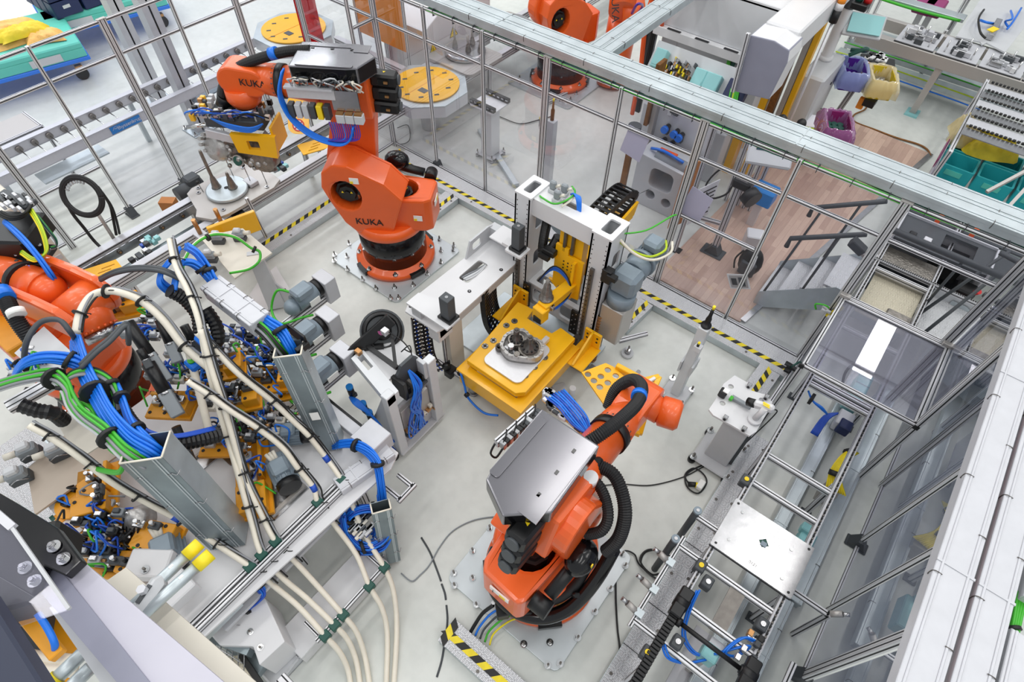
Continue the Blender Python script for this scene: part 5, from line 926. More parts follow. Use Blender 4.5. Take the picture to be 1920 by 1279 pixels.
bundle('cable_bundle','black and green cables bending down left of the blue drop','cable',[(-3.25,1.05,2.0),(-3.12,1.05,2.0),(-3.02,1.04,1.98),(-2.95,1.04,1.9),(-2.9,1.05,1.8),(-2.87,1.06,1.7)],12,.012,['hazb','gcab','hazb','green'],.045,())
bundle('cable_bundle','blue tube bundle arching over the front rail into the upright trunking','cable',GP([(628,835,.9),(660,832,.98),(690,845,1.0),(708,870,.97),(714,905,.85),(718,935,.7)]),16,.009,['blue'],.045,(.25,.6))
bundle('cable_coil','large coiled mass of dark blue tubes under the machine edge','coil',GP([(640,965,.62),(650,1000,.5),(680,1025,.42),(715,1010,.42),(725,980,.5),(700,955,.6),(660,960,.62),(648,985,.5),(672,1030,.36),(712,1025,.34),(728,1000,.4)]),14,.009,['dblue','blue'],.05,(.2,.35,.5,.65,.8))
bundle('cable_bundle','blue tubes dropping behind the upright trunking by the coil','cable',GP([(712,925,.72),(715,950,.62),(712,975,.5),(700,1000,.42)]),12,.009,['dblue','blue'],.04,(.4,))
m=M()
for i in range(30): m.obox(g(655+random.uniform(0,40),960+random.uniform(0,45),.55),(X,Y,Z),(.03,.08,.03),random.choice(['steel','lgrey','dgrey','cream']),.004)
ONE('connector_cluster',m,'cluster of silver plug connectors inside the dark blue coil','connectors',kind='stuff')
bundle('cable_bundle','blue tube loop hanging below the leftmost conduit clamp','cable',GP([(478,1075,.75),(482,1095,.68),(492,1112,.62),(478,1128,.56),(455,1145,.5),(430,1160,.45),(405,1180,.4)]),12,.01,['dblue','blue'],.04,(.2,.6))
bundle('cable_bundle','yellow-green earth wires looping down below the white box','cable',GP([(424,1105,.75),(412,1125,.7),(395,1150,.62),(375,1175,.5),(370,1195,.4),(390,1195,.36),(412,1180,.4),(408,1160,.5)]),6,.006,['hazy','lime'],.025)
bundle('cable_bundle','dark cable heap under the yellow-capped pipes','cable',GP([(300,1150,.55),(340,1135,.6),(380,1120,.62),(420,1100,.66),(410,1075,.7)]),14,.012,['hazb','dgrey','gcab','green'],.07)
bundle('cable_bundle','thick grey cables swinging from the left robot to the carrier top','cable',GP([(188,525,1.95),(215,512,2.08),(255,505,2.15),(300,508,2.2),(340,525,2.15)]),2,.018,['dgrey'],.03)
bundle('cable_bundle','single grey cable hoop over the cable heap at the left edge','cable',GP([(45,680,1.95),(50,640,2.1),(75,605,2.15),(110,600,2.15),(130,620,2.1),(140,635,2.0)]),1,.02,['dgrey'],.001)
bundle('cable_bundle','pair of grey cables crossing in front of the left robot flange','cable',GP([(150,690,2.1),(180,660,2.14),(205,640,2.15),(235,610,2.15),(240,625,2.1),(240,645,2.0)]),2,.018,['dgrey'],.03)
# black carriers and pneumatic cylinders
t=T('cable_carrier','black cable carrier arching from wide trunking to the machine centre','cable carrier',g(330,820,1.5)); m=M(); m.ribbed(GP([(205,735,1.85),(225,765,1.86),(245,795,1.85),(275,822,1.82),(320,832,1.75),(370,825,1.65),(410,815,1.55)]),.06,'black',12,.03); P('links',m,t); m=M(); 
for i in range(4): m.tube([p+V((.01*i-.02,.03,.045)) for p in GP([(215,745,1.87),(245,792,1.86),(280,822,1.83),(330,830,1.74),(400,815,1.57)])],.01,'dblue',5,5)
P('blue_tubes',m,t)
for (pts,l) in (([(318,545,2.1),(345,560,2.0),(370,590,1.9),(375,625,1.8)],'black cable carrier dropping beside the tall conduit'),([(385,580,1.9),(405,610,1.8),(408,640,1.7),(390,650,1.65)],'black cable carrier loop behind the tall conduit'),([(40,760,1.85),(70,770,1.8),(100,775,1.75),(120,790,1.6)],'black cable carrier end at the left heap')):
    t=T('cable_carrier',l,'cable carrier',g(*pts[0])); m=M(); m.ribbed(GP(pts),.055,'black',12,.03); P('links',m,t)
for (a,b,r,l) in (((278,682,1.75),(335,780,1.5),.05,'long black pneumatic cylinder with grey lower half by the robot base'),((262,655,1.85),(282,690,1.75),.03,'short black rod coupling above the long cylinder'),((240,605,1.9),(315,715,1.6),.045,'black pneumatic cylinder slanting under the white arch conduit'),((300,600,1.8),(335,680,1.6),.04,'dark grey cylinder beside the black carrier loop'),((330,800,1.3),(365,880,1.0),.035,'thin dark sensor cylinder hanging beside the wide trunking'),((345,610,1.7),(372,660,1.5),.035,'short dark cylinder behind the tall conduit')):
    t=T('pneumatic_cylinder',l,'pneumatic cylinder',g(*b)); A=g(*a);B=g(*b); m=M(); m.cyl(A,A.lerp(B,.55),r,mt='black',n=16); P('rod_cover',m,t); m=M(); d,s,u,L=frame(A.lerp(B,.55),B); m.obox(A.lerp(B,.77),(d,s,u),(L,r*1.9,r*1.9),'dgrey' if r<.04 else 'grey',.006); m.cyl(A.lerp(B,.55),A.lerp(B,.6),r*1.1,mt='steel',n=12); P('barrel',m,t)
# plug boxes
def plug(t,c,ax,sc=1):
    m=M(); c=V(c); a=V(ax).normalized(); b=Z.cross(a); m.obox(c+Z*.03*sc,(a,b,Z),(.13*sc,.08*sc,.06*sc),'dgrey',.008); m.obox(c+Z*.09*sc,(a,b,Z),(.12*sc,.075*sc,.07*sc),'grey',.012); m.obox(c+Z*.14*sc,(a,b,Z),(.08*sc,.06*sc,.05*sc),'lgrey',.014); m.cyl(c+Z*.1*sc+a*.06*sc,c+Z*.11*sc+a*.13*sc,.024*sc,mt='cream',n=12); m.tube([c+b*.045*sc+Z*.05*sc-a*.05*sc,c+b*.055*sc+Z*.09*sc,c+b*.045*sc+Z*.06*sc+a*.05*sc],.005,'steel',5,4); P('plug_connector',m,t)
t=T('plug_pedestal','cream connector plate on white pedestal with three grey plugs behind the machine','pedestal',(-5.2,2.1,0))
zz=.92; q=[g(*p,zz) for p in ((395,430),(455,420),(562,480),(490,530))]; m=M(); m.prism([(p.x,p.y) for p in [g(375,445,zz),g(440,522,zz),g(510,474,zz),g(455,428,zz)]],.02,'cream',((0,0,zz-.02),X,Y,Z)); P('plate',m,t)
for (x,y) in ((398,490),(412,455),(452,450)): plug(t,g(x,y,zz),(.6,.5,0))
m=M(); m.prism([(-.1,0),(.1,0),(.07,zz-.03),(-.07,zz-.03)],.06,'lgrey',((-5.02,2.0,.04),V((.6,.8,0)),Z,V((.8,-.6,0)))); m.prism([(0,0),(.4,0),(0,.5)],.02,'lgrey',((-5.0,2.0,.04),V((.85,.5,0)),Z,V((-.5,.85,0)))); P('column',m,t)
m=M(); q=[g(x,y,0) for x,y in ((490,530),(520,505),(548,552),(500,590),(470,560))]; m.prism([(p.x,p.y) for p in q][::-1],.03,'white',((0,0,.03),X,Y,Z)); P('foot_plate',m,t)
for (x,y) in ((497,520),(540,555)): m=M(); p=g(x,y,0); m.cyl(p,p+Z*.05,.03,mt='black',n=12); m.bolt(p+Z*.06,.02,.07); P('levelling_bolt',m,t)
bundle('cable_bundle','green and cream cable arch over the three grey plugs','cable',GP([(340,530,1.2),(345,490,1.3),(365,458,1.35),(400,440,1.32),(440,445,1.25),(470,465,1.15),(486,472,1.1),(485,490,1.05),(465,505,1.0),(430,512,1.0)]),2,.014,['green','cable'],.015,(.3,.6))
t=T('plug_box','brown connector plate with grey industrial plugs at the left edge','connector box',g(90,890,1.0)); zz=1.02
m=M(); pl=[g(50,880,zz),g(150,790,zz),g(225,850,zz),g(65,965,zz)]; m.prism([(p.x,p.y) for p in pl][::-1],.02,'taupe',((0,0,zz-.02),X,Y,Z)); m.box((-4.3,-.75,.78),(-3.95,-.4,zz-.02),'lgrey'); P('plate',m,t)
for (x,y) in ((45,900),(65,855),(118,855)): plug(t,g(x,y,zz),(-.3,-.9,0),1.15)
m=M(); m.prism([(p.x,p.y) for p in [g(105,790,1.5),g(160,750,1.5),g(200,830,1.5),g(150,862,1.5)]][::-1],.012,'cream',((0,0,1.5),X,Y,Z)); ONE('cream_plate',m,'cream sheet-metal plate between cable bundles and grey plugs','plate')
m=M(); m.prism([(p.x,p.y) for p in [g(30,665,1.75),g(85,615,1.75),g(145,670,1.75),g(90,715,1.75)]][::-1],.02,'lgrey',((0,0,1.75),X,Y,Z)); ONE('grey_plate',m,'light grey cover plate over the left robot base','plate')
t=T('slotted_bar','pale slotted aluminium arm lying across the left cable heap','bar',g(50,750,1.75)); m=M(); m.prof(g(15,765,1.75),g(95,720,1.75),.1,.06); P('bar',m,t)
# yellow fixtures, valve clusters and motors on the machine
def fixture(label,c,ax,L,W,cl=14):
    L*=1.35; W*=1.4
    c=V(c);a=V(ax).normalized();b=Z.cross(a); t=T('yellow_fixture',label,'fixture',c); m=M(); m.obox(c+Z*.05,(a,b,Z),(L,W,.04),'ochre',.005); m.obox(c+Z*.12+a*L*.3,(a,b,Z),(L*.35,W*.8,.12),'ochre',.006); m.obox(c+Z*.1-a*L*.2+b*W*.3,(a,b,Z),(L*.5,.03,.12),'ochre',.004); P('body',m,t)
    for i in range(6):
        m=M(); p=c+a*L*(-.42+.16*i)+b*W*(.3 if i%2 else -.3)+Z*(.07 if i<3 else .181); m.cyl(p,p+Z*.004,.014,mt='ink',n=10); P('bolt_hole',m,t)
    for i in range(5):
        m=M(); q=c+a*L*(-.3+.15*i)+b*W*random.uniform(-.15,.3)+Z*(.09+(.11 if i>2 else 0)); m.obox(q,(a,b,Z),(.09,.06,.05),random.choice(['dgrey','black','lgrey','steel','steel']),.006); m.cyl(q+Z*.02,q+Z*.08,.016,mt=random.choice(['steel','black','chrome']),n=10); P('clamp_unit',m,t)
    m=M()
    for i in range(4):
        p=c+a*L*random.uniform(-.5,.5)+b*W*random.uniform(-.5,.5)+Z*.2; m.tube([p,p+V((random.uniform(-.06,.06),random.uniform(-.05,.06),.05)),p+V((random.uniform(-.1,.1),random.uniform(-.1,.1),.01)),p+V((random.uniform(-.12,.12),random.uniform(-.12,.12),-.1))],.008,random.choice(['blue','dblue','blue','hazb','gcab','green']),5,5)
    P('tubes',m,t)
    return t
for (x,y,z,ax,L,W,l) in ((480,905,.82,(.75,-.5,0),.5,.2,'amber yellow drilled fixture plate in front of the big grey motor'),(430,835,.85,(.6,.5,0),.3,.2,'amber yellow fixture under the crossing white conduits'),(520,720,1.05,(.6,.6,0),.32,.18,'amber yellow fixture left of the upright trunking foot'),(420,700,1.25,(.5,.7,0),.3,.18,'amber yellow fixture with valves between conduits and lying trunking'),(250,1010,.85,(.9,.5,0),.6,.2,'amber yellow drilled fixture beside the yellow-capped pipes'),(190,930,.95,(.8,-.5,0),.35,.22,'amber yellow fixture with blue loops left of the wide trunking'),(225,1065,.8,(.8,.6,0),.4,.14,'amber yellow beam below the white foreground beam edge'),(330,770,1.15,(.7,.5,0),.28,.16,'small yellow fixture under the slanting cylinders'),(230,590,1.3,(.5,.8,0),.3,.16,'yellow gripper block right of the left robot flange'),(455,760,1.1,(.5,.7,0),.26,.16,'yellow fixture behind the fourth white conduit'),(560,735,.95,(.5,.7,0),.24,.14,'yellow fixture right behind the upright barcode trunking')): fixture(l,g(x,y,z),ax,L,W)
for (x,y,z,l) in ((420,655,1.3,'group of black and silver valves right of the blue clamps'),(480,660,1.3,'group of valves and sensors below the lying trunking'),(470,610,1.3,'small valve group in the gap under the lying trunking'),(320,700,1.4,'dark blue tube knot with silver fittings by the robot base'),(450,800,1.1,'grey valve group between the two curved conduits'),(270,620,1.5,'silver sensors and valves near the slanting cylinder top'),(200,980,1.05,'black and grey valves with looped tubes left of the lantern-like cap'),(185,1010,1.0,'black valve group by the foreground beam edge'),(400,730,1.3,'valves hidden behind the crossing conduits'),(520,790,1.0,'valves in front of the barcode trunking'),(60,690,1.7,'black clamp blocks on the grey cover plate')):
    c=g(x,y,z); t=T('valve_block',l,'valve block',c)
    for i in range(12):
        m=M(); q=c+V((-.13+.09*(i%4)+random.uniform(-.02,.02),-.1+.1*(i//4)+random.uniform(-.02,.02),random.uniform(-.06,.05))); A=(V((.8,.6,0)),V((-.6,.8,0)),Z); m.obox(q,A,(.085,.06,.06),random.choice(['dgrey','black','steel','lgrey','cream','dgrey','grey']),.006); m.obox(q+Z*.04,A,(.05,.035,.03),random.choice(['black','lgrey','steel','dgrey']),.004); m.cyl(q+A[0]*.04,q+A[0]*.075,.013,mt=random.choice(['chrome','black','copper']),n=8); P('valve',m,t)
    m=M()
    for i in range(9):
        p=c+V((random.uniform(-.15,.15),random.uniform(-.12,.12),.06)); m.tube([p,p+V((random.uniform(-.06,.06),random.uniform(-.05,.05),.06)),p+V((random.uniform(-.1,.1),random.uniform(-.08,.08),.02)),p+V((random.uniform(-.12,.12),random.uniform(-.12,.12),-.1))],.008,random.choice(['blue','dblue','dblue','blue','hazb','green']),5,5)
    P('tubes',m,t)
def motor(label,c,ax,s=1):
    c=V(c);a=V(ax).normalized();b=Z.cross(a); t=T('electric_motor',label,'motor',c); m=M(); m.cyl(c-a*.16*s,c+a*.12*s,.1*s,mt='motor',n=20)
    for i in range(14): q=2*pi*i/14; u=b*cos(q)+Z*sin(q); m.obox(c+u*.105*s,(a,u,a.cross(u)),(.24*s,.02,.008),'motor')
    P('housing',m,t); m=M(); m.obox(c+Z*.11*s,(a,b,Z),(.16*s,.16*s,.09*s),'motor',.02); P('terminal_box',m,t); m=M(); m.cyl(c+a*.12*s,c+a*.19*s,.105*s,mt='black',n=18); P('flange',m,t)
    m=M()
    for k in range(3): m.cyl(c-a*.08*s+b*(.02*k-.03)+Z*.12*s,c-a*.16*s+b*(.03*k-.05)+Z*.14*s,.016*s,mt='cream',n=10)
    P('cable_gland',m,t); return t
motor('large grey electric motor on the table front between white conduits',g(530,885,.95),(.65,-.2,0),.9)
motor('grey electric motor below the yellow-capped pipes',g(318,1035,.9),(.7,-.3,0),1.05)
motor('dark motor behind the fifth conduit by the table rail',g(545,815,.92),(.5,.5,0),.8)
motor('dark grey cylinder motor left of the yellow beam',g(215,1045,.85),(.8,.5,0),.9)
t=T('lantern_cap','round silver slotted motor fan cap among yellow fixtures','fan cap',g(262,970,1.0)); c=g(262,972,1.0); m=M(); m.lathe([(.02,.1),(.08,.09),(.1,.04),(.1,-.06)][::-1],c,V((.3,-.5,.8)),'cast',20); P('cap',m,t); m=M()
for i in range(5): d=V((.3,-.5,.8)).normalized(); s=d.cross(Z).normalized(); u=s.cross(d); m.obox(c+s*(.03*(i-2))-u*.04+d*.06,(s,u,d),(.012,.12,.07),'black')
P('slots',m,t)
t=T('tool_tray','white tool tray with yellow insert and black pins at lower left','tray',g(130,960,.9)); m=M(); pl=[g(x,y,.92) for x,y in ((80,935),(110,912),(170,950),(180,975),(150,1000),(118,985))]; m.prism([(p.x,p.y) for p in pl][::-1],.02,'white',((0,0,.91),X,Y,Z)); P('tray',m,t); m=M(); c=g(140,945,.94); m.cyl(c,c+Z*.03,.13,mt='ochre',n=24); m.obox(g(112,972,.93),(X,Y,Z),(.1,.06,.01),'ochre'); P('yellow_disc',m,t)
for i in range(8): m=M(); p=g(88+13*i,930+6*(i%3)*2-4*i if i<4 else 915+8*i-40,.95); m.cyl(p,p+V((.1,.04,.05)),.015,mt='black',n=10); P('pin',m,t)
m=M(); m.obox(g(98,972,.935),(X,Y,Z),(.05,.03,.006),'dgreen'); P('green_label',m,t)
m=M(); m.box((-2.62,-.62,.95),(-2.42,-.4,1.08),'white',.01); ONE('junction_box',m,'white junction box next to the yellow-green earth wires','box')
t=T('white_box','white enclosure corner with hex bolt under the yellow-capped pipes','box',(-2.75,-.6,.9)); m=M(); m.obox(g(285,1060,1.0),(V((.8,.6,0)),V((-.6,.8,0)),Z),(.3,.2,.14),'white',.012); P('body',m,t); m=M(); m.bolt(g(272,1068,1.08),.02,.03); P('hex_bolt',m,t)
# left robot
t=T('robot','orange left robot half hidden under cables, wrist with pale flange','robot',(-5.35,.12,.03)); tmC=rob_frame((-5.35,.12),20)
base_parts(t,tmC); m=M(tmC); m.prism(rrect(.8,.62,.12,4,-.05,0),.55,'orange',((0,0,.62),X,Y,Z)); P('carousel',m,t,bevel=.05)
m=M(tmC); m.prism(capsule((-.1,1.15),(-.55,1.5),.25,.2,12),.24,'orange',((0,.12,0),X,Z,-Y)); P('link_arm',m,t,bevel=.03)
m=M(); a,b=g(-30,490,1.75),g(45,525,1.78); d=(b-a); m.cyl(a,b,.135,.15,mt='orange',n=26); P('forearm',m,t); m=M(); m.cyl(b,b+d.normalized()*.05,.165,mt='rubber',n=26); P('seal_ring',m,t)
c0=b+d.normalized()*.05; c1=g(155,575,1.74); ux=(c1-c0).normalized(); sy=Z.cross(ux).normalized(); L=(c1-c0).length
def loop2(pts): return [(p.x,p.y) for p in spline([(x,y,0) for x,y in pts],5)]
for q in (1,-1):
    m=M(); lp=[(0,-.15),(0,.15),(.12,.18),(L*.7,.2),(L+.05,.19),(L+.16,.12),(L+.18,0),(L+.14,-.12),(L+.02,-.17),(L*.6,-.14)]; m.prism(lp[::-1],.075,'orange',(c0+sy*(.15 if q>0 else -.225),ux,ux.cross(sy)*-1 if 0 else sy.cross(ux)*-1,sy)); P('wrist_fork',m,t,bevel=.03)
m=M(); m.lathe([(.08,-.02),(.15,0),(.16,.15),(.165,.2)],c0,ux,'orange',26); m.sph(c0+ux*.2,.15,'orange',18); P('wrist_neck',m,t)
fd=(g(200,640,1.5)-c1).normalized(); m=M(); m.cyl(c1-sy*.15,c1+sy*.15,.165,mt='orange',n=28); m.lathe([(.15,0),(.165,.12),(.15,.2),(.12,.23)],c1,fd,'orange',28)
for i in range(18): aa=2*pi*i/18; s,u=frame((0,0,0),fd)[1:3]; m.cyl(c1+fd*.2+s*.145*cos(aa)+u*.145*sin(aa),c1+fd*.22+s*.145*cos(aa)+u*.145*sin(aa),.012,mt='orange',n=6)
P('wrist_head',m,t); m=M(); m.cyl(c1+fd*.23,c1+fd*.3,.13,mt='steel',n=26); P('flange',m,t)
m=M(); m.ribbed(GP([(-10,540,1.95),(10,560,1.95),(25,590,1.9),(45,620,1.8),(70,650,1.65)]),.06,'rubber'); P('dress_hose',m,t); m=M(); a,b=GP([(2,545,1.98),(12,560,1.97)]); m.cyl(a,b,.068,mt='blue',n=14); a,b=GP([(28,582,1.94),(33,592,1.92)]); m.cyl(a,b,.064,mt='label',n=14); P('hose_sleeve',m,t)
m=M(); a=g(-5,605,1.3); m.box(a-V((.3,.1,.05)),a+V((.45,.15,.05)),'ochre',.01); ONE('yellow_plate',m,'dark yellow plate behind the ribbed hose at the left edge','plate')
# upper-left dark gripper with cables
t=T('robot_gripper','dark gripper unit with silver plugs at the upper left edge','gripper',g(30,440,1.9)); m=M(); c=g(20,440,1.95); m.obox(c,(V((.8,.6,0)),V((-.6,.8,0)),Z),(.5,.4,.2),'black',.02); m.obox(g(60,480,1.85),(V((.8,.6,0)),V((-.6,.8,0)),Z),(.3,.25,.06),'black',.01); P('body',m,t)
m=M(); m.bar(g(0,365,2.15),g(60,385,2.15),.12,.05,'dgrey',bev=.01)
for i in range(16): m.obox(g(5+random.uniform(0,55),375+random.uniform(-12,18),2.2),(X,Y,Z),(.06,.025,.04),random.choice(['alw','black','lgrey','black']),.004)
P('plug_row',m,t); m=M()
for i in range(22): p=g(60+random.uniform(-30,35),480+random.uniform(-20,22),1.9); m.cyl(p,p+Z*.01,.015,mt=random.choice(['alw','dsteel','lampo','blue','alw']),n=10)
P('hole_pattern',m,t)
bundle('cable_bundle','straight blue tubes crossing the dark gripper at the upper left','cable',GP([(8,415,2.1),(40,445,2.08),(70,480,2.02),(95,515,1.9),(105,530,1.8)]),6,.011,['blue'],.03)
bundle('cable_bundle','green-yellow wires looping down by the cream cabinet','cable',GP([(58,395,2.15),(75,425,2.12),(85,455,2.05),(85,475,2.0),(65,487,1.98),(40,473,1.98)]),5,.009,['lime','green','hazy'],.025)
bundle('cable_bundle','thin green cable loop hanging on the cream cabinet side','cable',GP([(70,405,2.12),(90,430,2.08),(105,450,2.0),(105,462,1.95),(95,465,1.95)]),3,.008,['dgreen','green','gcab'],.015)
bundle('cable_bundle','black cable arcs below the silver plug row','cable',GP([(0,400,2.15),(20,408,2.15),(45,402,2.15),(58,385,2.18)]),5,.012,['hazb'],.03)
t=T('machine_cabinet','tall cream machine cabinet side at the left under the fence','cabinet',(-6.9,.75,0)); m=M(); m.box((-7.7,.1,0),(-6.75,.72,1.5),'cream',.01); P('body',m,t); m=M(); m.box((-6.75,.12,.75),(-6.74,.7,.8),'lgrey'); P('trim_strip',m,t)

t=T('walkway_plate','checker-plate floor strip at the left edge below the grey plugs','walkway',(-4.9,-1.0,0)); m=M(); m.box((-5.6,-1.5,.08),(-4.1,-.62,.095),'checker'); P('tread_plate',m,t); m=M(); m.box((-5.6,-.62,0),(-4.1,-.6,.09),'galv'); P('side_rail',m,t)
# ================================================================ left conveyor in the cell
t=T('roller_conveyor','inner left conveyor with steel side rails and drive rollers','conveyor',(-6.35,2.6,0)); CL=.6
for (x,w) in ((-6.66,.07),(-6.12,.07)):
    m=M(); m.prof((x,.3,CL),(x,6.8,CL),w,.12); m.box((x-.05,.3,CL+.06),(x+.05,6.8,CL+.068),'alw'); P('side_rail',m,t)
m=M(); m.box((-6.56,.3,CL-.06),(-6.548,6.8,CL+.05),'steel'); P('inner_plate',m,t)
for i in range(15):
    m=M(); y=.9+i*.27; m.cyl((-6.548,y,CL),(-6.53,y,CL),.028,mt='dsteel',n=14); m.cyl((-6.53,y,CL),(-6.525,y,CL),.012,mt='copper',n=10); P('roller_end',m,t)
m=M(); m.cyl((-6.38,.5,CL-.12),(-6.38,2.1,CL-.12),.05,mt='galvd',n=16); m.cyl((-6.3,2.9,CL-.12),(-6.3,4.6,CL-.12),.04,mt='galv',n=16); P('drive_tube',m,t)
for y in (1.0,2.4,3.9): 
    for x in (-6.66,-6.12): m=M(); m.prof((x,y,.02),(x,y,CL-.06),.06,.06,(1,0,0)); P('leg',m,t)
m=M(); m.box((-6.1,.6,CL-.13),(-6.08,4.7,CL-.06),'galv'); P('cable_tray',m,t)
for (x,y) in ((-6.42,1.45),(-6.3,1.25),(-6.4,3.3)):
    m=M(); c=V((x,y,CL))
    for i in range(10): m.obox(c+V((random.uniform(-.08,.08),random.uniform(-.12,.12),random.uniform(-.02,.06))),(X,Y,Z),(.06,.06,.05),random.choice(['black','dgrey','steel','teal','dblue']),.005)
    P('stop_unit',m,t)
t=T('turntable','grey turntable plate with round machined disc and pins on the left conveyor','turntable',(-6.3,2.58,CL+.08))
m=M(); m.prism([(-6.75,2.3),(-6.7,2.2),(-6.35,2.1),(-6.25,2.02),(-6.05,2.12),(-6.0,2.3),(-5.98,2.95),(-6.05,3.1),(-6.45,3.12),(-6.7,3.0)],.04,'alud',((0,0,CL+.08),X,Y,Z)); P('base_plate',m,t,bevel=.006)
m=M(); m.lathe([(.22,0),(.25,.01),(.25,.04),(.235,.05)],(-6.36,2.55,CL+.12),mt='galv',n=48); P('round_plate',m,t); m=M(); m.cyl((-6.36,2.55,CL+.17),(-6.36,2.55,CL+.172),.028,mt='ink',n=18); P('centre_hole',m,t)
for (x,y,h) in ((-6.46,2.48,.5),(-6.3,2.6,.2)): m=M(); m.lathe([(.06,0),(.05,.02),(.03,.14),(.02,.16),(.02,h),(.012,h+.03)],(x,y,CL+.17),mt='gear',n=16); P('pin',m,t)
for (x,y,h) in ((-6.58,2.35,.16),(-6.5,2.75,.4),(-6.25,2.82,.3),(-6.12,2.95,.25)): m=M(); m.cyl((x,y,CL+.12),(x+.02,y-.02,CL+.12+h),.006,mt='steel',n=8); m.sph((x+.02,y-.02,CL+.12+h),.022,'black',10); P('sensor_rod',m,t)
m=M(); m.obox((-6.25,2.82,CL+.15),(X,Y,Z),(.16,.12,.05),'alw',.005); P('block',m,t)
for (x,y) in ((-6.68,2.35),(-6.6,2.3),(-6.1,2.3),(-6.05,2.9),(-6.6,2.95)): m=M(); m.cyl((x,y,CL+.12),(x,y,CL+.13),.025,mt='steel',n=14); m.cyl((x,y,CL+.13),(x,y,CL+.132),.012,mt='ink',n=10); P('bush',m,t)
t=T('sensor_bracket','slotted aluminium sensor post clamped to the conveyor front by the turntable','bracket',(-6.0,2.55,.2)); m=M(); m.prof((-6.0,2.62,.12),(-6.0,2.58,.78),.04,.04,(1,0,0)); P('post',m,t); m=M(); m.box((-6.1,2.35,.5),(-6.02,2.5,.62),'black',.006); P('black_block',m,t)
t=T('yellow_stop','angled yellow stop bracket at the conveyor below the green plug arch','bracket',g(430,420,.7)); m=M(); c=g(440,428,.75); m.obox(c,(V((.3,.95,0)),V((-.95,.3,0)),Z),(.55,.05,.28),'yellow',.006); m.obox(c+V((.05,-.2,-.03)),(V((.9,.1,0)),V((-.1,.9,0)),Z),(.2,.04,.16),'yellow',.006); m.obox(c+V((-.1,0,-.1)),(X,Y,Z),(.3,.4,.03),'yellow',.006); P('bracket',m,t); m=M(); m.cyl(c+V((0,.05,.0)),c+V((.03,.05,.0)),.03,mt='ink',n=12); P('hole',m,t)
for (x,y) in ((375,425),(415,405)): m=M(); p=g(x,y+12,.72); m.obox(p-Z*.03,(X,Y,Z),(.14,.12,.04),'alw',.005); m.cyl(p,p+Z*.2,.025,mt='copper',n=14); ONE('guide_pin',m,['copper-coloured guide pin nearer the blue cables','copper-coloured guide pin nearer the round turntable'][int(x>400)],'pin','guide pins')
for (x,y,l) in ((195,510,'yellow slotted guard piece at the conveyor beside the left robot'),(590,275,'yellow slotted guard piece at the conveyor beside the rear robot arm')):
    c=g(x,y,.62); t=T('guard_plate',l,'guard',c); m=M(); m.prism([[(-.2,-.09),(.2,-.12),(.16,.1),(-.2,.12)]]+[rrect(.14,.014,.006,2,-.04+.05*k,-.05+.045*k)[::-1] for k in range(3)],.012,'yellow',(c,V((.3,.95,0)),V((-.95,.3,.15)),Z)); P('plate',m,t)
t=T('drive_motor','dark grey drive motor with cardboard piece behind the conveyor rail','motor',(-6.95,2.3,.5)); m=M(); m.cyl((-6.9,2.15,.62),(-6.9,2.5,.62),.09,mt='dgrey',n=18); m.obox((-6.9,2.4,.72),(X,Y,Z),(.16,.18,.1),'dgrey',.02); P('housing',m,t); m=M(); m.obox((-6.85,2.0,.6),(V((.8,.6,0)),V((-.6,.8,0)),Z),(.18,.12,.14),'card'); P('cardboard_piece',m,t); m=M(); m.box((-6.95,2.2,0),(-6.85,2.45,.54),'alud'); P('bracket',m,t)
# hanging cable coil on a rod
t=T('cable_hanger','black cable coil hung on a slim metal rod by the left fence','cable hanger',g(215,450,.6)); 
m=M(); m.cyl(g(215,450,.62),g(178,392,1.05),.02,mt='alud',n=12); P('rod',m,t)
ctr=g(155,368,1.3); e1=V((.75,.6,0)).normalized(); e2=V((-.35,.35,.87)).normalized(); m=M()
for k,(r,o) in enumerate(((.2,0),(.215,.015),(.185,.02),(.2,.035))): m.tube([ctr+e1*(r*cos(a))+e2*(r*1.0*sin(a))+V((.01*o,-.3*o,0)) for a in [2*pi*i/20 for i in range(21)]],.017,'rubber',8,3)
P('coil',m,t); m=M(); m.tube([ctr-e1*.2,ctr-e1*.17-e2*.18,g(158,428,.9),g(175,450,.7),g(190,465,.62)],.017,'rubber',8,5); m.tube([ctr+e1*.19+e2*.1,g(205,382,1.1),g(212,410,.9),g(218,440,.65)],.016,'rubber',8,5); m.tube([ctr+e1*.2+e2*.08,g(208,385,1.1),g(218,412,.9),g(224,438,.65)],.014,'rubber',8,5); P('cable_ends',m,t)
m=M(); 
for i in range(8): a=1.2+1.5*i/7; m.obox(ctr+e1*(.16*cos(a))+e2*(.16*sin(a)),(e1*cos(a)+e2*sin(a),e2*cos(a)-e1*sin(a),e1.cross(e2)),(.05,.018,.02),'steel',.003)
P('coil_hook',m,t)

# ================================================================ outside left
RT=.76
t=T('roller_track','outer roller track with dark rollers and thin axles behind the left fence','conveyor',(-9.0,2.6,0)); xa,xb=-9.24,-8.7
for x in (xa,xb):
    m=M(); m.box((x-.035,.2,RT-.12),(x+.035,5.1,RT),'alu'); m.box((x-.045,.2,RT),(x+.045,5.1,RT+.012),'alw'); m.box((x-.04,.2,RT-.13),(x+.04,5.1,RT-.118),'alw'); P('side_rail',m,t)
for i in range(24):
    y=.35+i*.2; m=M(); m.cyl((xa+.035,y,RT-.06),(xa+.075,y,RT-.06),.042,mt='gear',n=14); P('roller',m,t)
    m=M(); m.cyl((xa+.07,y,RT-.06),(xb-.03,y,RT-.06),.008,mt='chrome',n=8); P('axle',m,t)
for y in (.9,2.9,4.6):
    m=M(); m.box((xa-.03,y-.03,0),(xa+.03,y+.03,RT-.13),'galv'); m.box((xb-.03,y-.03,0),(xb+.03,y+.03,RT-.13),'galv'); P('leg',m,t)
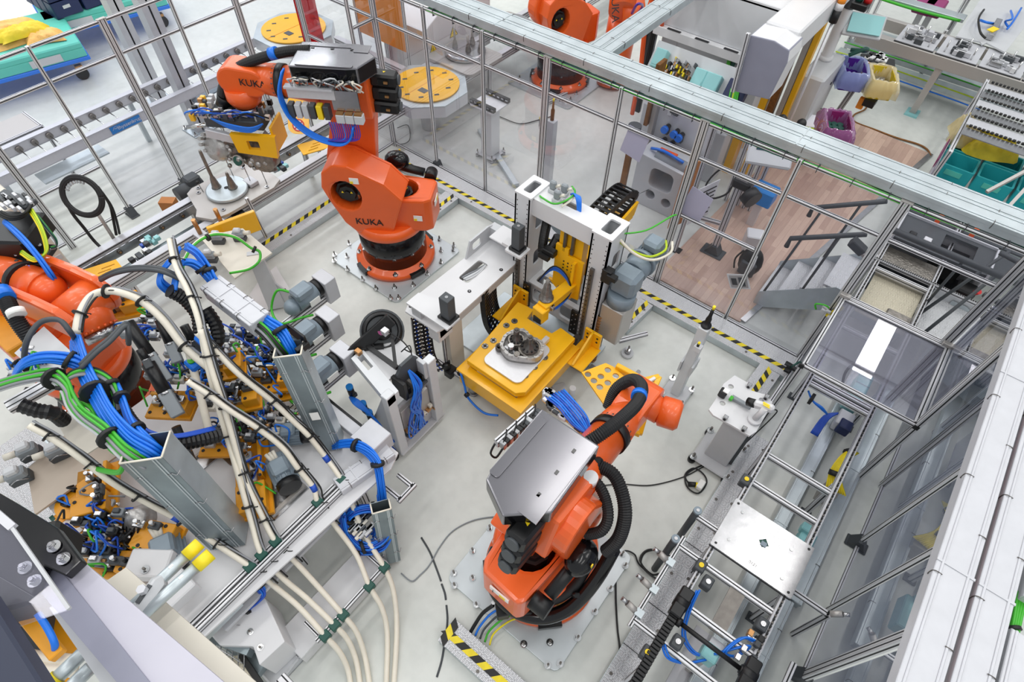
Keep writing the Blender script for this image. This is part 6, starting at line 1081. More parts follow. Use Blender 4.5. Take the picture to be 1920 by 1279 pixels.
m=M(); m.box((-9.1,1.3,.35),(-8.8,2.2,.37),'galv'); m.box((-9.2,3.6,.5),(-8.75,4.9,.52),'motor'); P('tray',m,t)
a=gx(203,238,xb+.042); b=gx(261,217,xb+.042); m=M(); y0,y1=a.y,b.y; m.box((xb+.038,y0,RT-.115),(xb+.042,y1,RT-.012),'signblue'); sg=P('company_sign',m,t)
text('lettering','thyssenkrupp',t,(xb+.0432,(y0+y1)/2+.07,RT-.063),Y,Z,.07,'white',.001)
m=M(); c=V((xb+.0425,y0+.08,RT-.06)); 
for q in (-1,0,1): m.tube([c+V((0,.03*cos(k)+.018*q,.02*sin(k)+(.014 if q==0 else -.008))) for k in [pi*i/10 for i in range(11)]],.002,'white',4,1)
P('sign_emblem',m,t)
def column(label,x,y,h,w,d):
    t=T('steel_column',label,'column',(x,y,0)); m=M(); m.box((x-w/2,y-d/2,.02),(x-w/2+.02,y+d/2,h),'lgrey'); m.box((x+w/2-.02,y-d/2,.02),(x+w/2,y+d/2,h),'lgrey'); m.box((x-w/2,y-.012,.02),(x+w/2,y+.012,h),'lgrey'); m.box((x-w/2+.02,y-d/2,.02),(x+w/2-.02,y-d/2+.014,h),'lgrey'); P('profile',m,t)
    m=M(); m.box((x-w*.9,y-d*1.0,0),(x+w*.9,y+d*1.0,.02),'galv',.006); P('base_plate',m,t)
    for i in (-1,1):
        for j in (-1,1): m=M(); m.bolt((x+i*w*.7,y+j*d*.8,.02),.02,.06); P('anchor_bolt',m,t)
column('grey steel building column behind the roller track, nearer one with bolted base',-8.93,3.58,5.4,.2,.2)
column('grey steel building column behind the roller track, farther left one',-10.1,3.62,5.4,.22,.2)
# trolleys
def trolley(label,c,ax,L,W,z):
    c=V(c); a=V(ax).normalized(); b=Z.cross(a); t=T('pallet_trolley',label,'trolley',c); m=M()
    m.obox(c+Z*(z-.05),(a,b,Z),(L,W,.1),'turq',.02)
    P('pallet_deck',m,t)
    m=M()
    for q in (-1,1): m.obox(c+b*(q*(W/2-.05))+Z*(z-.16),(a,b,Z),(L,.1,.14),'turq',.01)
    m.obox(c+Z*(z-.16),(a,b,Z),(L,.1,.14),'turq',.01); P('skid',m,t)
    for q in (-.25,.22): m=M(); m.obox(c-b*0+a*(L*q)-b*(W/2+.005)+Z*(z-.15),(a,b,Z),(L*.22,.012,.11),'lgrey'); P('slot_insert',m,t)
    m=M(); m.obox(c+Z*(z-.26),(a,b,Z),(L*1.02,W*1.02,.06),'blue',.01); P('frame',m,t)
    for i in (-1,1):
        for j in (-1,1):
            m=M(); p=c+a*(i*L*.4)+b*(j*W*.42); m.cyl(p-b*.025+Z*.1,p+b*.025+Z*.1,.1,mt='hazb' if i>0 else 'lgrey',n=18); m.obox(p+Z*.22,(a,b,Z),(.12,.08,.06),'copper',.01); m.obox(p+b*.035+Z*.15,(a,b,Z),(.05,.01,.16),'steel'); P('caster',m,t)
    return t
trolley('trolley with turquoise plastic pallet carrying orange sacks',(-12.5,2.55,0),(.25,.97,0),2.1,1.5,.62)
trolley('trolley with turquoise plastic pallet carrying dark blue crates',(-13.1,4.5,0),(.25,.97,0),2.0,1.4,.62)
c=V((-12.35,2.75,.625))
for i,(dx,dy,dz,L,W,a,mt,lb) in enumerate(((0,0,0,1.0,.55,1.35,'sack','orange folded film sack lowest in the pile on the pallet'),(-.12,-.05,.11,.9,.4,1.3,'sack','orange folded film sack on top of the pile'),(.16,.1,.1,.75,.3,1.5,'ysack','yellowish rolled film sack at the pile front'),(.36,.3,.01,.55,.36,1.2,'sack','flat orange film sack slipping off the pile front'))):
    ONE('sack',crumple(c+V((dx,dy,dz)),L,W,.13,mt,a,i+3),lb,'sack','sacks on the turquoise pallet')
k=0
for j in range(3):
    for i in range(4):
        for l in range(2):
            x,y,z=-13.45+i*.28,3.75+j*.5,.635+l*.26; m=M(); m.prism([rrect(.26,.46,.02,2,x,y),rrect(.22,.42,.02,2,x,y)[::-1]],.24,'navy',((0,0,z),X,Y,Z)); m.box((x-.11,y-.21,z),(x+.11,y+.21,z+.015),'navy'); m.box((x+.131,y-.06,z+.12),(x+.134,y+.06,z+.17),'lgrey'); ONE('crate',m,'dark blue plastic crate stacked on the second turquoise pallet','crate','dark blue crates on the pallet'); k+=1
t=T('framed_table','small grey framed panel at the far left behind the roller track','panel',g(10,270,.4)); m=M(); c=g(-10,255,.75); m.obox(c,(Y,X,Z),(1.0,.5,.02),'alud'); P('panel',m,t); m=M(); m.prof(c+V((.25,-.5,0)),c+V((.25,.5,0)),.04,.04); m.prof(c+V((-.25,.5,0)),c+V((.25,.5,0)),.04,.04); m.prof(c+V((.25,.5,0)),V((c.x+.25,c.y+.5,0)),.04,.04); P('frame_bar',m,t)
# discs and cabinet beyond the corner
def disc_station(label,c,r,z,mt,oct=1):
    c=V(c); t=T('transfer_disc',label,'transfer station',c); m=M(); q=[(c.x+(r+.12)*cos(pi/8+k*pi/4)*1.05,c.y+(r+.12)*sin(pi/8+k*pi/4)*1.05) for k in range(8)]; m.prism(q,.16,'postw',((0,0,z-.18),X,Y,Z)); m.prism([(x*1.0,y) for x,y in q],.02,'galv',((0,0,z-.02),X,Y,Z)); P('table',m,t)
    m=M(); m.cyl((c.x,c.y,0),(c.x,c.y,z-.18),.14,mt='lgrey',n=18); P('column',m,t)
    m=M(); m.cyl((c.x,c.y,z),(c.x,c.y,z+.025),r,mt=mt,n=48); P('disc',m,t)
    m=M(); m.box((c.x-.02,c.y-r*.98,z+.025),(c.x-.005,c.y+r*.98,z+.028),'ochre'); P('groove',m,t)
    for k in range(10): m=M(); a=2*pi*k/10+.3; m.obox((c.x+.7*r*cos(a),c.y+.8*r*sin(a),z+.027),(V((cos(.9),sin(.9),0)),V((-sin(.9),cos(.9),0)),Z),(.07,.035,.004),'dgrey'); P('slot',m,t)
    m=M(); m.obox((c.x+.2*r,c.y-.35*r,z+.028),(X,Y,Z),(.14,.1,.005),'dgrey'); P('window',m,t)
    return t
disc_station('round yellow transfer disc beside the caution-marked cabinet',(-6.2,5.95,0),.5,.7,'yellow')
disc_station('round yellow transfer disc farther left beyond the double posts',(-9.0,5.75,0),.52,.75,'yellow')
t=T('turntable','far round silver turntable with dark pins in front of the white cabinet','turntable',(-6.3,6.95,.7)); m=M(); m.prism(rrect(.95,.85,.1,4,-6.3,6.95),.05,'alud',((0,0,.68),X,Y,Z)); P('base_plate',m,t); m=M(); m.lathe([(.3,0),(.33,.02),(.33,.06),(.3,.08)],(-6.33,7.0,.73),mt='steel',n=40); P('round_plate',m,t)
for (x,y,h) in ((-6.5,6.95,.35),(-6.25,6.98,.25),(-6.1,7.1,.4),(-6.35,7.2,.45)): m=M(); m.lathe([(.05,0),(.03,.1),(.018,.12),(.018,h)],(x,y,.8),mt='gear',n=12); P('pin',m,t)
t=T('turntable','second far silver turntable plate under the overhead trunking','turntable',(-6.3,8.2,.7)); m=M(); m.prism(rrect(.95,.85,.1,4,-6.3,8.2),.05,'alud',((0,0,.68),X,Y,Z)); P('base_plate',m,t); m=M(); m.cyl((-6.33,8.2,.73),(-6.33,8.2,.8),.33,mt='steel',n=36); P('round_plate',m,t)
t=T('roller_conveyor','far continuation of the inner conveyor beyond the back fence','conveyor',(-6.3,9,0))
for x in (-6.6,-6.0): m=M(); m.prof((x,6.4,.6),(x,14,.6),.08,.12); m.box((x-.05,6.4,.66),(x+.05,14,.67),'alw'); P('side_rail',m,t)
for y in (7.2,9.5,12): m=M(); m.prof((-6.6,y,.02),(-6.6,y,.54),.06,.06,(1,0,0)); m.prof((-6.0,y,.02),(-6.0,y,.54),.06,.06,(1,0,0)); P('leg',m,t)
m=M(); m.box((-6.5,8.8,.5),(-6.1,13.5,.52),'galvd'); P('floor_pan',m,t)
t=T('link_conveyor','white cross conveyor linking the two yellow discs','conveyor',(-7.6,5.85,0)); 
for y in (5.6,6.1): m=M(); m.prof((-8.4,y,.62),(-6.75,y,.62),.07,.12); m.box((-8.4,y-.05,.68),(-6.75,y+.05,.69),'alw'); P('side_rail',m,t)
for x in (-8.2,-7.0): m=M(); m.prof((x,5.6,.02),(x,5.6,.56),.06,.06,(1,0,0)); m.prof((x,6.1,.02),(x,6.1,.56),.06,.06,(1,0,0)); P('leg',m,t)
t=T('inlet_cabinet','white machine cabinet with two yellow warning triangles beyond the fence','cabinet',(-7.1,7.3,0)); m=M(); m.prism([(6.55,.3),(8.2,.3),(8.2,1.15),(7.1,1.3),(6.55,1.05)],.95,'white',((-7.75,0,0),Y,Z,X)); m.box((-7.7,6.6,.0),(-6.85,8.1,.3),'lgrey'); P('body',m,t,bevel=.02)
for (y,z) in ((6.75,.75),(7.25,.85)):
    m=M(); o=V((-6.797,y,z)); m.prism([(-.1,-.08),(.1,-.08),(0,.1)],.004,'ink',(o-X*.002,Y,Z,X)); m.prism([(-.085,-.07),(.085,-.07),(0,.082)],.004,'ylabel',(o+X*.001,Y,Z,X)); m.prism([(-.01,-.05),(.015,-.0),(.0,.0),(.01,.05),(-.018,.0),(0,.0)],.004,'ink',(o+X*.003,Y,Z,X)); P('warning_triangle',m,t)
m=M(); m.box((-7.79,6.54,.95),(-6.78,6.57,1.1),'alw'); P('edge_trim',m,t)
t=T('strip_curtain','translucent orange-yellow curtain hanging beyond the fence corner','curtain',g(680,90,.7)); a=gy(645,28,6.3);b=gy(722,100,6.3); m=M(); m.obox(V((-7.45,6.3,1.25)),(X,Y,Z),(1.05,.02,.85),'orpane'); P('sheet',m,t); m=M(); m.prof((-8.0,6.3,1.7),(-6.9,6.3,1.7),.04,.04); m.prof((-8.0,6.3,0),(-8.0,6.3,1.7),.04,.04,(1,0,0)); m.prof((-6.9,6.3,0),(-6.9,6.3,1.7),.04,.04,(1,0,0)); P('frame_bar',m,t)
t=T('strip_curtain','tall translucent red curtain between the corner posts','curtain',(-8.3,5.35,0)); m=M(); m.obox((-8.15,5.5,1.4),(V((.9,.4,0)).normalized(),V((-.4,.9,0)).normalized(),Z),(.35,.02,1.1),'redpane'); P('sheet',m,t)
t=T('red_guard','red cloth guard hanging by the conveyor beside the rear robot arm','guard',(-6.7,4.7,.6)); m=M(); m.obox((-6.55,4.75,.95),(V((.5,.85,0)).normalized(),V((-.85,.5,0)).normalized(),Z),(.3,.02,.75),'sredpane'); P('sheet',m,t)
t=T('warning_board','yellow rounded board with round prohibition sign at the conveyor','sign',(-7.0,4.3,.8)); bc=g(560,215,1.0); bx=V((.8,.6,0));by=V((-.42,.56,.7)).normalized(); bz=bx.cross(by); m=M(); m.prism(rrect(.28,.5,.1,5),.015,'yellow',(bc,bx,by,bz)); P('board',m,t); m=M(); o=bc+bz*.016-by*.14; m.prism(circ(0,0,.075,24),.003,'white',(o,bx,by,bz)); m.prism([circ(0,0,.08,24),circ(0,0,.065,24)[::-1]],.005,'red',(o,bx,by,bz)); m.obox(o+bz*.006,((bx+by).normalized(),(by-bx).normalized(),bz),(.14,.014,.004),'red'); m.obox(o+bz*.004,(bx,by,bz),(.04,.07,.003),'ink'); P('prohibition_sign',m,t)
m=M(); m.prof((-7.0,4.35,0),(-7.0,4.35,1.0),.04,.04,(1,0,0)); P('post',m,t)
t=T('posts_group','aluminium double post beyond the red curtain','post',(-8.0,6.9,0)); post((-7.6,6.5),2.3,2,t); 
t=T('clamp_table','light grey pedestal table with two black clamp rails beyond the fence','pedestal',(-4.95,5.9,0)); c=V((-4.95,5.95,0)); q=[g(x,y,.85) for x,y in ((848,178),(890,152),(915,175),(882,192))]
m=M(); m.prism(rrect(.42,.42,.03,3,-4.98,5.98),.025,'white',((0,0,.84),X,Y,Z)); P('top_plate',m,t,bevel=.004); m=M(); m.box((-5.08,5.88,.06),(-4.88,6.08,.84),'postw',.006); P('column',m,t)
for y in (5.82,6.14): 
    m=M(); m.box((-5.2,y-.03,.865),(-4.76,y+.03,.93),'black',.006)
    for i in range(6): m.box((-5.18+i*.075,y-.036,.9),(-5.14+i*.075,y-.03,.92),'steel')
    P('clamp_rail',m,t)
m=M(); m.box((-5.14,5.82,.04),(-4.82,6.14,.06),'lgrey',.01); P('foot_plate',m,t)
for (i,j) in ((-1,-1),(1,-1),(1,1),(-1,1)): m=M(); m.cyl((-4.98+i*.14,5.98+j*.14,0),(-4.98+i*.14,5.98+j*.14,.04),.03,mt='steel'); m.bolt((-4.98+i*.14,5.98+j*.14,.06),.02,.06); P('levelling_bolt',m,t)
t=T('probe_pedestal','slim grey pedestal with brown probe tip beyond the fence','pedestal',(-3.75,5.75,0)); m=M(); m.box((-3.8,5.7,.05),(-3.7,5.8,1.2),'postw',.006); m.box((-3.95,5.74,1.0),(-3.8,5.77,1.03),'lgrey'); P('post',m,t); m=M(); m.box((-3.9,5.6,.03),(-3.6,5.9,.05),'lgrey',.01); P('foot_plate',m,t); m=M(); m.lathe([(.025,0),(.025,.14),(.015,.16),(.012,.26)],(-3.76,5.75,1.2),mt='rust',n=12); P('probe',m,t); m=M(); m.cyl((-3.76,5.75,1.46),(-3.76,5.75,1.49),.013,mt='hazy'); m.cyl((-3.95,5.755,1.13),(-3.95,5.755,1.16),.012,mt='hazy'); P('yellow_tip',m,t); m=M(); m.cyl((-3.95,5.755,1.03),(-3.95,5.755,1.13),.011,mt='black'); P('small_pin',m,t)
for (i,j) in ((-1,-1),(1,-1),(1,1),(-1,1)): m=M(); m.cyl((-3.75+i*.12,5.75+j*.12,0),(-3.75+i*.12,5.75+j*.12,.1),.02,mt='steel'); P('levelling_bolt',m,t)
m=M(); m.tube([g(x,y,.02) for x,y in ((850,165),(880,195),(905,205),(940,220),(975,232),(1010,225),(1035,218))],.008,'hazb',5,6); ONE('floor_cable',m,'thin black cable on the floor behind the fence by the clamp table','cable')
m=M(); m.tube([g(x,y,.02) for x,y in ((745,240),(765,235),(768,262),(750,270),(735,255))],.007,'hazb',5,5); ONE('floor_cable',m,'small black cable loop on the floor behind the corner post','cable')
t=T('floor_profile','galvanized floor channel running behind the fence to the clamp table','channel',(-4.8,6.1,0)); m=M(); m.bar((-5.5,6.35,.03),(-3.4,5.55,.03) if 0 else (-4.2,5.62,.03),.09,.06,'galv',bev=.004); P('channel',m,t)
m=M(); m.prof(g(1020,195,.05),g(1080,165,.05),.05,.05); ONE('floor_bar',m,'aluminium profile lying on the far robot floor plate','bar')
# far robots
tmD=rob_frame((-5.42,8.42),250)
floor_plate('floor plate bolted under the far robot beyond the fence',-5.42,8.4,1.3,ringb(1.02))
t=T('robot','far orange robot behind the overhead trunking','robot',(-5.42,8.42,.03)); base_parts(t,tmD); carousel(t,tmD,(.33,1.33),False)
m=M(tmD); m.prism(capsule((.36,1.33),(.1,2.5),.3,.22,14),.22,'orange',((0,.1,0),X,Z,-Y)); P('link_arm',m,t,bevel=.03); text('lettering','KUKA',t,tmD@V((.2,.105,1.85)),Z,tmD.to_3x3()@V((1,0,0)),.14,'ink',.004)
m=M(tmD); m.tube([(.35,.16,1.1),(.36,.17,1.5),(.28,.17,2.0),(.22,.17,2.5)],.05,'rubber',10,4); m.cyl((.36,.1,1.48),(.36,.2,1.48),.08,mt='black',n=14); P('dress_hose',m,t)
m=M(tmD); m.prism([(-.3,2.3),(.5,2.35),(.5,2.65),(-.3,2.65)],.4,'orange',((0,.2,0),X,Z,-Y)); P('arm_housing',m,t,bevel=.03)
t=T('robot','second far orange robot, only its wrist visible at the top edge','robot',(-5.6,11.6,0)); c=g(1168,12,1.3); m=M(); d=V((.3,-.5,-.3)).normalized(); m.cyl(c-d*.5,c+d*.1,.22,mt='orange',n=22); m.cyl(c+V((.0,-.0,-.12)),c+V((.28,.2,-.08)),.2,mt='orange',n=22); m.cyl((c.x,c.y,0),(c.x-.1,c.y+.3,1.2),.25,mt='orange',n=20); P('wrist',m,t); text('lettering','KUKA',t,g(1153,12,1.57),V((.4,-.3,-.8)),V((.8,.6,.1)),.16,'ink',.004)
m=M(); m.tube([g(1185,25,1.4),g(1195,8,1.7),g(1205,12,1.5),g(1190,32,1.2)],.02,'purple',6,5); P('hose',m,t)
# ================================================================ beyond the back fence, right half
t=T('press_machine','large white machine frame with PLC rack beyond the overhead trunking','machine',(-2.8,8.3,0))
A=[g(x,y,2.3) for x,y in ((1242,35),(1412,92),(1425,55),(1250,0))]
m=M(); m.box((-3.55,7.95,1.7),(-2.0,8.02,2.3),'postw',.01); m.box((-3.55,7.95,2.26),(-2.0,10.2,2.32),'white',.01); P('front_beam',m,t)
m=M(); m.box((-3.6,7.86,1.58),(-1.98,8.0,1.7),'white',.006); 
for i in range(4): m.box((-3.4+.42*i,7.855,1.705),(-3.2+.42*i,7.9,1.708),'ink')
P('ledge',m,t)
m=M(); m.box((-3.55,8.1,0),(-3.3,8.4,1.6),'lgrey',.01); m.box((-2.25,8.1,0),(-2.0,8.4,1.6),'lgrey',.01); P('leg_box',m,t)
m=M(); m.box((-3.28,8.05,.8),(-2.5,8.1,1.5),'lgrey',.006); m.box((-3.28,8.04,1.15),(-2.5,8.05,1.16),'white'); P('door_panel',m,t)
m=M(); m.obox((-3.0,10.3,2.34),(X,Y,Z),(1.6,2.4,.04),'postw'); m.cyl((-2.2,8.6,2.36),(-2.2,8.6,2.45),.14,mt='white',n=4,smooth=False); P('roof_plate',m,t)
m=M(); m.lathe([(.1,-.02),(.13,0),(.1,.02)],(-2.2,8.6,2.58),X,'steel',20); m.cyl((-2.2,8.6,2.42),(-2.2,8.6,2.5),.04,mt='steel'); P('lifting_eye',m,t)
for (x,y) in ((-3.1,9.2),(-2.6,9.0)): m=M(); m.cyl((x,y,2.36),(x,y,2.366),.2,mt='navy',n=24); P('round_opening',m,t)
m=M()
for i in range(18): m.tube([(-2.42+random.uniform(-.08,.08),8.0,1.5+random.random()*.1),(-2.38+random.uniform(-.1,.1),7.9,1.3),(-2.3+random.uniform(-.1,.1),7.95,1.0),(-2.25+random.uniform(-.1,.1),8.02,.7)],.02,random.choice(['dgreen','gcab','hazb','green','grey']),6,4)
P('hose_group',m,t)
t=T('plc_rack','PLC mounting board with pale teal modules and wire plugs','control rack',(-2.7,7.3,.5)); bo=V((-3.25,7.2,1.35)); ux=V((.97,.0,-.0)).normalized(); uy=V((0,.55,.75)).normalized(); uz=ux.cross(uy)
m=M(); m.obox(bo+ux*.62+uy*.15,(ux,uy,uz),(1.35,.62,.02),'lgrey'); P('board',m,t)
for (x,y,w,h,mt) in ((.02,.12,.16,.24,'teal'),(.62,.04,.16,.26,'teal'),(.78,.02,.2,.28,'teal'),(1.08,.02,.26,.3,'navy')):
    m=M(); m.obox(bo+ux*(x+w/2)+uy*(y+h/2)+uz*.08,(ux,uy,uz),(w,h,.14),mt,.01); m.obox(bo+ux*(x+w/2)+uy*(y+h*.3)+uz*.152,(ux,uy,uz),(w*.8,h*.3,.006),mt); P('module',m,t)
m=M()
for i in range(60): m.obox(bo+ux*(.22+random.random()*.36)+uy*(.02+random.random()*.3)+uz*.06,(ux,uy,uz),(.02,.05,.1),random.choice(['lgrey','black','hazy','dgrey','steel','copper']))
P('wire_plugs',m,t)
m=M()
for i in range(6): m.tube([bo+ux*(1.15+.02*i)+uy*.2+uz*.15,bo+ux*(1.2+.02*i)+uy*.05+uz*.2,bo+ux*(1.15+.02*i)-uy*.1+uz*.1],.012,random.choice(['green','lime','dgreen']),5,4)
P('green_wires',m,t)
m=M(); m.obox((-2.7,7.65,.4),(X,Y,Z),(1.3,.3,.8),'lgrey',.01); P('stand',m,t)
t=T('cable_riser','vertical cable riser with orange hose at the trunking branch','cable riser',(-3.3,8.1,0)); m=M()
for i in range(16): x=-3.75+.018*(i%8); y=8.0+.03*(i//8); m.tube([(x,y,2.3),(x+random.uniform(-.02,.02),y,1.6),(x,y,.3)],.016,random.choice(['hazb','gcab','dgreen','dgrey','hazb']),6,3)
P('cables',m,t); m=M(); m.tube([(-3.7,7.9,2.25),(-3.72,7.85,1.7),(-3.66,7.85,1.0),(-3.68,7.9,.3)],.035,'ored',8,4); m.tube([(-3.68,7.9,2.2),(-3.55,7.85,2.0),(-3.5,7.9,1.7)],.03,'ored',8,4); P('orange_hose',m,t)
# gantry arm and lift
t=T('gantry_crane','white cantilever arm with grey end housing over the yellow mast','machine arm',g(1440,120,2.0)); z=2.35
yp=7.0; pl=[gy(x,y,yp) for x,y in ((1378,172),(1407,66),(1452,77),(1480,95),(1476,118),(1441,187))]
m=M(); m.prism([(p.x,p.z) for p in pl][::-1],.4,'bgrey',((0,yp+.4,0),X,Z,-Y),'white'); P('end_housing',m,t,bevel=.012)
zt=gy(1437,72,yp).z; m=M(); m.box((pl[1].x+.02,yp+.36,zt-.3),(pl[3].x-.03,12,zt+.02),'white',.02); P('arm_beam',m,t)
m=M(); a=gy(1374,172,yp-.03);b=gy(1403,62,yp-.03); m.prof(a,b,.045,.045); P('edge_profile',m,t)
t=T('lift_mast','tall yellow lifting mast with brown back rails','mast',(-1.9,9.2,0))
for (x,w,mt) in ((0,.12,'yellow'),(.13,.1,'rust'),(.26,.07,'alud'),(.34,.07,'yellow')): m=M(); a=g(1430+x*100,215,.25); m.bar((-2.02+x,8.7+x*.3,0),(-2.02+x,8.7+x*.3,3.3),w,.12,mt); P('rail',m,t)
m=M(); m.prism(circ(0,0,.18,8),.05,'rust',((-1.75,8.65,2.6),X,Z,-Y)); m.cyl((-1.75,8.6,2.6),(-1.75,8.55,2.6),.07,mt='black'); P('pulley_plate',m,t)
m=M(); m.bar((-1.95,7.6,.02),(-1.55,7.75,.02),.3,.03,'galvd') if 0 else m.box((-2.05,7.9,0),(-1.95,8.1,.75),'yellow'); m.box((-1.8,7.95,0),(-1.7,8.15,.85),'yellow'); P('guard_post',m,t)
t=T('operator_terminal','light grey operator pillar with tubular swing arm and handle','operator terminal',(-1.5,9.1,0)); m=M(); o=V((-1.7,8.95,.0)); m.obox((-1.55,9.35,.62),(X,Y,Z),(.34,.9,1.24),'lgrey',.03); P('terminal_box',m,t)
for (y,z) in ((9.0,.5),(9.5,.95)): m=M(); m.cyl((-1.38,y,z),(-1.37,y,z),.02,mt='ink'); P('lock',m,t)
m=M(); m.tube([(-1.6,9.5,1.24),(-1.6,9.5,1.8),(-1.58,9.52,2.05),(-1.45,9.6,2.2),(-1.2,9.75,2.28),(-.9,9.95,2.34)],.075,'white',14,6); P('swing_arm',m,t); m=M(); m.tube([(-1.6,9.5,1.95),(-1.58,9.52,2.08),(-1.46,9.6,2.21)],.081,'dgrey',14,5); P('grip_sleeve',m,t); m=M(); m.cyl((-1.6,9.5,1.24),(-1.6,9.5,1.3),.1,mt='white',n=18); P('collar',m,t)
m=M(); m.tube([(-1.35,9.7,1.3),(-1.2,9.8,1.4),(-1.2,10,1.3),(-1.4,10,1.25)],.03,'dgreen',8,5); P('green_cable',m,t)
t=T('signal_lamp','beacon lamp with orange top above the mast','lamp',g(1575,10,2.3)); c=g(1575,10,2.3); m=M(); m.cyl(c-Z*.2,c-Z*.05,.05,mt='black',n=14); m.cyl(c-Z*.05,c+Z*.03,.05,mt='white',n=14); m.cyl(c+Z*.03,c+Z*.12,.05,mt='lampo',n=14); P('lamp_body',m,t); m=M(); m.cyl(c-Z*2.2,c-Z*.2,.02,mt='alu'); P('pole',m,t)
t=T('stop_button_box','small box with red and green caps on the swing arm end','button box',g(1615,5,2.2)); c=g(1615,6,2.2); m=M(); m.box(c-V((.1,.1,.06)),c+V((.1,.1,.02)),'black',.01); P('body',m,t); m=M(); m.cyl(c+V((-.04,0,.02)),c+V((-.04,0,.08)),.045,mt='dgreen',n=14); P('green_cap',m,t); m=M(); m.cyl(c+V((.06,.02,.02)),c+V((.06,.02,.09)),.05,mt='red',n=14); P('red_cap',m,t)
t=T('tool_screen','tilted pale screen hanging below the swing arm','screen',g(1618,45,1.8)); c=g(1620,48,1.75); m=M(); m.obox(c,(V((.9,.3,0)).normalized(),V((-.2,.6,.6)).normalized(),V((.2,-.6,.6)).normalized()),(.5,.32,.05),'lgrey',.01); P('housing',m,t); m=M(); m.obox(c+V((.06,-.1,.1))*.35,(V((.9,.3,0)).normalized(),V((-.2,.6,.6)).normalized(),V((.2,-.6,.6)).normalized()),(.42,.25,.03),'teal'); P('panel',m,t)
# stand with bins
def bin_(label,c,mt,film,inside,w=.34,l=.5,h=.26,rot=.0):
    c=V(c); ux=V((.9,.42,0)).normalized(); uy=Z.cross(ux); t=T('parts_bin',label,'bin',c); m=M(); m.prism([rrect(w,l,.03,3),rrect(w-.05,l-.05,.02,3)[::-1]],h,mt,(c,ux,uy,Z)); m.prism(rrect(w,l,.03,3),.015,mt,(c,ux,uy,Z)); P('tub',m,t)
    m=M(); n=40; vs=[]
    for k,(e,z) in enumerate(((-.03,h*.4),(-.015,h+.012),(.02,h+.02),(.07,h*.62),(.06,h*.15))):
        for i in range(n):
            a=2*pi*i/n; sx,sy=cos(a),sin(a); q=max(abs(sx),abs(sy)); rr=.75/q+.25; wob=1+(.06 if k>2 else .02)*sin(i*2.7+k*2)+random.uniform(-.02,.02)
            vs.append(c+ux*((w/2+e)*sx*rr*wob)+uy*((l/2+e)*sy*rr*wob)+Z*(z+random.uniform(-.015,.015)))
    m.add(vs,[(k*n+i,k*n+(i+1)%n,(k+1)*n+(i+1)%n,(k+1)*n+i) for k in range(4) for i in range(n)],film,True); P('film_liner',m,t)
    for (x,y,r,hh,mm) in inside: m=M(); p=c+ux*x+uy*y+Z*.03; m.cyl(p,p+Z*hh,r,mt=mm,n=14); P('part',m,t)
    return t
bin_('bin lined with blue film holding red parts on the black stand',g(1588,155,.85),'purple','filmb',[(-.03,-.05,.05,.08,'red'),(.02,0,.05,.07,'red')])
bin_('bin lined with cream film holding grey rings on the black stand',g(1640,170,.85),'filmy' if 0 else 'ysack','filmy',[(-.07+.07*(i%3),-.16+.1*(i//3),.04,.1,'steel') for i in range(12)])
bin_('magenta bin lined with clear film holding green-capped parts',g(1557,258,.75),'magenta','filmp',[(-.08+.08*(i%3),-.15+.09*(i//3),.04,.12,'green' if 0 else 'dgreen') for i in range(12)])
t=T('bin_stand','dark profile stand with perforated black head between the bins','stand',(-1.2,9.75,0)); m=M(); m.prof((-1.2,9.7,.02),(-1.08,9.95,.95),.08,.08,None,'alud'); m.prof((-1.85,9.45,.45),(-1.22,9.7,.45),.06,.06,None,'alud'); P('post',m,t); m=M(); m.obox(g(1645,120,.95),(V((.95,.3,0)).normalized(),V((-.3,.95,0)).normalized(),Z),(.5,.42,.05),'black',.01); m.obox(g(1632,190,.7),(X,Y,Z),(.16,.2,.1),'black'); P('head_plate',m,t)
m=M()
for i in range(26): p=g(1620+random.random()*42,100+random.random()*16,.98); m.obox(p,(X,Y,Z),(.06,.06,.04),random.choice(['white','black','white','label']),.005)
P('block_pattern',m,t)
for (x,y) in ((1625,120),(1648,126)): m=M(); c=g(x,y,1.0); m.cyl(c,c+Z*.02,.05,mt='red',n=16); m.cyl(c+Z*.02,c+Z*.03,.022,mt='white',n=12); P('red_ring',m,t)
m=M(); m.box((-1.3,9.5,0),(-1.05,9.8,.03),'black'); P('foot',m,t); m=M(); c=g(1615,193,.6); m.obox(c,(X,Y,Z),(.1,.06,.18),'lampo',.01); P('orange_tag',m,t)
m=M(); m.tube([g(x,y,.02) for x,y in ((1628,190),(1622,205),(1602,215),(1602,228),(1640,243),(1680,258),(1720,270),(1738,280),(1745,292))],.014,'rust',6,6); ONE('air_hose',m,'brown hose on the floor along the wood platform edge','hose')
for (x,y,l) in ((1528,228,'white paper sheet with yellow edge beside the magenta bin'),): m=M(); c=g(x,y,.6); m.obox(c,(V((.9,.4,0)).normalized(),V((-.4,.9,0)).normalized(),Z),(.3,.34,.012),'paper'); m.obox(c-V((.0,.02,.01)),(V((.9,.4,0)).normalized(),V((-.4,.9,0)).normalized(),Z),(.34,.38,.012),'lime'); m.box(c-V((.05,.05,c.z)),c+V((.05,.05,-.012)),'lgrey'); ONE('paper_board',m,l,'paper')
m=M(); m.box(g(1500,240,.3)-V((.3,.2,.3)),g(1500,240,.3)+V((.2,.2,.1)),'turqd',.01); ONE('teal_crate',m,'teal crate below the operator pillar','crate')
